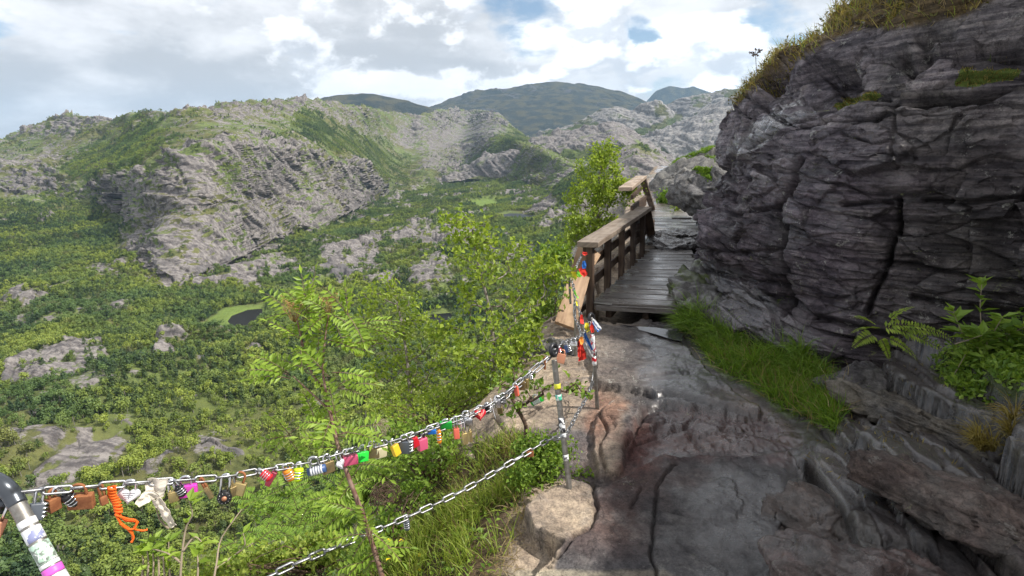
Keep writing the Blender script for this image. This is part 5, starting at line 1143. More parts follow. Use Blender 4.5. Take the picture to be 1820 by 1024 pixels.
bush('leafy_bush', 'bright leafy bush filling the gap behind the foot of the middle post', [bl(965, 835, 2.45, 48, 34, 22), bl(985, 800, 2.55, 34, 26, 20), bl(945, 795, 2.55, 34, 28, 20), bl(1035, 850, 2.5, 26, 12, 12), bl(925, 850, 2.35, 26, 20, 16)], 2200, .024, G_MID, 51, base=(.02, 2.6, -.2))
bush('leafy_bush', 'round leaved bush behind the chain left of the pale boulder', [bl(760, 805, 2.9, 56, 36), bl(710, 780, 3.1, 46, 36), bl(795, 775, 3.1, 30, 30)], 1700, .03, G_MID, 52)
bush('leafy_bush', 'bush of small light leaves under the slender birch', [bl(770, 730, 4.0, 60, 30), bl(690, 735, 3.9, 40, 26), bl(830, 700, 4.1, 46, 28), bl(880, 690, 4.0, 40, 20)], 1200, .036, G_YEL, 53)
bush('leafy_bush', 'dark green bush hanging over the drop below the red and orange padlocks', [bl(560, 930, 2.9, 70, 50), bl(500, 900, 3.1, 60, 36), bl(620, 900, 3.2, 40, 40)], 1500, .036, G_MID, 54)
bush('leafy_bush', 'tangled bush behind the twisted dead stalk in the middle of the slope', [bl(650, 850, 3.3, 50, 40), bl(700, 850, 3.2, 40, 36), bl(745, 855, 3.0, 40, 30)], 1300, .034, G_MID, 55)
bush('herb_clump', 'fresh green herbs in the hollow beneath the lower chain, right of the rowan stem', [bl(690, 930, 2.35, 34, 30, 20), bl(730, 880, 2.6, 40, 26, 20), bl(660, 975, 2.15, 30, 30, 18)], 900, .028, G_MID, 58, 'herbs')
bush('herb_clump', 'low mat of bright green shoots at the bottom edge, left of the rowan stem', [bl(560, 980, 2.2, 70, 34, 24), bl(470, 1000, 2.1, 60, 30, 24), bl(390, 1015, 1.9, 60, 22, 20)], 1700, .028, G_GRASS, 59, 'herbs')
bush('leafy_bush', 'small bright bush sprouting between the rocks beyond the far planks', [bl(1185, 355, 13, 14, 10)], 500, .09, G_LUSH, 56)
bush('leafy_bush', 'tiny pale shrub beside the grey boulder at the end of the far planks', [bl(1206, 364, 11.5, 7, 8)], 160, .06, G_YEL, 57)

# ---- pinnate leaves: rowan and ferns
def frond_geo(p, d, up, L_, npair, ll, lw, r, droop=.5, fern=False, taper=.5):
    d = unit(np.array(d, float)); up = np.array(up, float); m = npair*2+2
    ts = np.linspace(0, 1, 9); path = [np.array(p, float)]; dd = d.copy()
    for k in range(8): path.append(path[-1]+dd*L_/8); dd = unit(dd+np.array([0, 0, -1])*droop/8)
    path = np.array(path)
    pos = []; dr = []; nn = []; ls = []
    for i in range(npair):
        t = .22+.74*i/npair if not fern else .10+.88*i/npair
        q = np.array([np.interp(t, ts, path[:, c]) for c in range(3)]); tg = unit(np.array([np.interp(min(t+.1, 1), ts, path[:, c])-np.interp(max(t-.1, 0), ts, path[:, c]) for c in range(3)]))
        sd = unit(np.cross(tg, up)); un = np.cross(sd, tg)
        for sg in (-1, 1):
            pos.append(q); dr.append(sd*sg+tg*(.45 if not fern else .25)+un*.1+r.normal(size=3)*.08); nn.append(un+r.normal(size=3)*.15)
            sc_ = (1-abs(t-.55)*.35) if not fern else (1-t)**.7*1.0+.08
            ls.append(ll*sc_)
    pos.append(path[-1]); dr.append(path[-1]-path[-2]); nn.append(unit(np.cross(np.cross(path[-1]-path[-2], up), path[-1]-path[-2]))); ls.append(ll*.9 if not fern else ll*.15)
    ls = np.array(ls)
    return leaves_geo(np.array(pos), np.array(dr), np.array(nn), ls, ls*lw, .12, .5), tube_geo(path, np.linspace(.0018, .0007, 9), 3)
def fronds(name, label, cat, base, trunkpaths, specs, npair, ll, lw, lmat, bmat, seed, fern=False, droop=.5, extra=None):
    r = np.random.default_rng(seed); A_ = []; B_ = []
    for (p, d, L_) in specs:
        g1, g2 = frond_geo(p, d, np.array([0, -.25, 1])+r.normal(size=3)*.25, L_, npair, ll, lw, r, droop, fern); A_.append(g1); B_.append(g2)
    for pts, r0, r1 in trunkpaths:
        sp = smooth_path(pts, 14); B_.append(tube_geo(sp, np.linspace(r0, r1, 14), 6))
    base = np.array(base, float); root = empty(name, tuple(base)); tag(root, label, cat)
    V, F = join(A_); mk('crown' if not fern else 'leaves', V-base, F, lmat, root, smooth=False)
    V, F = join(B_); mk('trunk' if not fern else 'stems', V-base, F, bmat, root)
    return root
rr_ = np.random.default_rng(61)
main = [PY3(690, 1060, 1.55), PY3(650, 930, 1.62), PY3(620, 850, 1.68), PY3(600, 790, 1.75), PY3(586, 730, 1.82), PY3(572, 690, 1.88)]
brA = [main[-1], PY3(548, 650, 1.9), PY3(535, 600, 1.93), PY3(528, 568, 1.95)]
brB = [main[-2], PY3(574, 660, 1.86), PY3(578, 600, 1.9), PY3(584, 560, 1.92)]
brC = [main[-2], PY3(555, 700, 1.85), PY3(520, 668, 1.85)]
specs = []
def spray(px, py, y, n, L_=.13, tilt=.3, ctr=None):
    p = PY3(px, py, y)
    for k in range(n):
        an = rr_.uniform(0, 2*pi) if ctr is None else ctr+rr_.uniform(-.7, .7)
        d = RT*cos(an)*1.0+UP*sin(an)*.55+FW*rr_.uniform(-.5, .5)+np.array([0, 0, tilt]); specs.append((p+rr_.normal(size=3)*.01, d, L_*rr_.uniform(.8, 1.2)))
spray(528, 566, 1.95, 7); spray(545, 560, 1.95, 4); spray(584, 558, 1.92, 6); spray(620, 565, 1.92, 5); spray(640, 580, 1.95, 4, ctr=0); spray(580, 605, 1.9, 4); spray(535, 610, 1.93, 4); spray(600, 610, 1.9, 3, ctr=0)
spray(515, 668, 1.85, 5, ctr=pi); spray(548, 655, 1.9, 4); spray(580, 665, 1.86, 4); spray(600, 690, 1.85, 3, ctr=0); spray(595, 750, 1.78, 5, .14); spray(605, 770, 1.76, 4, .16, ctr=0.1); spray(560, 760, 1.85, 5, .12); spray(520, 770, 1.95, 5, .12); spray(612, 800, 1.74, 2, .12, ctr=2.6)
spray(640, 905, 1.64, 6, .12, 0); spray(655, 950, 1.6, 5, .12, -.1); spray(670, 985, 1.58, 6, .13, -.1); spray(625, 860, 1.68, 4, .12, 0); spray(650, 830, 1.9, 5, .13, 0); spray(600, 880, 1.9, 4, .12, 0)
fronds('rowan_sapling', 'thin reddish rowan sapling with feathery leaves, rising in front of the chain', 'tree', main[0], [(main, .0085, .0055), (brA, .005, .0025), (brB, .005, .0022), (brC, .004, .002)], specs, 6, .040, .36, G_ROW, plain('rowan_bark', (.14, .07, .05), .7, c2=(.25, .17, .13), ns=25), 62)
for px, py, lb in ((520, 541, 'left of two brown dried seed heads topping the rowan sapling'), (580, 532, 'right of two brown dried seed heads topping the rowan sapling')):
    r = np.random.default_rng(px); c = PY3(px, py, 1.93); G = []
    f0 = PY3(px+5, py+32, 1.93)
    for k in range(22):
        q = c+np.array([r.normal()*.022, r.normal()*.02, r.normal()*.010]); m_ = (f0+q)/2+r.normal(size=3)*.006; G.append(tube_geo(np.array([f0, m_, q]), [.001, .0007, .0005], 3))
        s8 = leaves_geo(q+r.normal(size=(5, 3))*.003, r.normal(size=(5, 3)), r.normal(size=(5, 3)), .006, .005); G.append(s8)
    V, F = join(G); o = mk('seed_head', V, F, plain('seed_heads', (.36, .22, .09), .9)); tag(o, lb, 'seed head')
# light ferny growth low on the left slope
specs = []
for _ in range(84):
    px = rr_.uniform(420, 650); py = rr_.uniform(860, 1010); y = 2.9-(py-860)/150*.7; p = PY3(px, py, y); an = rr_.uniform(0, 2*pi)
    specs.append((p, np.array([cos(an), sin(an), .5]), rr_.uniform(.14, .24)))
fronds('fern_patch', 'soft light green ferns on the slope under the left stretch of chain', 'fern', PY3(540, 1000, 2.4), [], specs, 14, .045, .28, G_FERN, M_DTWIG, 63, True, .9)
# fern on the cliff foot
specs = []
for (px, py, y, an, L_) in [(1570, 570, 3.32, .15, .34), (1560, 572, 3.32, -.1, .30), (1555, 575, 3.3, 2.9, .2), (1590, 580, 3.3, -.25, .32), (1570, 590, 3.28, -.5, .22), (1550, 585, 3.3, 3.4, .18), (1600, 575, 3.3, .05, .3), (1545, 565, 3.32, 2.4, .14), (1575, 560, 3.35, .9, .16), (1560, 590, 3.3, -1.2, .14)]:
    specs.append((PY3(px, py, y)+np.array([-.05, -.10, 0]), RT*cos(an)+UP*sin(an)*.8+np.array([-.1, -.3, .1]), L_))
fronds('fern', 'yellow green fern hanging from the foot of the cliff', 'fern', PY3(1570, 590, 3.3), [], specs, 18, .055, .32, G_YEL, M_DTWIG, 64, True, .8)
def big_leaves(name, label, items, mat, seed, ll, lw, base, cat='plant'):
    """upright stems with pairs of broad leaves; items: list of stem paths"""
    r = np.random.default_rng(seed); A_ = []; B_ = []
    for pts, n in items:
        sp = smooth_path(pts, 12); B_.append(tube_geo(sp, np.linspace(.0035, .0012, 12), 5))
        t = r.uniform(.25, 1, n); t[:3] = 1
        p = np.stack([np.interp(t, np.linspace(0, 1, 12), sp[:, c]) for c in range(3)], 1)
        d = r.normal(size=(n, 3)); d[:, 2] = np.abs(d[:, 2])*.6+.1; s_ = ll*r.uniform(.55, 1.2, n)
        nn = np.cross(np.cross(unit(d), [0, 0, 1.]), unit(d))*1.0+r.normal(size=(n, 3))*.3; nn[:, 2] = np.abs(nn[:, 2])+.1
        # each leaf in two halves so it curves over
        V1, F1 = leaves_geo(p, d, nn, s_, s_*lw, .18, .42); A_.append((V1, F1))
    base = np.array(base, float); root = empty(name, tuple(base)); tag(root, label, cat)
    V, F = join(A_); mk('leaves', V-base, F, mat, root, smooth=False); V, F = join(B_); mk('stems', V-base, F, M_DEAD, root); return root
items = []
for k in range(26):
    px = rr_.uniform(1690, 1840); py = rr_.uniform(600, 680); p = PY3(px, py, 2.95); d = np.array([rr_.uniform(-.16, .10), rr_.uniform(-.14, .0), rr_.uniform(.08, .2)]); items.append(([p, p+d*.6, p+d], 12))
items.append(([PY3(1745, 590, 3.0), PY3(1742, 545, 3.0), PY3(1745, 505, 3.02)], 14))
big_leaves('leafy_plant', 'broad leaved green plant crowding the right edge at the cliff foot', items, G_MID, 65, .09, .55, PY3(1750, 690, 3.0))
def stem_px(lst): return [PY3(*q) for q in lst]
big_leaves('young_sapling', 'bare pale sapling with fresh leaves below the cream cloth and the magenta padlock', [(stem_px([(320, 1060, 1.25), (322, 1000, 1.27), (330, 940, 1.3), (342, 915, 1.3), (336, 890, 1.3)]), 9), (stem_px([(300, 940, 1.4), (285, 925, 1.4), (278, 905, 1.4), (270, 880, 1.4)]), 8), (stem_px([(322, 1000, 1.27), (300, 985, 1.28), (270, 975, 1.3)]), 10), (stem_px([(325, 980, 1.28), (345, 955, 1.3), (360, 965, 1.3)]), 6)], G_ROW, 66, .036, .5, PY3(320, 1060, 1.25), 'sapling')
big_leaves('young_sapling', 'leafy shoot on a bent grey twig above the lower chain at bottom left', [(stem_px([(375, 1060, 1.3), (385, 1000, 1.35), (392, 960, 1.4), (415, 925, 1.42), (430, 905, 1.45)]), 5), (stem_px([(385, 1010, 1.35), (420, 985, 1.4), (450, 965, 1.42)]), 12), (stem_px([(350, 1050, 1.3), (352, 1000, 1.33), (348, 975, 1.35)]), 10), (stem_px([(420, 985, 1.4), (435, 970, 1.4), (432, 948, 1.4)]), 8)], G_ROW, 67, .034, .5, PY3(375, 1060, 1.3), 'sapling')
big_leaves('leafy_shoot', 'tuft of fresh oval leaves in the bottom left corner below the orange cord', [(stem_px([(250+k*11, 1040, 1.3), (255+k*9, 1000, 1.32), (250+k*10, 975-6*(k % 3), 1.34)]), 9) for k in range(6)], G_ROW, 68, .036, .5, PY3(280, 1050, 1.3), 'plant')

# ---- grass
def on_ground(mask, n, rng): 
    p, i, j = scatter(GND['P'], mask*(np.isfinite(GND['GX'])), n, rng); return p, i, j
rg = np.random.default_rng(71)
GXm, GYm = np.nan_to_num(GND['GX'], nan=-9e3), np.nan_to_num(GND['GY'], nan=-9e3)
Xg, Yg, sg = GND['X'], GND['Y'], GND['s']
def gmask(pts, soft=14): return sstep(-soft, soft, poly_sd(GXm, GYm, pts)+wob)
lipv = np.interp(Yg, [.5, 1.0, 1.8, 2.5, 2.9, 3.3, 4.0, 5, 8], [1.9, 1.6, 1.15, .80, .62, .42, .25, .18, .2])
turf = GND['soil']*(sg > .02)*(sg < lipv+.12)*(Yg < 3.2)
clump = np.clip(fbm(GND['P'], 4.5, 3, .5, 400)*1.6+.45, 0, 1)
bare = gmask([(860, 1040), (900, 940), (930, 905), (985, 985), (960, 1040)], 10)
n = 26000; p, i, j = on_ground(turf*clump*(1-.85*bare), n, rg)
d0 = rg.normal(size=(n, 3))*.5; d0[:, 2] = 1; bd = rg.normal(size=(n, 3))*.5+np.array([-.35, -.15, -.55])
ln = rg.uniform(.05, .16, n)*np.clip(.7+clump[i, j]*.6, .6, 1.3)
dry = rg.random(n) < np.clip(.10+fbm(p, 3, 2, .5, 401)*.8, .04, .55)
for nm, sel, mt in (('grass', ~dry, G_GRASS), ('dry_grass', dry, G_DRY)):
    V, F = blades_geo(p[sel], d0[sel], bd[sel], ln[sel], .0045); o = mk(nm, V, F, mt, smooth=True); tag(o, kind='stuff')
# low herbs through the turf
n = 5000; p, i, j = on_ground(turf*(1-clump*.6)*(1-bare), n, rg)
V, F = leaves_geo(p+np.array([0, 0, .02])+rg.normal(size=(n, 3))*.012, rg.normal(size=(n, 3))+[0, 0, .5], rg.normal(size=(n, 3))*.4+[0, 0, 1], rg.uniform(.015, .035, n), .016); o = mk('ground_cover', V, F, G_MID, smooth=False); tag(o, kind='stuff')
n = 2500; p, i, j = on_ground(np.maximum(bare, GND['soil']*.15)*(sg > -.02)*(sg < lipv)*(Yg < 3.0), n, rg)
V, F = blades_geo(p+[0, 0, .006], rg.normal(size=(n, 3))+[0, 0, .1], rg.normal(size=(n, 3))*.5-[0, 0, .3], rg.uniform(.04, .11, n), .003); o = mk('dead_straw', V, F, G_DRY); tag(o, kind='stuff')
# heath and moss at the lip, bottom left
n = 9000; lipm = sstep(-.35, 0, sg-lipv+.0)*(sg < lipv+.35)*(Yg < 2.3)*(Xg < -.7); p, i, j = on_ground(lipm*clump, n, rg)
V, F = blades_geo(p, rg.normal(size=(n, 3))*.6+[-.2, 0, 1], rg.normal(size=(n, 3))*.5-[.2, 0, .2], rg.uniform(.04, .11, n), .006); o = mk('heather', V, F, G_HEATH); tag(o, kind='stuff')
# lush tufts at the cliff foot
def tuft(label, pts_y, n, L_, lean, mat, name='grass_tuft', wd=.005, spread_=(.10, .10), bendv=(-.9, -.3, -1.1), seed=1, up=1.0):
    r = np.random.default_rng(seed); P_ = []
    c = np.array([PY3(*q) for q in pts_y]); nc_ = max(8, n//55); k = r.integers(0, len(c), nc_); cc = c[k]+r.normal(size=(nc_, 3))*np.array([spread_[0], spread_[1], .012])
    kk = r.integers(0, nc_, n); cr = unit(r.normal(size=(n, 3))*np.array([1, 1, .2])); p = cc[kk]+cr*.014*r.random((n, 1)); sz_ = r.uniform(.65, 1.15, nc_)[kk]
    d = cr*r.uniform(.1, .75, (n, 1))+np.array(lean); d[:, 2] += up*1.25; b = cr*.9+np.array(bendv)+r.normal(size=(n, 3))*.25; L_ = L_*sz_
    V, F = blades_geo(p, d, b, L_*r.uniform(.5, 1.1, n), wd, 5); base = c.mean(0); o = mk(name, V-base, F, mat); o.location = tuple(base)
    return tag(o, label, 'grass tuft')
tuft('bright green tuft of long arching grass nearest the puddle, under the cliff', [(1222, 590, 4.65), (1240, 596, 4.55), (1255, 590, 4.6), (1235, 580, 4.7)], 1100, .40, (-.15, -.35, 0), G_LUSH, seed=81, wd=.009, spread_=(.05, .06))
tuft('middle stretch of drooping green grass along the cliff foot', [(1290, 625, 4.2), (1310, 640, 4.1), (1340, 645, 4.0), (1360, 660, 3.95), (1320, 615, 4.2), (1280, 605, 4.35)], 1300, .30, (-.2, -.35, 0), G_LUSH, seed=82, wd=.008, spread_=(.07, .07))
tuft('longest hanging tuft of green grass, lowest along the cliff foot', [(1385, 660, 3.75), (1410, 665, 3.7), (1430, 690, 3.6), (1445, 710, 3.5), (1400, 640, 3.85), (1470, 715, 3.4)], 1500, .32, (-.25, -.35, 0), G_LUSH, seed=83, wd=.008, spread_=(.07, .07))
tuft('yellowish grass tuft at the right edge beside the brown slab', [(1795, 790, 2.2), (1815, 770, 2.2), (1830, 750, 2.2), (1840, 790, 2.1), (1815, 820, 2.1)], 1100, .17, (-.5, -.1, 0), G_HEATH, seed=84)
tuft('thin sprig of weeds in the crack above the long grass', [(1395, 520, 4.45), (1400, 545, 4.4), (1405, 595, 4.15)], 260, .12, (-.4, -.4, 0), G_FERN, seed=85, spread_=(.03, .03))
n = 6500; am_ = gmask([(1228, 590), (1262, 640), (1335, 688), (1410, 735), (1480, 765), (1500, 700), (1420, 640), (1330, 600), (1240, 570)], 10)*(Yg < 5.5); p, i, j = on_ground(am_, n, rg)
V, F = blades_geo(p, rg.normal(size=(n, 3))*.5+[-.2, -.2, 1], rg.normal(size=(n, 3))*.4-[.5, .3, .9], rg.uniform(.06, .20, n), .0065); o = mk('grass', V, F, G_LUSH); tag(o, kind='stuff')
am2_ = am_; am_ = gmask([(1660, 640), (1840, 600), (1900, 700), (1820, 720), (1700, 700)], 14); n = 5000; p, i, j = on_ground(am_, n, rg)
V, F = leaves_geo(p+rg.normal(size=(n, 3))*.02+[0, 0, .02], rg.normal(size=(n, 3)), rg.normal(size=(n, 3))+[0, 0, 1], rg.uniform(.02, .045, n), .022); o = mk('ground_cover', V, F, G_MID, smooth=False); tag(o, kind='stuff')
n = 3500; p, i, j = on_ground(np.clip(led*(big+.1)*2, 0, 1)*(Xg > 1.2), n, rg)
V, F = blades_geo(p, rg.normal(size=(n, 3))*.6+[0, 0, .6], rg.normal(size=(n, 3))*.4, rg.uniform(.012, .035, n), .005, 3); o = mk('moss', V, F, G_HEATH); tag(o, kind='stuff')
n = 900; p, i, j = on_ground(am2_, n, rg)
V, F = blades_geo(p, rg.normal(size=(n, 3))*.6+[-.2, -.2, 1], rg.normal(size=(n, 3))*.4-[.5, .3, .7], rg.uniform(.08, .24, n), .0055); o = mk('dry_grass', V, F, G_DRY); tag(o, kind='stuff')
# cliff top: heath, grass
Kp = CLF['P']; tm = CLF['top']*(Kp[..., 1] > 2.0)*(Kp[..., 1] < 12)
edge_m = sstep(420, 60, np.abs(np.nan_to_num(CLF['py'], nan=-999)-np.interp(np.nan_to_num(CLF['px'], nan=0), [1262, 1290, 1340, 1420, 1520, 1650, 1850, 2100], [262, 197, 135, 72, 0, -80, -160, -250])))
def on_cliff(mask, n): return scatter(Kp, mask, n, rg)
cp = np.clip(fbm(Kp, 3.5, 3, .5, 410)*1.8+.55, 0, 1)
for nm, mt, n, L_, wd, sd_k in (('heather', G_HEATH, 26000, (.06, .19), .007, .5), ('grass', G_GRASS, 7000, (.07, .22), .005, .5), ('dry_grass', G_DRY, 9000, (.06, .18), .005, .5)):
    p, i, j = on_cliff(tm*edge_m*(cp if nm == 'heather' else 1.15-cp), n)
    V, F = blades_geo(p, rg.normal(size=(n, 3))*.55+[-.25, -.25, .9], rg.normal(size=(n, 3))*.5-[.35, .2, .35], rg.uniform(*L_, n), wd); o = mk(nm, V, F, mt); tag(o, kind='stuff')
n = 20000; p, i, j = on_cliff(tm*edge_m*cp, n)
V, F = leaves_geo(p+[-.02, -.02, .03]+rg.normal(size=(n, 3))*.03, rg.normal(size=(n, 3))+[0, 0, .6], rg.normal(size=(n, 3))+[0, 0, .6], rg.uniform(.02, .05, n), .02); o = mk('low_shrubs', V, F, leaf_mat('bilberry', (.07, .08, .02, 1), (.20, .17, .05, 1), .3, .6, False), smooth=False); tag(o, kind='stuff')
n = 5000; p, i, j = on_cliff(CLF['moss'], n)
V, F = blades_geo(p, CLF['n'][i, j]+rg.normal(size=(n, 3))*.4, rg.normal(size=(n, 3))*.3-[0, 0, .3], rg.uniform(.012, .03, n), .006, 3); o = mk('moss', V, F, G_HEATH); tag(o, kind='stuff')
# lone stalk on the skyline
G = [tube_geo(smooth_path([PY3(1346, 140, 6.1), PY3(1344, 118, 6.1), PY3(1343, 96, 6.1)], 6), .004, 4)]
for k, (dx, dy) in enumerate(((-9, -2), (-5, -4), (0, -6), (5, -5), (8, -6), (-3, 3), (4, 1))):
    a = PY3(1343, 98, 6.1); b_ = PY3(1343+dx, 96+dy, 6.1); G.append(tube_geo(np.array([a, b_]), .003, 4)); G.append(leaves_geo(np.array([b_]*4), rg.normal(size=(4, 3)), rg.normal(size=(4, 3)), .03, .02))
V, F = join(G); o = mk('dry_stalk', V, F, M_DTWIG); tag(o, 'single dry umbel stalk standing against the clouds on the cliff top', 'stalk')
# grass on the far rock shoulders
for k_, n, L_, poly in ((33, 9000, .16, [(1225, 262), (1265, 262), (1265, 305), (1180, 318), (1215, 292)]), (34, 9000, .16, [(1200, 262), (1265, 262), (1265, 290), (1195, 312)]), (32, 5000, .09, [(1228, 335), (1265, 330), (1262, 350), (1225, 372), (1215, 372)]), (31, 1500, .05, [(1235, 300), (1265, 290), (1262, 320)])):
    if k_ not in BO: continue
    W_, nn_ = BO[k_]; bx, by = to_px(W_); m_ = sstep(-5, 5, poly_sd(bx, by, poly))*(nn_[..., 2] > .25)
    if m_.sum() < 3: continue
    p, i, j = scatter(W_, m_, n, rg); V, F = blades_geo(p, rg.normal(size=(n, 3))*.5+[0, 0, 1], rg.normal(size=(n, 3))*.5-[.3, 0, .3], rg.uniform(.5, 1.1, n)*L_, .03); o = mk('grass', V, F, G_LUSH); tag(o, kind='stuff')
# dead stalk tangles
def tangle(px, py, y, rad, n, mat, label, seed, cat='twigs', name='twig_tangle'):
    r = np.random.default_rng(seed); c = PY3(px, py, y); G = []
    for _ in range(n):
        a = unit(r.normal(size=3)); b_ = unit(np.cross(a, r.normal(size=3))); R1 = rad*r.uniform(.5, 1); t = np.linspace(0, r.uniform(2.5, 5.5), 14)
        pts = c+(a*np.cos(t)[:, None]+b_*np.sin(t)[:, None])*R1*np.array([1, 1, 1])+r.normal(size=3)*rad*.25+np.cross(a, b_)*np.linspace(-1, 1, 14)[:, None]*rad*.4
        G.append(tube_geo(pts, .0013, 3))
    V, F = join(G); o = mk(name, V-c, F, mat); o.location = tuple(c); tag(o, label, cat); return o
tangle(675, 762, 2.9, .055, 26, M_DEAD, 'pale tangle of dead curly stalks just above the chain', 91)
tangle(685, 885, 2.5, .075, 60, M_DTWIG, 'dark nest of dead twigs above the lower chain', 92)
tangle(690, 1000, 2.35, .05, 20, M_DEAD, 'straw coloured twigs low in the hollow under the chain', 93)
# buttercups
M_PET = plain('petals', (.85, .66, .02), .5, spec=.3); M_ST = plain('flower_stem', (.12, .22, .04), .7)
for k, (px, py, y, lb) in enumerate(((692, 960, 2.25, 'yellow flower nearest the lower chain, left of the pair'), (713, 962, 2.25, 'yellow flower, right and larger of the pair under the chain'), (747, 986, 2.2, 'lone yellow flower in the tall grass right of the pair'), (690, 994, 2.15, 'orange yellow flower below the pair, half closed'), (745, 1013, 2.1, 'lowest yellow flower close to the bottom edge'), (700, 935, 2.4, 'small yellow flower just behind the lower chain'), (762, 905, 2.6, 'tiny yellow flower above the lower chain near the dry grass'))):
    c = PY3(px, py, y); ft = c+np.array([.01, .03, -.16]); root = empty('buttercup', tuple(ft)); tag(root, lb, 'flower', 'yellow flowers on the slope')
    V, F = tube_geo(smooth_path([ft, (ft+c)/2+[.008, 0, .01], c], 6), .0012, 4); mk('stem', V-ft, F, M_ST, root)
    t = np.arange(5)*2*pi/5; nn = unit(np.array([0, -.6, .8])); a = unit(np.cross(nn, [1, 0, 0])); b_ = np.cross(nn, a)
    dd_ = a*np.cos(t)[:, None]+b_*np.sin(t)[:, None]; s_ = .011 if k not in (5, 6, 4) else .007
    V, F = leaves_geo(np.repeat(c[None], 5, 0), dd_+nn*.35, np.repeat(nn[None], 5, 0), s_, s_*1.1, .05, .6); V2, F2 = tube_geo([c, c+nn*.003], [.003, .002], 6); V, F = join([(V, F), (V2, F2)]); mk('petals', V-ft, F, M_PET, root, smooth=False)
# ================================================================= posts, chains, padlocks, ribbons
def metal(name, c, rough, c2=None, metal_=1.0, ns=40): return plain(name, c, rough, metal_, .5, 0, 30, c2, ns)
M_ZINC = metal('galvanised_chain', (.36, .365, .38), .42, (.22, .22, .225), .9); M_POST = metal('galvanised_post', (.30, .29, .27), .5, (.20, .185, .165), .8, 25)
M_BLK = plain('black_ring', (.03, .03, .035), .35, .3, .5); M_BRASS = metal('brass', (.52, .40, .17), .42, (.42, .33, .16), .75); M_OLDB = metal('tarnished_brass', (.34, .25, .11), .5, (.22, .17, .09), .6)
M_RUST = plain('rust', (.36, .15, .065), .8, .1, .3, .001, 90, (.24, .09, .04), 40); M_CHR = metal('chrome', (.72, .72, .74), .2); M_DK = plain('black_plastic', (.02, .02, .022), .4)
def paint(nm, c, r=.4): return plain(nm, c, r, 0, .5)
PM = dict(magenta=paint('magenta', (.72, .06, .50)), pink=paint('pink', (.62, .10, .20)), green=paint('green', (.03, .62, .06)), dgreen=paint('leaf_green', (.02, .42, .05)), lime=paint('lime', (.55, .80, .02)), red=paint('red', (.62, .015, .03)), orange=paint('orange', (.85, .28, .02)), yellow=paint('yellow', (.80, .50, .03)), blue=paint('blue', (.01, .16, .58)), navy=paint('navy', (.05, .10, .25)), white=paint('white', (.72, .72, .76)), dred=paint('dark_red', (.28, .03, .06)), copper=plain('copper_skin', (.62, .28, .17), .5, .4), slate=paint('slate', (.10, .115, .14)), cream=paint('cream', (.66, .60, .38)), coral=paint('coral', (.70, .14, .09)), brass=M_BRASS, old=M_OLDB, rust=M_RUST, chrome=M_CHR, black=M_DK)
# --- curves: both chains of the first span hang in one upright plane
def vplane(a, b): 
    n = np.array([-(b-a)[1], (b-a)[0], 0.]); return a, n/np.linalg.norm(n)
def on_plane(px, py, pl):
    d = raydir(float(px), float(py)); a, n = pl; return CAM+d*(((a-CAM)@n)/(d@n))
POST2 = at_y(985., 640., 2.37); P2B = gz_ = at_z(1015., 876., .09); RING2 = at_y(984., 622., 2.36)
P1T = at_y(22., 880., 1.16); P1A = at_y(100., 1024., 1.10)
P3B = at_z(1062., 716., .05); P3T = at_y(1051., 566., float(P3B[1])); RING3 = P3T.copy()
P4B = at_y(1023., 640., 4.1); P4T = at_y(1022., 527., 4.1)
R5 = at_y(1011., 487., 4.7)
def link_mesh(L, w_, r, nseg=18, ns=6):
    """one oval link along x, lying in the xy plane"""
    hs = (L-w_)/2-0; rad = w_/2-r; V = []; pts = []
    for k in range(nseg):
        t = k/nseg
        an = 2*pi*t; cx = (hs if cos(an) >= 0 else -hs); pts.append((cx+rad*cos(an), rad*sin(an), 0))
    pts = np.array(pts); tg = unit(np.roll(pts, -1, 0)-np.roll(pts, 1, 0)); sd = np.stack([tg[:, 1], -tg[:, 0], tg[:, 2]], 1)
    for k in range(nseg):
        for j in range(ns): a = 2*pi*j/ns; V.append(pts[k]+sd[k]*cos(a)*r+np.array([0, 0, sin(a)*r]))
    F = []
    for k in range(nseg):
        for j in range(ns):
            a = k*ns+j; b = k*ns+(j+1) % ns; k2 = (k+1) % nseg; F.append((a, b, k2*ns+(j+1) % ns, k2*ns+j))
    return np.array(V), np.array(F)
def chain(label, pts, L=.064, w_=.023, r=.0034, seed=0, phase=0):
    rs = np.random.default_rng(seed); P = catmull(np.asarray(pts, float), 400, 0); sl = np.concatenate([[0], np.cumsum(np.linalg.norm(np.diff(P, axis=0), axis=1))])
    pitch = L-2*r*1.15-.001; n = int(sl[-1]/pitch); LV, LF = link_mesh(L, w_, r); parts = []
    tw = .55
    for k in range(n):
        s0 = (k+.5)*pitch; c = np.array([np.interp(s0, sl, P[:, i]) for i in range(3)]); a = np.array([np.interp(s0-.02, sl, P[:, i]) for i in range(3)]); b = np.array([np.interp(s0+.02, sl, P[:, i]) for i in range(3)])
        t = unit(b-a); s_ = unit(np.cross(t, [0, 0, 1.])); u = np.cross(s_, t); th = tw+(k % 2)*pi/2+rs.normal()*.13+phase
        s2 = s_*cos(th)+u*sin(th); u2 = -s_*sin(th)+u*cos(th)
        parts.append((LV@np.stack([t, s2, u2])+c, LF))
    V, F = join(parts); o = mk('chain', V-V[0], F, M_ZINC); o.location = tuple(V[0]); tag(o, label, 'chain'); return P
pl1 = vplane(P1T, RING2); pl2 = vplane(RING2, RING3)
TOP = np.array([on_plane(a, b, pl1) for a, b in ((22, 878), (60, 873), (100, 871), (200, 862), (290, 856), (400, 848), (470, 835), (550, 822), (620, 802), (700, 783), (760, 762), (830, 738), (880, 712), (930, 672), (983, 625))])
chain('upper galvanised chain crowded with padlocks, running from the stickered post to the middle post', TOP, seed=1)
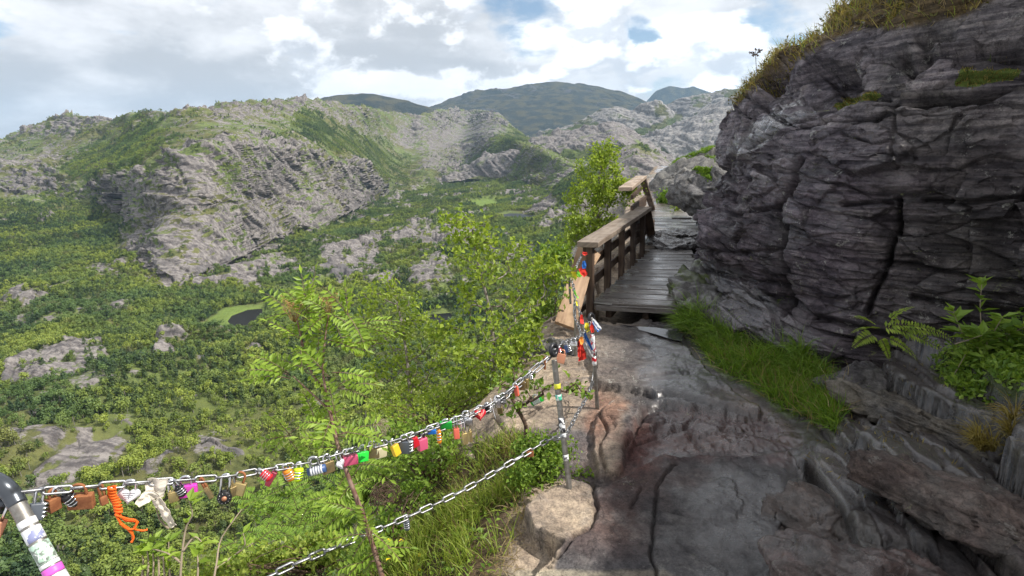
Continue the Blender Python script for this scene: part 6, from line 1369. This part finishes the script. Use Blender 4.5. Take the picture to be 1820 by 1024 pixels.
TOP2 = TOP+np.array([0.0, 0.006, -.020]); TOP2 = TOP2[9:]; chain('second chain strand hugging the upper chain just left of the middle post', TOP2, seed=2, phase=.4)
LOW = [on_plane(a, b, pl1) for a, b in ((60, 1190), (250, 1120), (440, 1042), (530, 1000), (640, 955), (740, 912), (830, 868), (920, 815), (970, 785))]
LOW += [on_plane(a, b, pl2)+np.array([-.0, -.03, 0]) for a, b in ((1004, 766),)]
LOW += [on_plane(a, b, pl2) for a, b in ((1026, 735), (1042, 708), (1052, 683), (1057, 655), (1058, 625), (1052, 585))]
chain('lower galvanised chain sweeping past the middle post up to the back post', LOW, L=.064, w_=.026, r=.0042, seed=3)
M34 = [RING2, on_plane(1005, 608, pl2), on_plane(1030, 598, pl2), on_plane(1045, 580, pl2), RING3]
chain('short chain dressed with ribbons between the middle post and the back post', M34, seed=4)
pl3 = vplane(RING3, P4T)
chain('chain rising from the back post past the rusty rod to the boards', [RING3, on_plane(1043, 585, pl3)*.5+on_plane(1041, 592, pl3)*.5, at_y(1032., 560., 3.9), P4T, at_y(1018., 505., 4.4), R5, at_y(1024., 474., 4.75), at_y(1036., 448., 5.2)], L=.07, w_=.026, r=.004, seed=5)
chain('loop of chain hanging beside the thin rod down to the ribbons', [P4T, at_y(1021., 560., 3.8), at_y(1030., 585., 3.5), on_plane(1036, 604, pl2)], L=.066, seed=6)

def torus(c, axis, R1, r, mat, name, parent, loc):
    a = unit(np.cross(axis, [.1, .3, .95])); b = unit(np.cross(axis, a)); n, m = 28, 10; V = []
    for i in range(n):
        t = 2*pi*i/n; d = a*cos(t)+b*sin(t)
        for j in range(m): f = 2*pi*j/m; V.append(c+d*(R1+r*cos(f))+axis*r*sin(f))
    F = [(i*m+j, i*m+(j+1) % m, ((i+1) % n)*m+(j+1) % m, ((i+1) % n)*m+j) for i in range(n) for j in range(m)]
    return mk(name, np.array(V)-loc, F, mat, parent)
def stick_mat(nm, cols, scale, seed):
    m = bpy.data.materials.new(nm); m.use_nodes = True; nt = m.node_tree; b = nt.nodes['Principled BSDF']; b.inputs['Roughness'].default_value = .45
    oc = nt.nodes.new('ShaderNodeTexCoord').outputs['Object']; n = noise(nt, vmap(nt, oc, loc=(seed, 0, 0)), scale, 3, .6); c = cols[0]
    c = mix(nt, mapr(nt, n, .50, .54), col4(cols[0]), col4(cols[1]))
    if len(cols) > 2: c = mix(nt, mapr(nt, noise(nt, vmap(nt, oc, loc=(seed+5, 0, 0)), scale*1.4, 2, .5), .56, .60), c, col4(cols[2]))
    nt.links.new(c, b.inputs['Base Color']); return m
def post(name, label, bot, top, r, ringr, ring_c=None, stickers=(), ringaxis=None, bend=None):
    bot = np.array(bot, float); root = empty(name, tuple(bot)); tag(root, label, 'post')
    ax = unit(top-bot); pts = [bot, bot+(top-bot)*.5, bot+(top-bot)*.9, top] if bend is None else [bot, bot+(top-bot)*.5, bot+(top-bot)*.85, top, top+bend]
    V, F = tube_geo(smooth_path(pts, 20), r, 16); mk('rod', V-bot, F, M_POST, root)
    if ringr:
        c = ring_c if ring_c is not None else top; torus(np.array(c), ringaxis if ringaxis is not None else unit(np.array([.75, -.6, .15])), ringr, r*.75, M_BLK, 'ring', root, bot)
    L_ = np.linalg.norm(top-bot); Ly = np.array([0, 0, 1.])
    for k, (t0, t1, cols, sc_) in enumerate(stickers):
        a = bot+(top-bot)*t0; b = bot+(top-bot)*t1
        V, F = tube_geo(np.array([a, a*.7+b*.3, a*.3+b*.7, b]), r*1.05+.0004*k, 18); mk('sticker', V-bot, F, stick_mat('sticker', cols, sc_, k*3.3), root)
    return root
W_ = (.78, .79, .80)
p1b = P1A+(P1A-P1T)*1.6
tf = lambda py: (float(np.linalg.norm(on1(py)-p1b))/float(np.linalg.norm(P1T-p1b)))
def on1(py):   # a point of the near post by its height in the photograph
    t = (py-880)/(1024-880); return P1T*(1-t)+P1A*t
post('chain_post', 'near leaning post wrapped in stickers at the left edge, topped by a dark steel loop', p1b, P1T, .0175, 0, stickers=[
    (tf(936), tf(925), (W_, W_), 10), (tf(962), tf(940), (W_, (.25, .27, .45)), 60), (tf(999), tf(966), ((.45, .62, .50), (.20, .24, .20), (.75, .78, .76)), 70), (tf(1006), tf(1000), (W_, (.7, .7, .7)), 40), (tf(1020), tf(1008), ((.70, .12, .58), (.62, .10, .52)), 30), (tf(1060), tf(1021), (W_, (.5, .5, .52)), 50)], bend=None)
pr = bpy.data.objects['chain_post']
hk = [P1T+(P1A-P1T)*.12, P1T, P1T+np.array([-.012, .0, .022]), P1T+np.array([-.042, .01, .034]), P1T+np.array([-.075, .03, .014]), P1T+np.array([-.08, .04, -.03]), P1T+np.array([-.05, .03, -.05])]
V, F = tube_geo(smooth_path(hk, 24), .0195, 16); mk('steel_loop', V-p1b, F, plain('blued_steel', (.09, .10, .115), .3, .7, .5), pr)
post('chain_post', 'middle steel post standing in pale rock, black ring on top', P2B+np.array([0, 0, -.05]), POST2, .0128, .023, RING2, [(.30, .34, (W_, (.15, .15, .16)), 50), (.46, .49, ((.62, .64, .66), (.2, .2, .22)), 60), (.50, .60, (W_, (.05, .05, .06)), 45), (.72, .76, ((.10, .50, .35), (.75, .78, .75)), 50), (.80, .835, ((.75, .72, .03), (.70, .70, .05)), 20)])
post('chain_post', 'back steel post with black ring, red and white tape and hanging ribbons', P3B+np.array([0, 0, -.05]), P3T, .0125, .026, RING3, [(.62, .84, (W_, (.6, .02, .04)), 26), (.50, .60, ((.6, .02, .03), W_), 20)])
post('chain_post', 'thin rusty rod standing behind the ribbons below the end boards', P4B+np.array([0, 0, -.15]), P4T, .009, 0)
post('chain_post', 'short post with ring almost hidden by birch leaves beside the upper end board', at_y(1014., 540., 4.7), R5, .010, .026, R5)

# --- padlocks
def box_mesh(sx, sy, sz, bev, seg=3):
    bm = bmesh.new(); bmesh.ops.create_cube(bm, size=1.0); bmesh.ops.scale(bm, vec=(sx, sy, sz), verts=bm.verts); bmesh.ops.bevel(bm, geom=list(bm.edges), offset=bev, segments=seg, affect='EDGES', profile=.6); return bm
def extr(outline, th, bev):
    bm = bmesh.new(); vs = [bm.verts.new((x, -th/2, z)) for x, z in outline]; f = bm.faces.new(vs); r = bmesh.ops.extrude_face_region(bm, geom=[f]); bmesh.ops.translate(bm, vec=(0, th, 0), verts=[v for v in r['geom'] if isinstance(v, bmesh.types.BMVert)])
    bmesh.ops.recalc_face_normals(bm, faces=bm.faces); ed = [e for e in bm.edges if e.calc_face_angle(0) > .7 and abs(e.verts[0].co.y-e.verts[1].co.y) < 1e-6]; bmesh.ops.bevel(bm, geom=ed, offset=bev, segments=2, affect='EDGES'); return bm
def bm_obj(bm, name, mat, parent, smooth=True):
    me = bpy.data.meshes.new(name); bm.to_mesh(me); bm.free(); me.materials.append(mat)
    for p in me.polygons: p.use_smooth = smooth
    if smooth:
        try: me.shade_smooth_by_angle(angle=radians(35))
        except Exception: pass
    o = bpy.data.objects.new(name, me); COL.objects.link(o); o.parent = parent; return o
def lock(px, py_chain, kind, colr, label, w_=.034, h_=.026, th=.013, shack='chrome', tilt=0., yaw=None, pl=None, back=0.0, cat='padlock', scl=1.0, drop=None, pt=None):
    pl = pl1 if pl is None else pl
    c = on_plane(px, py_chain, pl) if pt is None else np.array(pt); c = c+np.array([0, back, 0])
    root = empty('padlock', tuple(c)); tag(root, label, cat); root.scale = (scl*1.2,)*3
    if yaw is None: yaw = math.atan2(-c[0], 1.0)*.6+RNG.normal()*.25
    root.rotation_euler = (RNG.normal()*.12, tilt, yaw)
    sh = .026 if drop is None else drop; sw = w_*.52
    mat = PM[colr]
    t = np.linspace(0, pi, 9); arc = np.stack([np.cos(t)*sw/2, np.zeros(9), np.sin(t)*sw/2], 1)
    V, F = tube_geo(np.concatenate([[[sw/2, 0, -sh]], [[sw/2, 0, -sh*.5]], arc, [[-sw/2, 0, -sh*.5]], [[-sw/2, 0, -sh]]]), .0030, 8)
    mk('shackle', V+np.array([0, 0, -.002]), F, PM[shack], root)
    z0 = -sh-h_/2+.003
    if kind in ('box', 'comb'):
        b = bm_obj(box_mesh(w_, th, h_, .0022), 'body', mat, root); b.location = (0, 0, z0)
        if kind == 'comb':
            for k in range(4):
                V, F = tube_geo(np.array([[w_/2-.001, 0, z0-h_*.38+k*h_*.25], [w_/2-.001, 0, z0-h_*.38+k*h_*.25+h_*.15]]), th*.55, 14); mk('dial', V, F, PM['chrome'] if colr != 'white' else PM['black'], root)
        else:
            V, F = tube_geo(np.array([[0, 0, z0-h_/2-.0006], [0, 0, z0-h_/2+.002]]), .003, 10); mk('keyhole', V, F, PM['black'], root)
    elif kind == 'heart':
        t = np.linspace(0, 2*pi, 40, endpoint=False); x = 16*np.sin(t)**3; z = 13*np.cos(t)-5*np.cos(2*t)-2*np.cos(3*t)-np.cos(4*t); s_ = w_/33
        b = bm_obj(extr(list(zip(x*s_, z*s_)), th*.7, .002), 'body', mat, root); b.location = (0, 0, z0)
        if colr == 'white':
            for k in range(4):
                V, F = tube_geo(np.array([[-w_*.27+.002*k, -th*.36, z0+.008-k*.0045], [w_*.27-.003*k, -th*.36, z0+.008-k*.0045]]), .0005, 4); mk('engraved_line', V, F, PM['slate'], root)
        else:
            t2 = t; b2 = bm_obj(extr(list(zip(x*s_*.45, z*s_*.45)), th*.8, .0008), 'raised_heart', PM['coral'], root); b2.location = (0, 0, z0)
    elif kind == 'barrel':      # upright ribbed cylinder
        prof = []; n = 26
        for k in range(n+1):
            u = k/n; rad = th*.85*(1-.25*(abs(2*u-1)**4))*(1 if k % 5 else .86); prof.append((rad, z0+h_/2-u*h_))
        V = []; m = 18
        for rad, z in prof:
            for j in range(m): V.append((rad*cos(2*pi*j/m), rad*sin(2*pi*j/m), z))
        F = [(k*m+j, k*m+(j+1) % m, (k+1)*m+(j+1) % m, (k+1)*m+j) for k in range(n) for j in range(m)]+[tuple(range(m))[::-1], tuple(n*m+j for j in range(m))]
        mk('body', V, F, mat, root)
        for k in range(3):
            zz = z0-h_*.25+k*h_*.22; V, F = tube_geo(np.array([[0, 0, zz], [0, 0, zz+h_*.07]]), th*.9, 18); mk('dial', V, F, PM['chrome'] if colr != 'blue' else PM['white'], root)
    elif kind == 'wide':        # lying barrel with letter wheels
        V, F = tube_geo(np.array([[-w_/2, 0, z0], [w_/2, 0, z0]]), h_*.42, 18); mk('body', V, F, mat, root)
        for k in range(5):
            x0 = -w_*.33+k*w_*.14; V, F = tube_geo(np.array([[x0, 0, z0], [x0+w_*.10, 0, z0]]), h_*.46, 14); mk('dial', V, F, PM['white'], root)
    elif kind == 'oval':
        V, F = tube_geo(np.array([[0, -th/2, z0], [0, -th*.4, z0], [0, th*.4, z0], [0, th/2, z0]]), np.array([w_*.36, w_*.45, w_*.45, w_*.36]), 22); mk('body', V, F, mat, root)
        V, F = tube_geo(np.array([[0, -th*.62, z0], [0, -th*.4, z0]]), w_*.16, 14); mk('disc', V, F, PM['copper'], root)
        for k in range(10):
            a = 2*pi*k/10; q = np.array([cos(a)*w_*.30, -th*.52, z0+sin(a)*w_*.30]); V, F = tube_geo(np.array([q, q*1.0+np.array([cos(a), 0, sin(a)])*w_*.07]), .0008, 4); mk('mark', V, F, PM['chrome'], root)
    return root
lock(8, 886, 'box', 'copper', 'pale copper padlock cut by the left edge, beside the leaning post', .040, .034, .014, 'chrome', .5, drop=.05)
lock(72, 873, 'comb', 'slate', 'ribbed silver and grey combination padlock nearest the leaning post', .024, .032, .014, tilt=.35)
lock(92, 873, 'box', 'rust', 'small brown padlock hanging edge-on, third from the leaning post', .022, .030, .014, 'rust', yaw=1.2, drop=.018)
lock(98, 871, 'barrel', 'black', 'black barrel padlock with silver rings near the leaning post', .022, .036, .0145, tilt=-.55)
lock(140, 868, 'box', 'rust', 'large rusty brown padlock with an engraved scrawl, left of the orange cord', .046, .034, .016, 'rust', tilt=.12, drop=.018)
lock(178, 864, 'box', 'rust', 'small rusty padlock half hidden beside the orange cord', .014, .02, .010, 'rust', yaw=1.0)
lock(232, 860, 'heart', 'white', 'white heart shaped padlock with lines of engraving', .044, .040, .012, tilt=.28, drop=.012)
lock(303, 856, 'box', 'brass', 'small brass padlock peeping out behind the cream cloth', .020, .026, .012, drop=.028, yaw=.6)
lock(308, 855, 'barrel', 'black', 'black dial padlock between the cream cloth and the magenta padlock', .02, .026, .0125, tilt=-.3, drop=.02)
lock(330, 853, 'box', 'magenta', 'bright magenta padlock right of the cream cloth', .044, .030, .015, tilt=.08, drop=.016)
lock(357, 851, 'box', 'old', 'thin tarnished padlock seen edge-on right of the magenta one', .010, .032, .010, 'rust', tilt=-.3)
lock(402, 848, 'oval', 'black', 'round black padlock with a dial, low beneath the brass padlock', .036, .036, .016, drop=.036, tilt=.2)
lock(412, 848, 'box', 'old', 'little brown brass padlock between the round black one and the big brass one', .020, .026, .012, drop=.028, yaw=.9)
lock(428, 845, 'box', 'brass', 'big brass padlock with a rusty red shackle', .040, .032, .015, 'rust', tilt=.38, drop=.02)
lock(461, 836, 'barrel', 'red', 'small red barrel padlock right of the big brass one', .02, .026, .014, tilt=-.9, drop=.012)
lock(492, 832, 'box', 'dred', 'flat dark red padlock hanging askew', .014, .040, .020, tilt=.6, drop=.012)
lock(506, 828, 'barrel', 'orange', 'orange rounded padlock left of the lime one', .02, .034, .015, tilt=-.25, drop=.014)
lock(532, 824, 'barrel', 'lime', 'lime yellow dial padlock', .022, .034, .017, tilt=.3, drop=.014)
lock(557, 818, 'wide', 'navy', 'blue barrel padlock lying across with white letter wheels and a tall silver shackle', .048, .026, .02, tilt=-.16, drop=.022)
lock(580, 812, 'box', 'old', 'brown brass padlock right of the blue letter-wheel one', .034, .032, .013, drop=.018, yaw=.7)
lock(600, 806, 'heart', 'white', 'narrow white padlock turned edge-on beside the rowan stem', .030, .034, .012, drop=.018, yaw=1.15)
lock(622, 802, 'box', 'pink', 'wide dusty pink padlock just right of the rowan stem', .040, .028, .016, drop=.016, tilt=.02)
lock(644, 796, 'box', 'green', 'bright green padlock between the pink and the cream ones', .036, .028, .014, drop=.014, tilt=.22)
lock(660, 792, 'box', 'old', 'dull brown padlock tucked behind the bright green one', .034, .030, .013, drop=.018, back=.015)
lock(678, 787, 'box', 'cream', 'pale cream padlock showing face and side', .034, .034, .018, drop=.016, yaw=.7, tilt=.1)
lock(697, 783, 'box', 'yellow', 'yellow and brass padlock hanging narrow side out', .022, .034, .016, drop=.018, yaw=.9, tilt=-.15)
lock(719, 777, 'comb', 'slate', 'large dark combination padlock with silver dials', .038, .040, .017, drop=.016, tilt=.05)
lock(733, 772, 'box', 'red', 'plain red padlock against the dark combination padlock', .022, .032, .014, drop=.016, tilt=-.2, yaw=.6)
lock(749, 767, 'box', 'pink', 'pink padlock with a black shackle', .030, .038, .018, 'black', drop=.026, yaw=.7)
lock(767, 761, 'box', 'blue', 'very small blue padlock', .026, .014, .012, drop=.008)
lock(779, 756, 'barrel', 'orange', 'slim orange padlock with spiral rings', .014, .046, .009, drop=.018)
lock(792, 749, 'box', 'dgreen', 'green padlock tucked up against the chain', .038, .026, .014, drop=.004)
lock(809, 742, 'box', 'coral', 'little red padlock hanging on a long link', .018, .034, .016, drop=.040)
lock(828, 735, 'box', 'chrome', 'square silver padlock with a wide shackle above two brass ones', .042, .026, .017, drop=.022)
lock(822, 745, 'box', 'brass', 'left of two narrow brass padlocks below the square silver one', .018, .038, .012, drop=.050, yaw=.5)
lock(833, 742, 'box', 'brass', 'right of two narrow brass padlocks below the square silver one', .012, .038, .012, drop=.052, yaw=1.0)
lock(852, 726, 'heart', 'red', 'glossy red heart padlock', .044, .040, .016, drop=.004)
lock(865, 720, 'comb', 'black', 'black combination padlock peeping out behind the red heart', .02, .032, .016, drop=.006, back=.012)
lock(883, 706, 'box', 'chrome', 'silver padlock with a blue mark, left of the twiggy shrub', .026, .032, .014, drop=.010)
lock(886, 706, 'box', 'old', 'brown padlock low under the marked silver one', .018, .030, .012, drop=.044)
lock(894, 700, 'barrel', 'black', 'dark little barrel padlock among the shrub twigs', .018, .028, .012, drop=.014)
lock(916, 682, 'box', 'coral', 'long pinkish red padlock above the shrub', .014, .040, .012, drop=.010, tilt=-.1)
lock(928, 674, 'box', 'old', 'dull brass padlock, left of a pair above the shrub', .020, .034, .013, drop=.010)
lock(936, 668, 'box', 'brass', 'shiny brass padlock, right of a pair above the shrub', .016, .036, .013, drop=.014, yaw=1.)
lock(942, 660, 'barrel', 'chrome', 'small chrome padlock close to the shiny brass one', .016, .026, .010, drop=.010)
lock(968, 636, 'box', 'rust', 'thin rusty padlock just left of the middle post', .008, .040, .010, 'rust', drop=.008)
lock(993, 617, 'barrel', 'red', 'bright red little padlock behind the ring of the middle post', .018, .018, .012, drop=.006, pl=pl2)
lock(1000, 625, 'box', 'copper', 'orange copper padlock against the top of the middle post', .034, .038, .012, 'copper', drop=.012, tilt=.25, pl=pl2)
lock(1006, 610, 'comb', 'navy', 'blue and white dial padlock right of the middle post', .022, .030, .014, drop=.012, pl=pl2, tilt=-.2)
lock(1020, 604, 'box', 'chrome', 'silver padlock in front of the orange ribbon', .032, .020, .012, drop=.010, pl=pl2)
lock(1027, 602, 'box', 'black', 'narrow black padlock beside the silver one near the ribbons', .010, .036, .012, drop=.010, pl=pl2)
lock(722, 920, 'barrel', 'slate', 'small dark dial padlock on the lower chain', .016, .034, .011, drop=.012)
lock(942, 800, 'box', 'rust', 'rusty brown padlock on the lower chain left of the middle post', .026, .022, .014, 'rust', drop=.006)
lock(1046, 700, 'box', 'pink', 'tiny pink padlock on the lower chain near the back post', .014, .028, .010, drop=.004, pl=pl2)
lock(955, 705, 'wide', 'dgreen', 'green padlock caught in the twigs of the shrub', .058, .026, .02, tilt=-.6, drop=.006, pt=PY3(952, 707, 2.64))

# --- cords, cloth and ribbons
def soft(name, label, geos, mats, loc, cat):
    V, F = join(geos); o = mk(name, V-loc, F, mats); o.location = tuple(loc); tag(o, label, cat); return o
M_ORC = plain('orange_cord', (.85, .14, .015), .6, bump=.0006, bs=300); M_CLO = plain('cream_cloth', (.68, .62, .53), .85, bump=.002, bs=60)
c0 = on_plane(205, 862, pl1)+np.array([0, -.012, .002]); G = []
core = smooth_path([c0, on_plane(200, 880, pl1), on_plane(207, 893, pl1), on_plane(216, 905, pl1)+np.array([0, -.01, 0])], 40)
for ph_ in (0, pi):                                   # plaited grip of two wound strands
    t = np.linspace(0, 9*pi, 90); cc = np.stack([np.interp(np.linspace(0, 39, 90), np.arange(40), core[:, k]) for k in range(3)], 1)
    G.append(tube_geo(cc+np.stack([np.cos(t+ph_)*.0075, np.sin(t+ph_)*.006, np.zeros(90)], 1), .0035, 6))
e = core[-1]
for k, pth in enumerate(([(216, 905), (228, 920), (250, 922), (243, 934), (258, 938), (267, 936)], [(216, 905), (222, 922), (240, 936), (243, 950)], [(214, 905), (226, 925), (236, 932), (246, 945), (242, 955)], [(216, 905), (238, 912), (252, 915), (250, 928), (238, 930), (225, 920)])):
    q = [on_plane(a, b, pl1)+np.array([0, -.012-.004*k, 0]) for a, b in pth]; G.append(tube_geo(smooth_path(q, 20), np.concatenate([np.full(17, .0026), [.0026, .003, .0035]]), 6))
soft('braided_cord', 'bright orange braided cord with frayed ends tied to the upper chain', G, M_ORC, c0, 'cord')
def cloth(path_px, widths, pl, off, nr=26, ncx=9, crumple=.006, seed=1, thick=.0012):
    r = np.random.default_rng(seed); c = np.array([on_plane(a, b, pl) for a, b in path_px])+np.array([0, off, 0]); c = catmull(c, nr, 0); wd = np.interp(np.linspace(0, 1, nr), np.linspace(0, 1, len(widths)), widths)
    tg = unit(np.gradient(c, axis=0)); sd = unit(np.cross(tg, np.array([.25, -1, .1]))); fr_ = np.cross(sd, tg); x = np.linspace(-.5, .5, ncx)
    P = c[:, None]+sd[:, None]*x[None, :, None]*wd[:, None, None]; k = perlin(P, 55, seed)+.5*perlin(P, 120, seed+1); fold = np.sin(x*9+seed)[None, :]*.5
    P = P+fr_[:, None]*((k+fold)*crumple)[..., None]+sd[:, None]*(perlin(P, 60, seed+3)*.003)[..., None]
    n = fr_[:, None]*thick; A_ = P+n; B_ = P-n; V = np.concatenate([A_.reshape(-1, 3), B_.reshape(-1, 3)]); f = grid_faces(nr, ncx); m = nr*ncx
    F = np.concatenate([f, f[:, ::-1]+m]); rim = [i for i in range(ncx)]+[i*ncx+ncx-1 for i in range(1, nr)]+[(nr-1)*ncx+i for i in range(ncx-2, -1, -1)]+[i*ncx for i in range(nr-2, 0, -1)]
    F = np.concatenate([F, np.array([(rim[i], rim[(i+1) % len(rim)], rim[(i+1) % len(rim)]+m, rim[i]+m) for i in range(len(rim))])]); return V, F
G = [cloth([(286, 845), (284, 856), (284, 868), (286, 880)], [.046, .050, .042, .024], pl1, -.016, seed=3), cloth([(286, 878), (276, 872), (266, 878), (253, 890)], [.020, .026, .030, .012], pl1, -.020, seed=5), cloth([(287, 878), (296, 892), (304, 905), (316, 926)], [.022, .024, .024, .018], pl1, -.024, seed=7, nr=34)]
soft('tied_cloth', 'strip of cream cloth knotted round the upper chain', G, M_CLO, on_plane(285, 860, pl1), 'cloth')
G = [tube_geo(smooth_path([on_plane(872, 708, pl1), on_plane(876, 725, pl1)+np.array([0, -.01, 0]), on_plane(881, 745, pl1)], 8), .0016, 5)]
soft('white_string', 'thin white string hanging from the upper chain right of the red heart', G, PM['white'], on_plane(872, 708, pl1), 'string')
RB = dict(r=plain('red_ribbon', (.72, .045, .03), .7), w=plain('white_ribbon', (.75, .77, .80), .7), b=plain('blue_ribbon', (.03, .16, .55), .7), y=plain('yellow_ribbon', (.85, .75, .05), .7), o=plain('orange_ribbon', (.85, .30, .05), .7), g=plain('green_ribbon', (.20, .62, .06), .7))
pb = vplane(RING3, RING3+np.array([1., .2, 0])); pm_ = pl2
def rib(lab, colr, path, wd, pl, off=-.02, seed=1, cat='ribbon'):
    V, F = cloth(path, wd, pl, off, 20, 7, .004, seed, .0007); loc = V[0].copy(); o = mk('ribbon', V-loc, F, RB[colr]); o.location = tuple(loc); tag(o, lab, cat, 'ribbons tied near the back post'); return o
rib('white ribbon end flying right from the ring of the back post', 'w', [(1052, 566), (1057, 572), (1063, 580), (1067, 584)], [.016, .024, .028, .022], pb, seed=21)
rib('blue ribbon tip below the white end at the back post ring', 'b', [(1053, 570), (1058, 578), (1064, 586)], [.014, .022, .024], pb, seed=22)
rib('red ribbon hanging close on the left of the back post top', 'r', [(1049, 569), (1051, 580), (1053, 589)], [.016, .026, .018], pb, seed=23)
rib('yellow ribbon knot left of the back post top', 'y', [(1042, 572), (1042, 580), (1044, 587)], [.018, .028, .022], pm_, seed=24)
rib('long blue ribbon falling beside the back post', 'b', [(1038, 590), (1043, 603), (1050, 622)], [.012, .022, .026], pm_, seed=25)
rib('long white frayed ribbon falling beside the back post', 'w', [(1036, 600), (1042, 613), (1048, 625), (1054, 634)], [.012, .026, .030, .022], pm_, -.03, seed=26)
rib('wide red ribbon bunch hanging in the middle of the ribbons', 'r', [(1031, 606), (1032, 616), (1034, 628), (1035, 638)], [.014, .030, .044, .050], pm_, -.015, seed=27)
rib('second red ribbon strand left of the wide red bunch', 'r', [(1028, 604), (1029, 618), (1029, 632)], [.010, .022, .018], pm_, -.02, seed=28)
rib('orange ribbon knot above the wide red bunch', 'o', [(1032, 596), (1032, 603), (1031, 609)], [.020, .028, .018], pm_, -.03, seed=29)
rib('red ribbon tied to the chain right above the orange knot', 'r', [(1033, 558), (1033, 567), (1034, 574)], [.012, .028, .022], pl3, seed=30)
pu = vplane(R5, R5+np.array([1., .1, 0]))
rib('yellow pennant nearest the hidden ring on the end boards', 'y', [(1014, 484), (1020, 487), (1026, 492)], [.03, .05, .05], pu, seed=31)
rib('light green pennant between the yellow and the red ones', 'g', [(1025, 482), (1029, 486), (1032, 491)], [.03, .045, .03], pu, seed=32)
rib('red pennant draped over the end board', 'r', [(1030, 474), (1035, 481), (1040, 488)], [.035, .06, .04], pu, -.05, seed=33)
rib('blue pennant high on the end board', 'b', [(1036, 462), (1037, 468), (1037, 475)], [.02, .04, .034], pu, -.05, seed=34)
rib('topmost red pennant under the railing end', 'r', [(1034, 447), (1038, 449), (1042, 448)], [.02, .03, .02], pu, -.05, seed=35)
rib('green ribbon knot among leaves beside the thin rod', 'g', [(1019, 516), (1023, 521), (1026, 528)], [.02, .04, .02], pl3, seed=36)
rib('yellow ribbon scrap just below the green knot', 'y', [(1022, 529), (1023, 535), (1025, 541)], [.016, .03, .016], pl3, seed=37)
# ================================================================= haze
hm = bpy.data.materials.new('haze'); hm.use_nodes = True; hn = hm.node_tree; hn.nodes.clear()
pvn = hn.nodes.new('ShaderNodeVolumePrincipled'); pvn.inputs['Color'].default_value = (0.50, 0.74, 1.0, 1); pvn.inputs['Density'].default_value = HAZE
pvn.inputs['Anisotropy'].default_value = 0.2
ho = hn.nodes.new('ShaderNodeOutputMaterial'); hn.links.new(pvn.outputs[0], ho.inputs['Volume'])
X0, X1, Y0, Y1, Z0, Z1 = -13000, 13000, -60, 12600, -700, 1250
V = [(x, y, z) for x in (X0, X1) for y in (Y0, Y1) for z in (Z0, Z1)]
hz = mk('haze', V, [(0, 1, 3, 2), (4, 6, 7, 5), (0, 4, 5, 1), (2, 3, 7, 6), (0, 2, 6, 4), (1, 5, 7, 3)], hm, smooth=False)
tag(hz, kind='stuff')
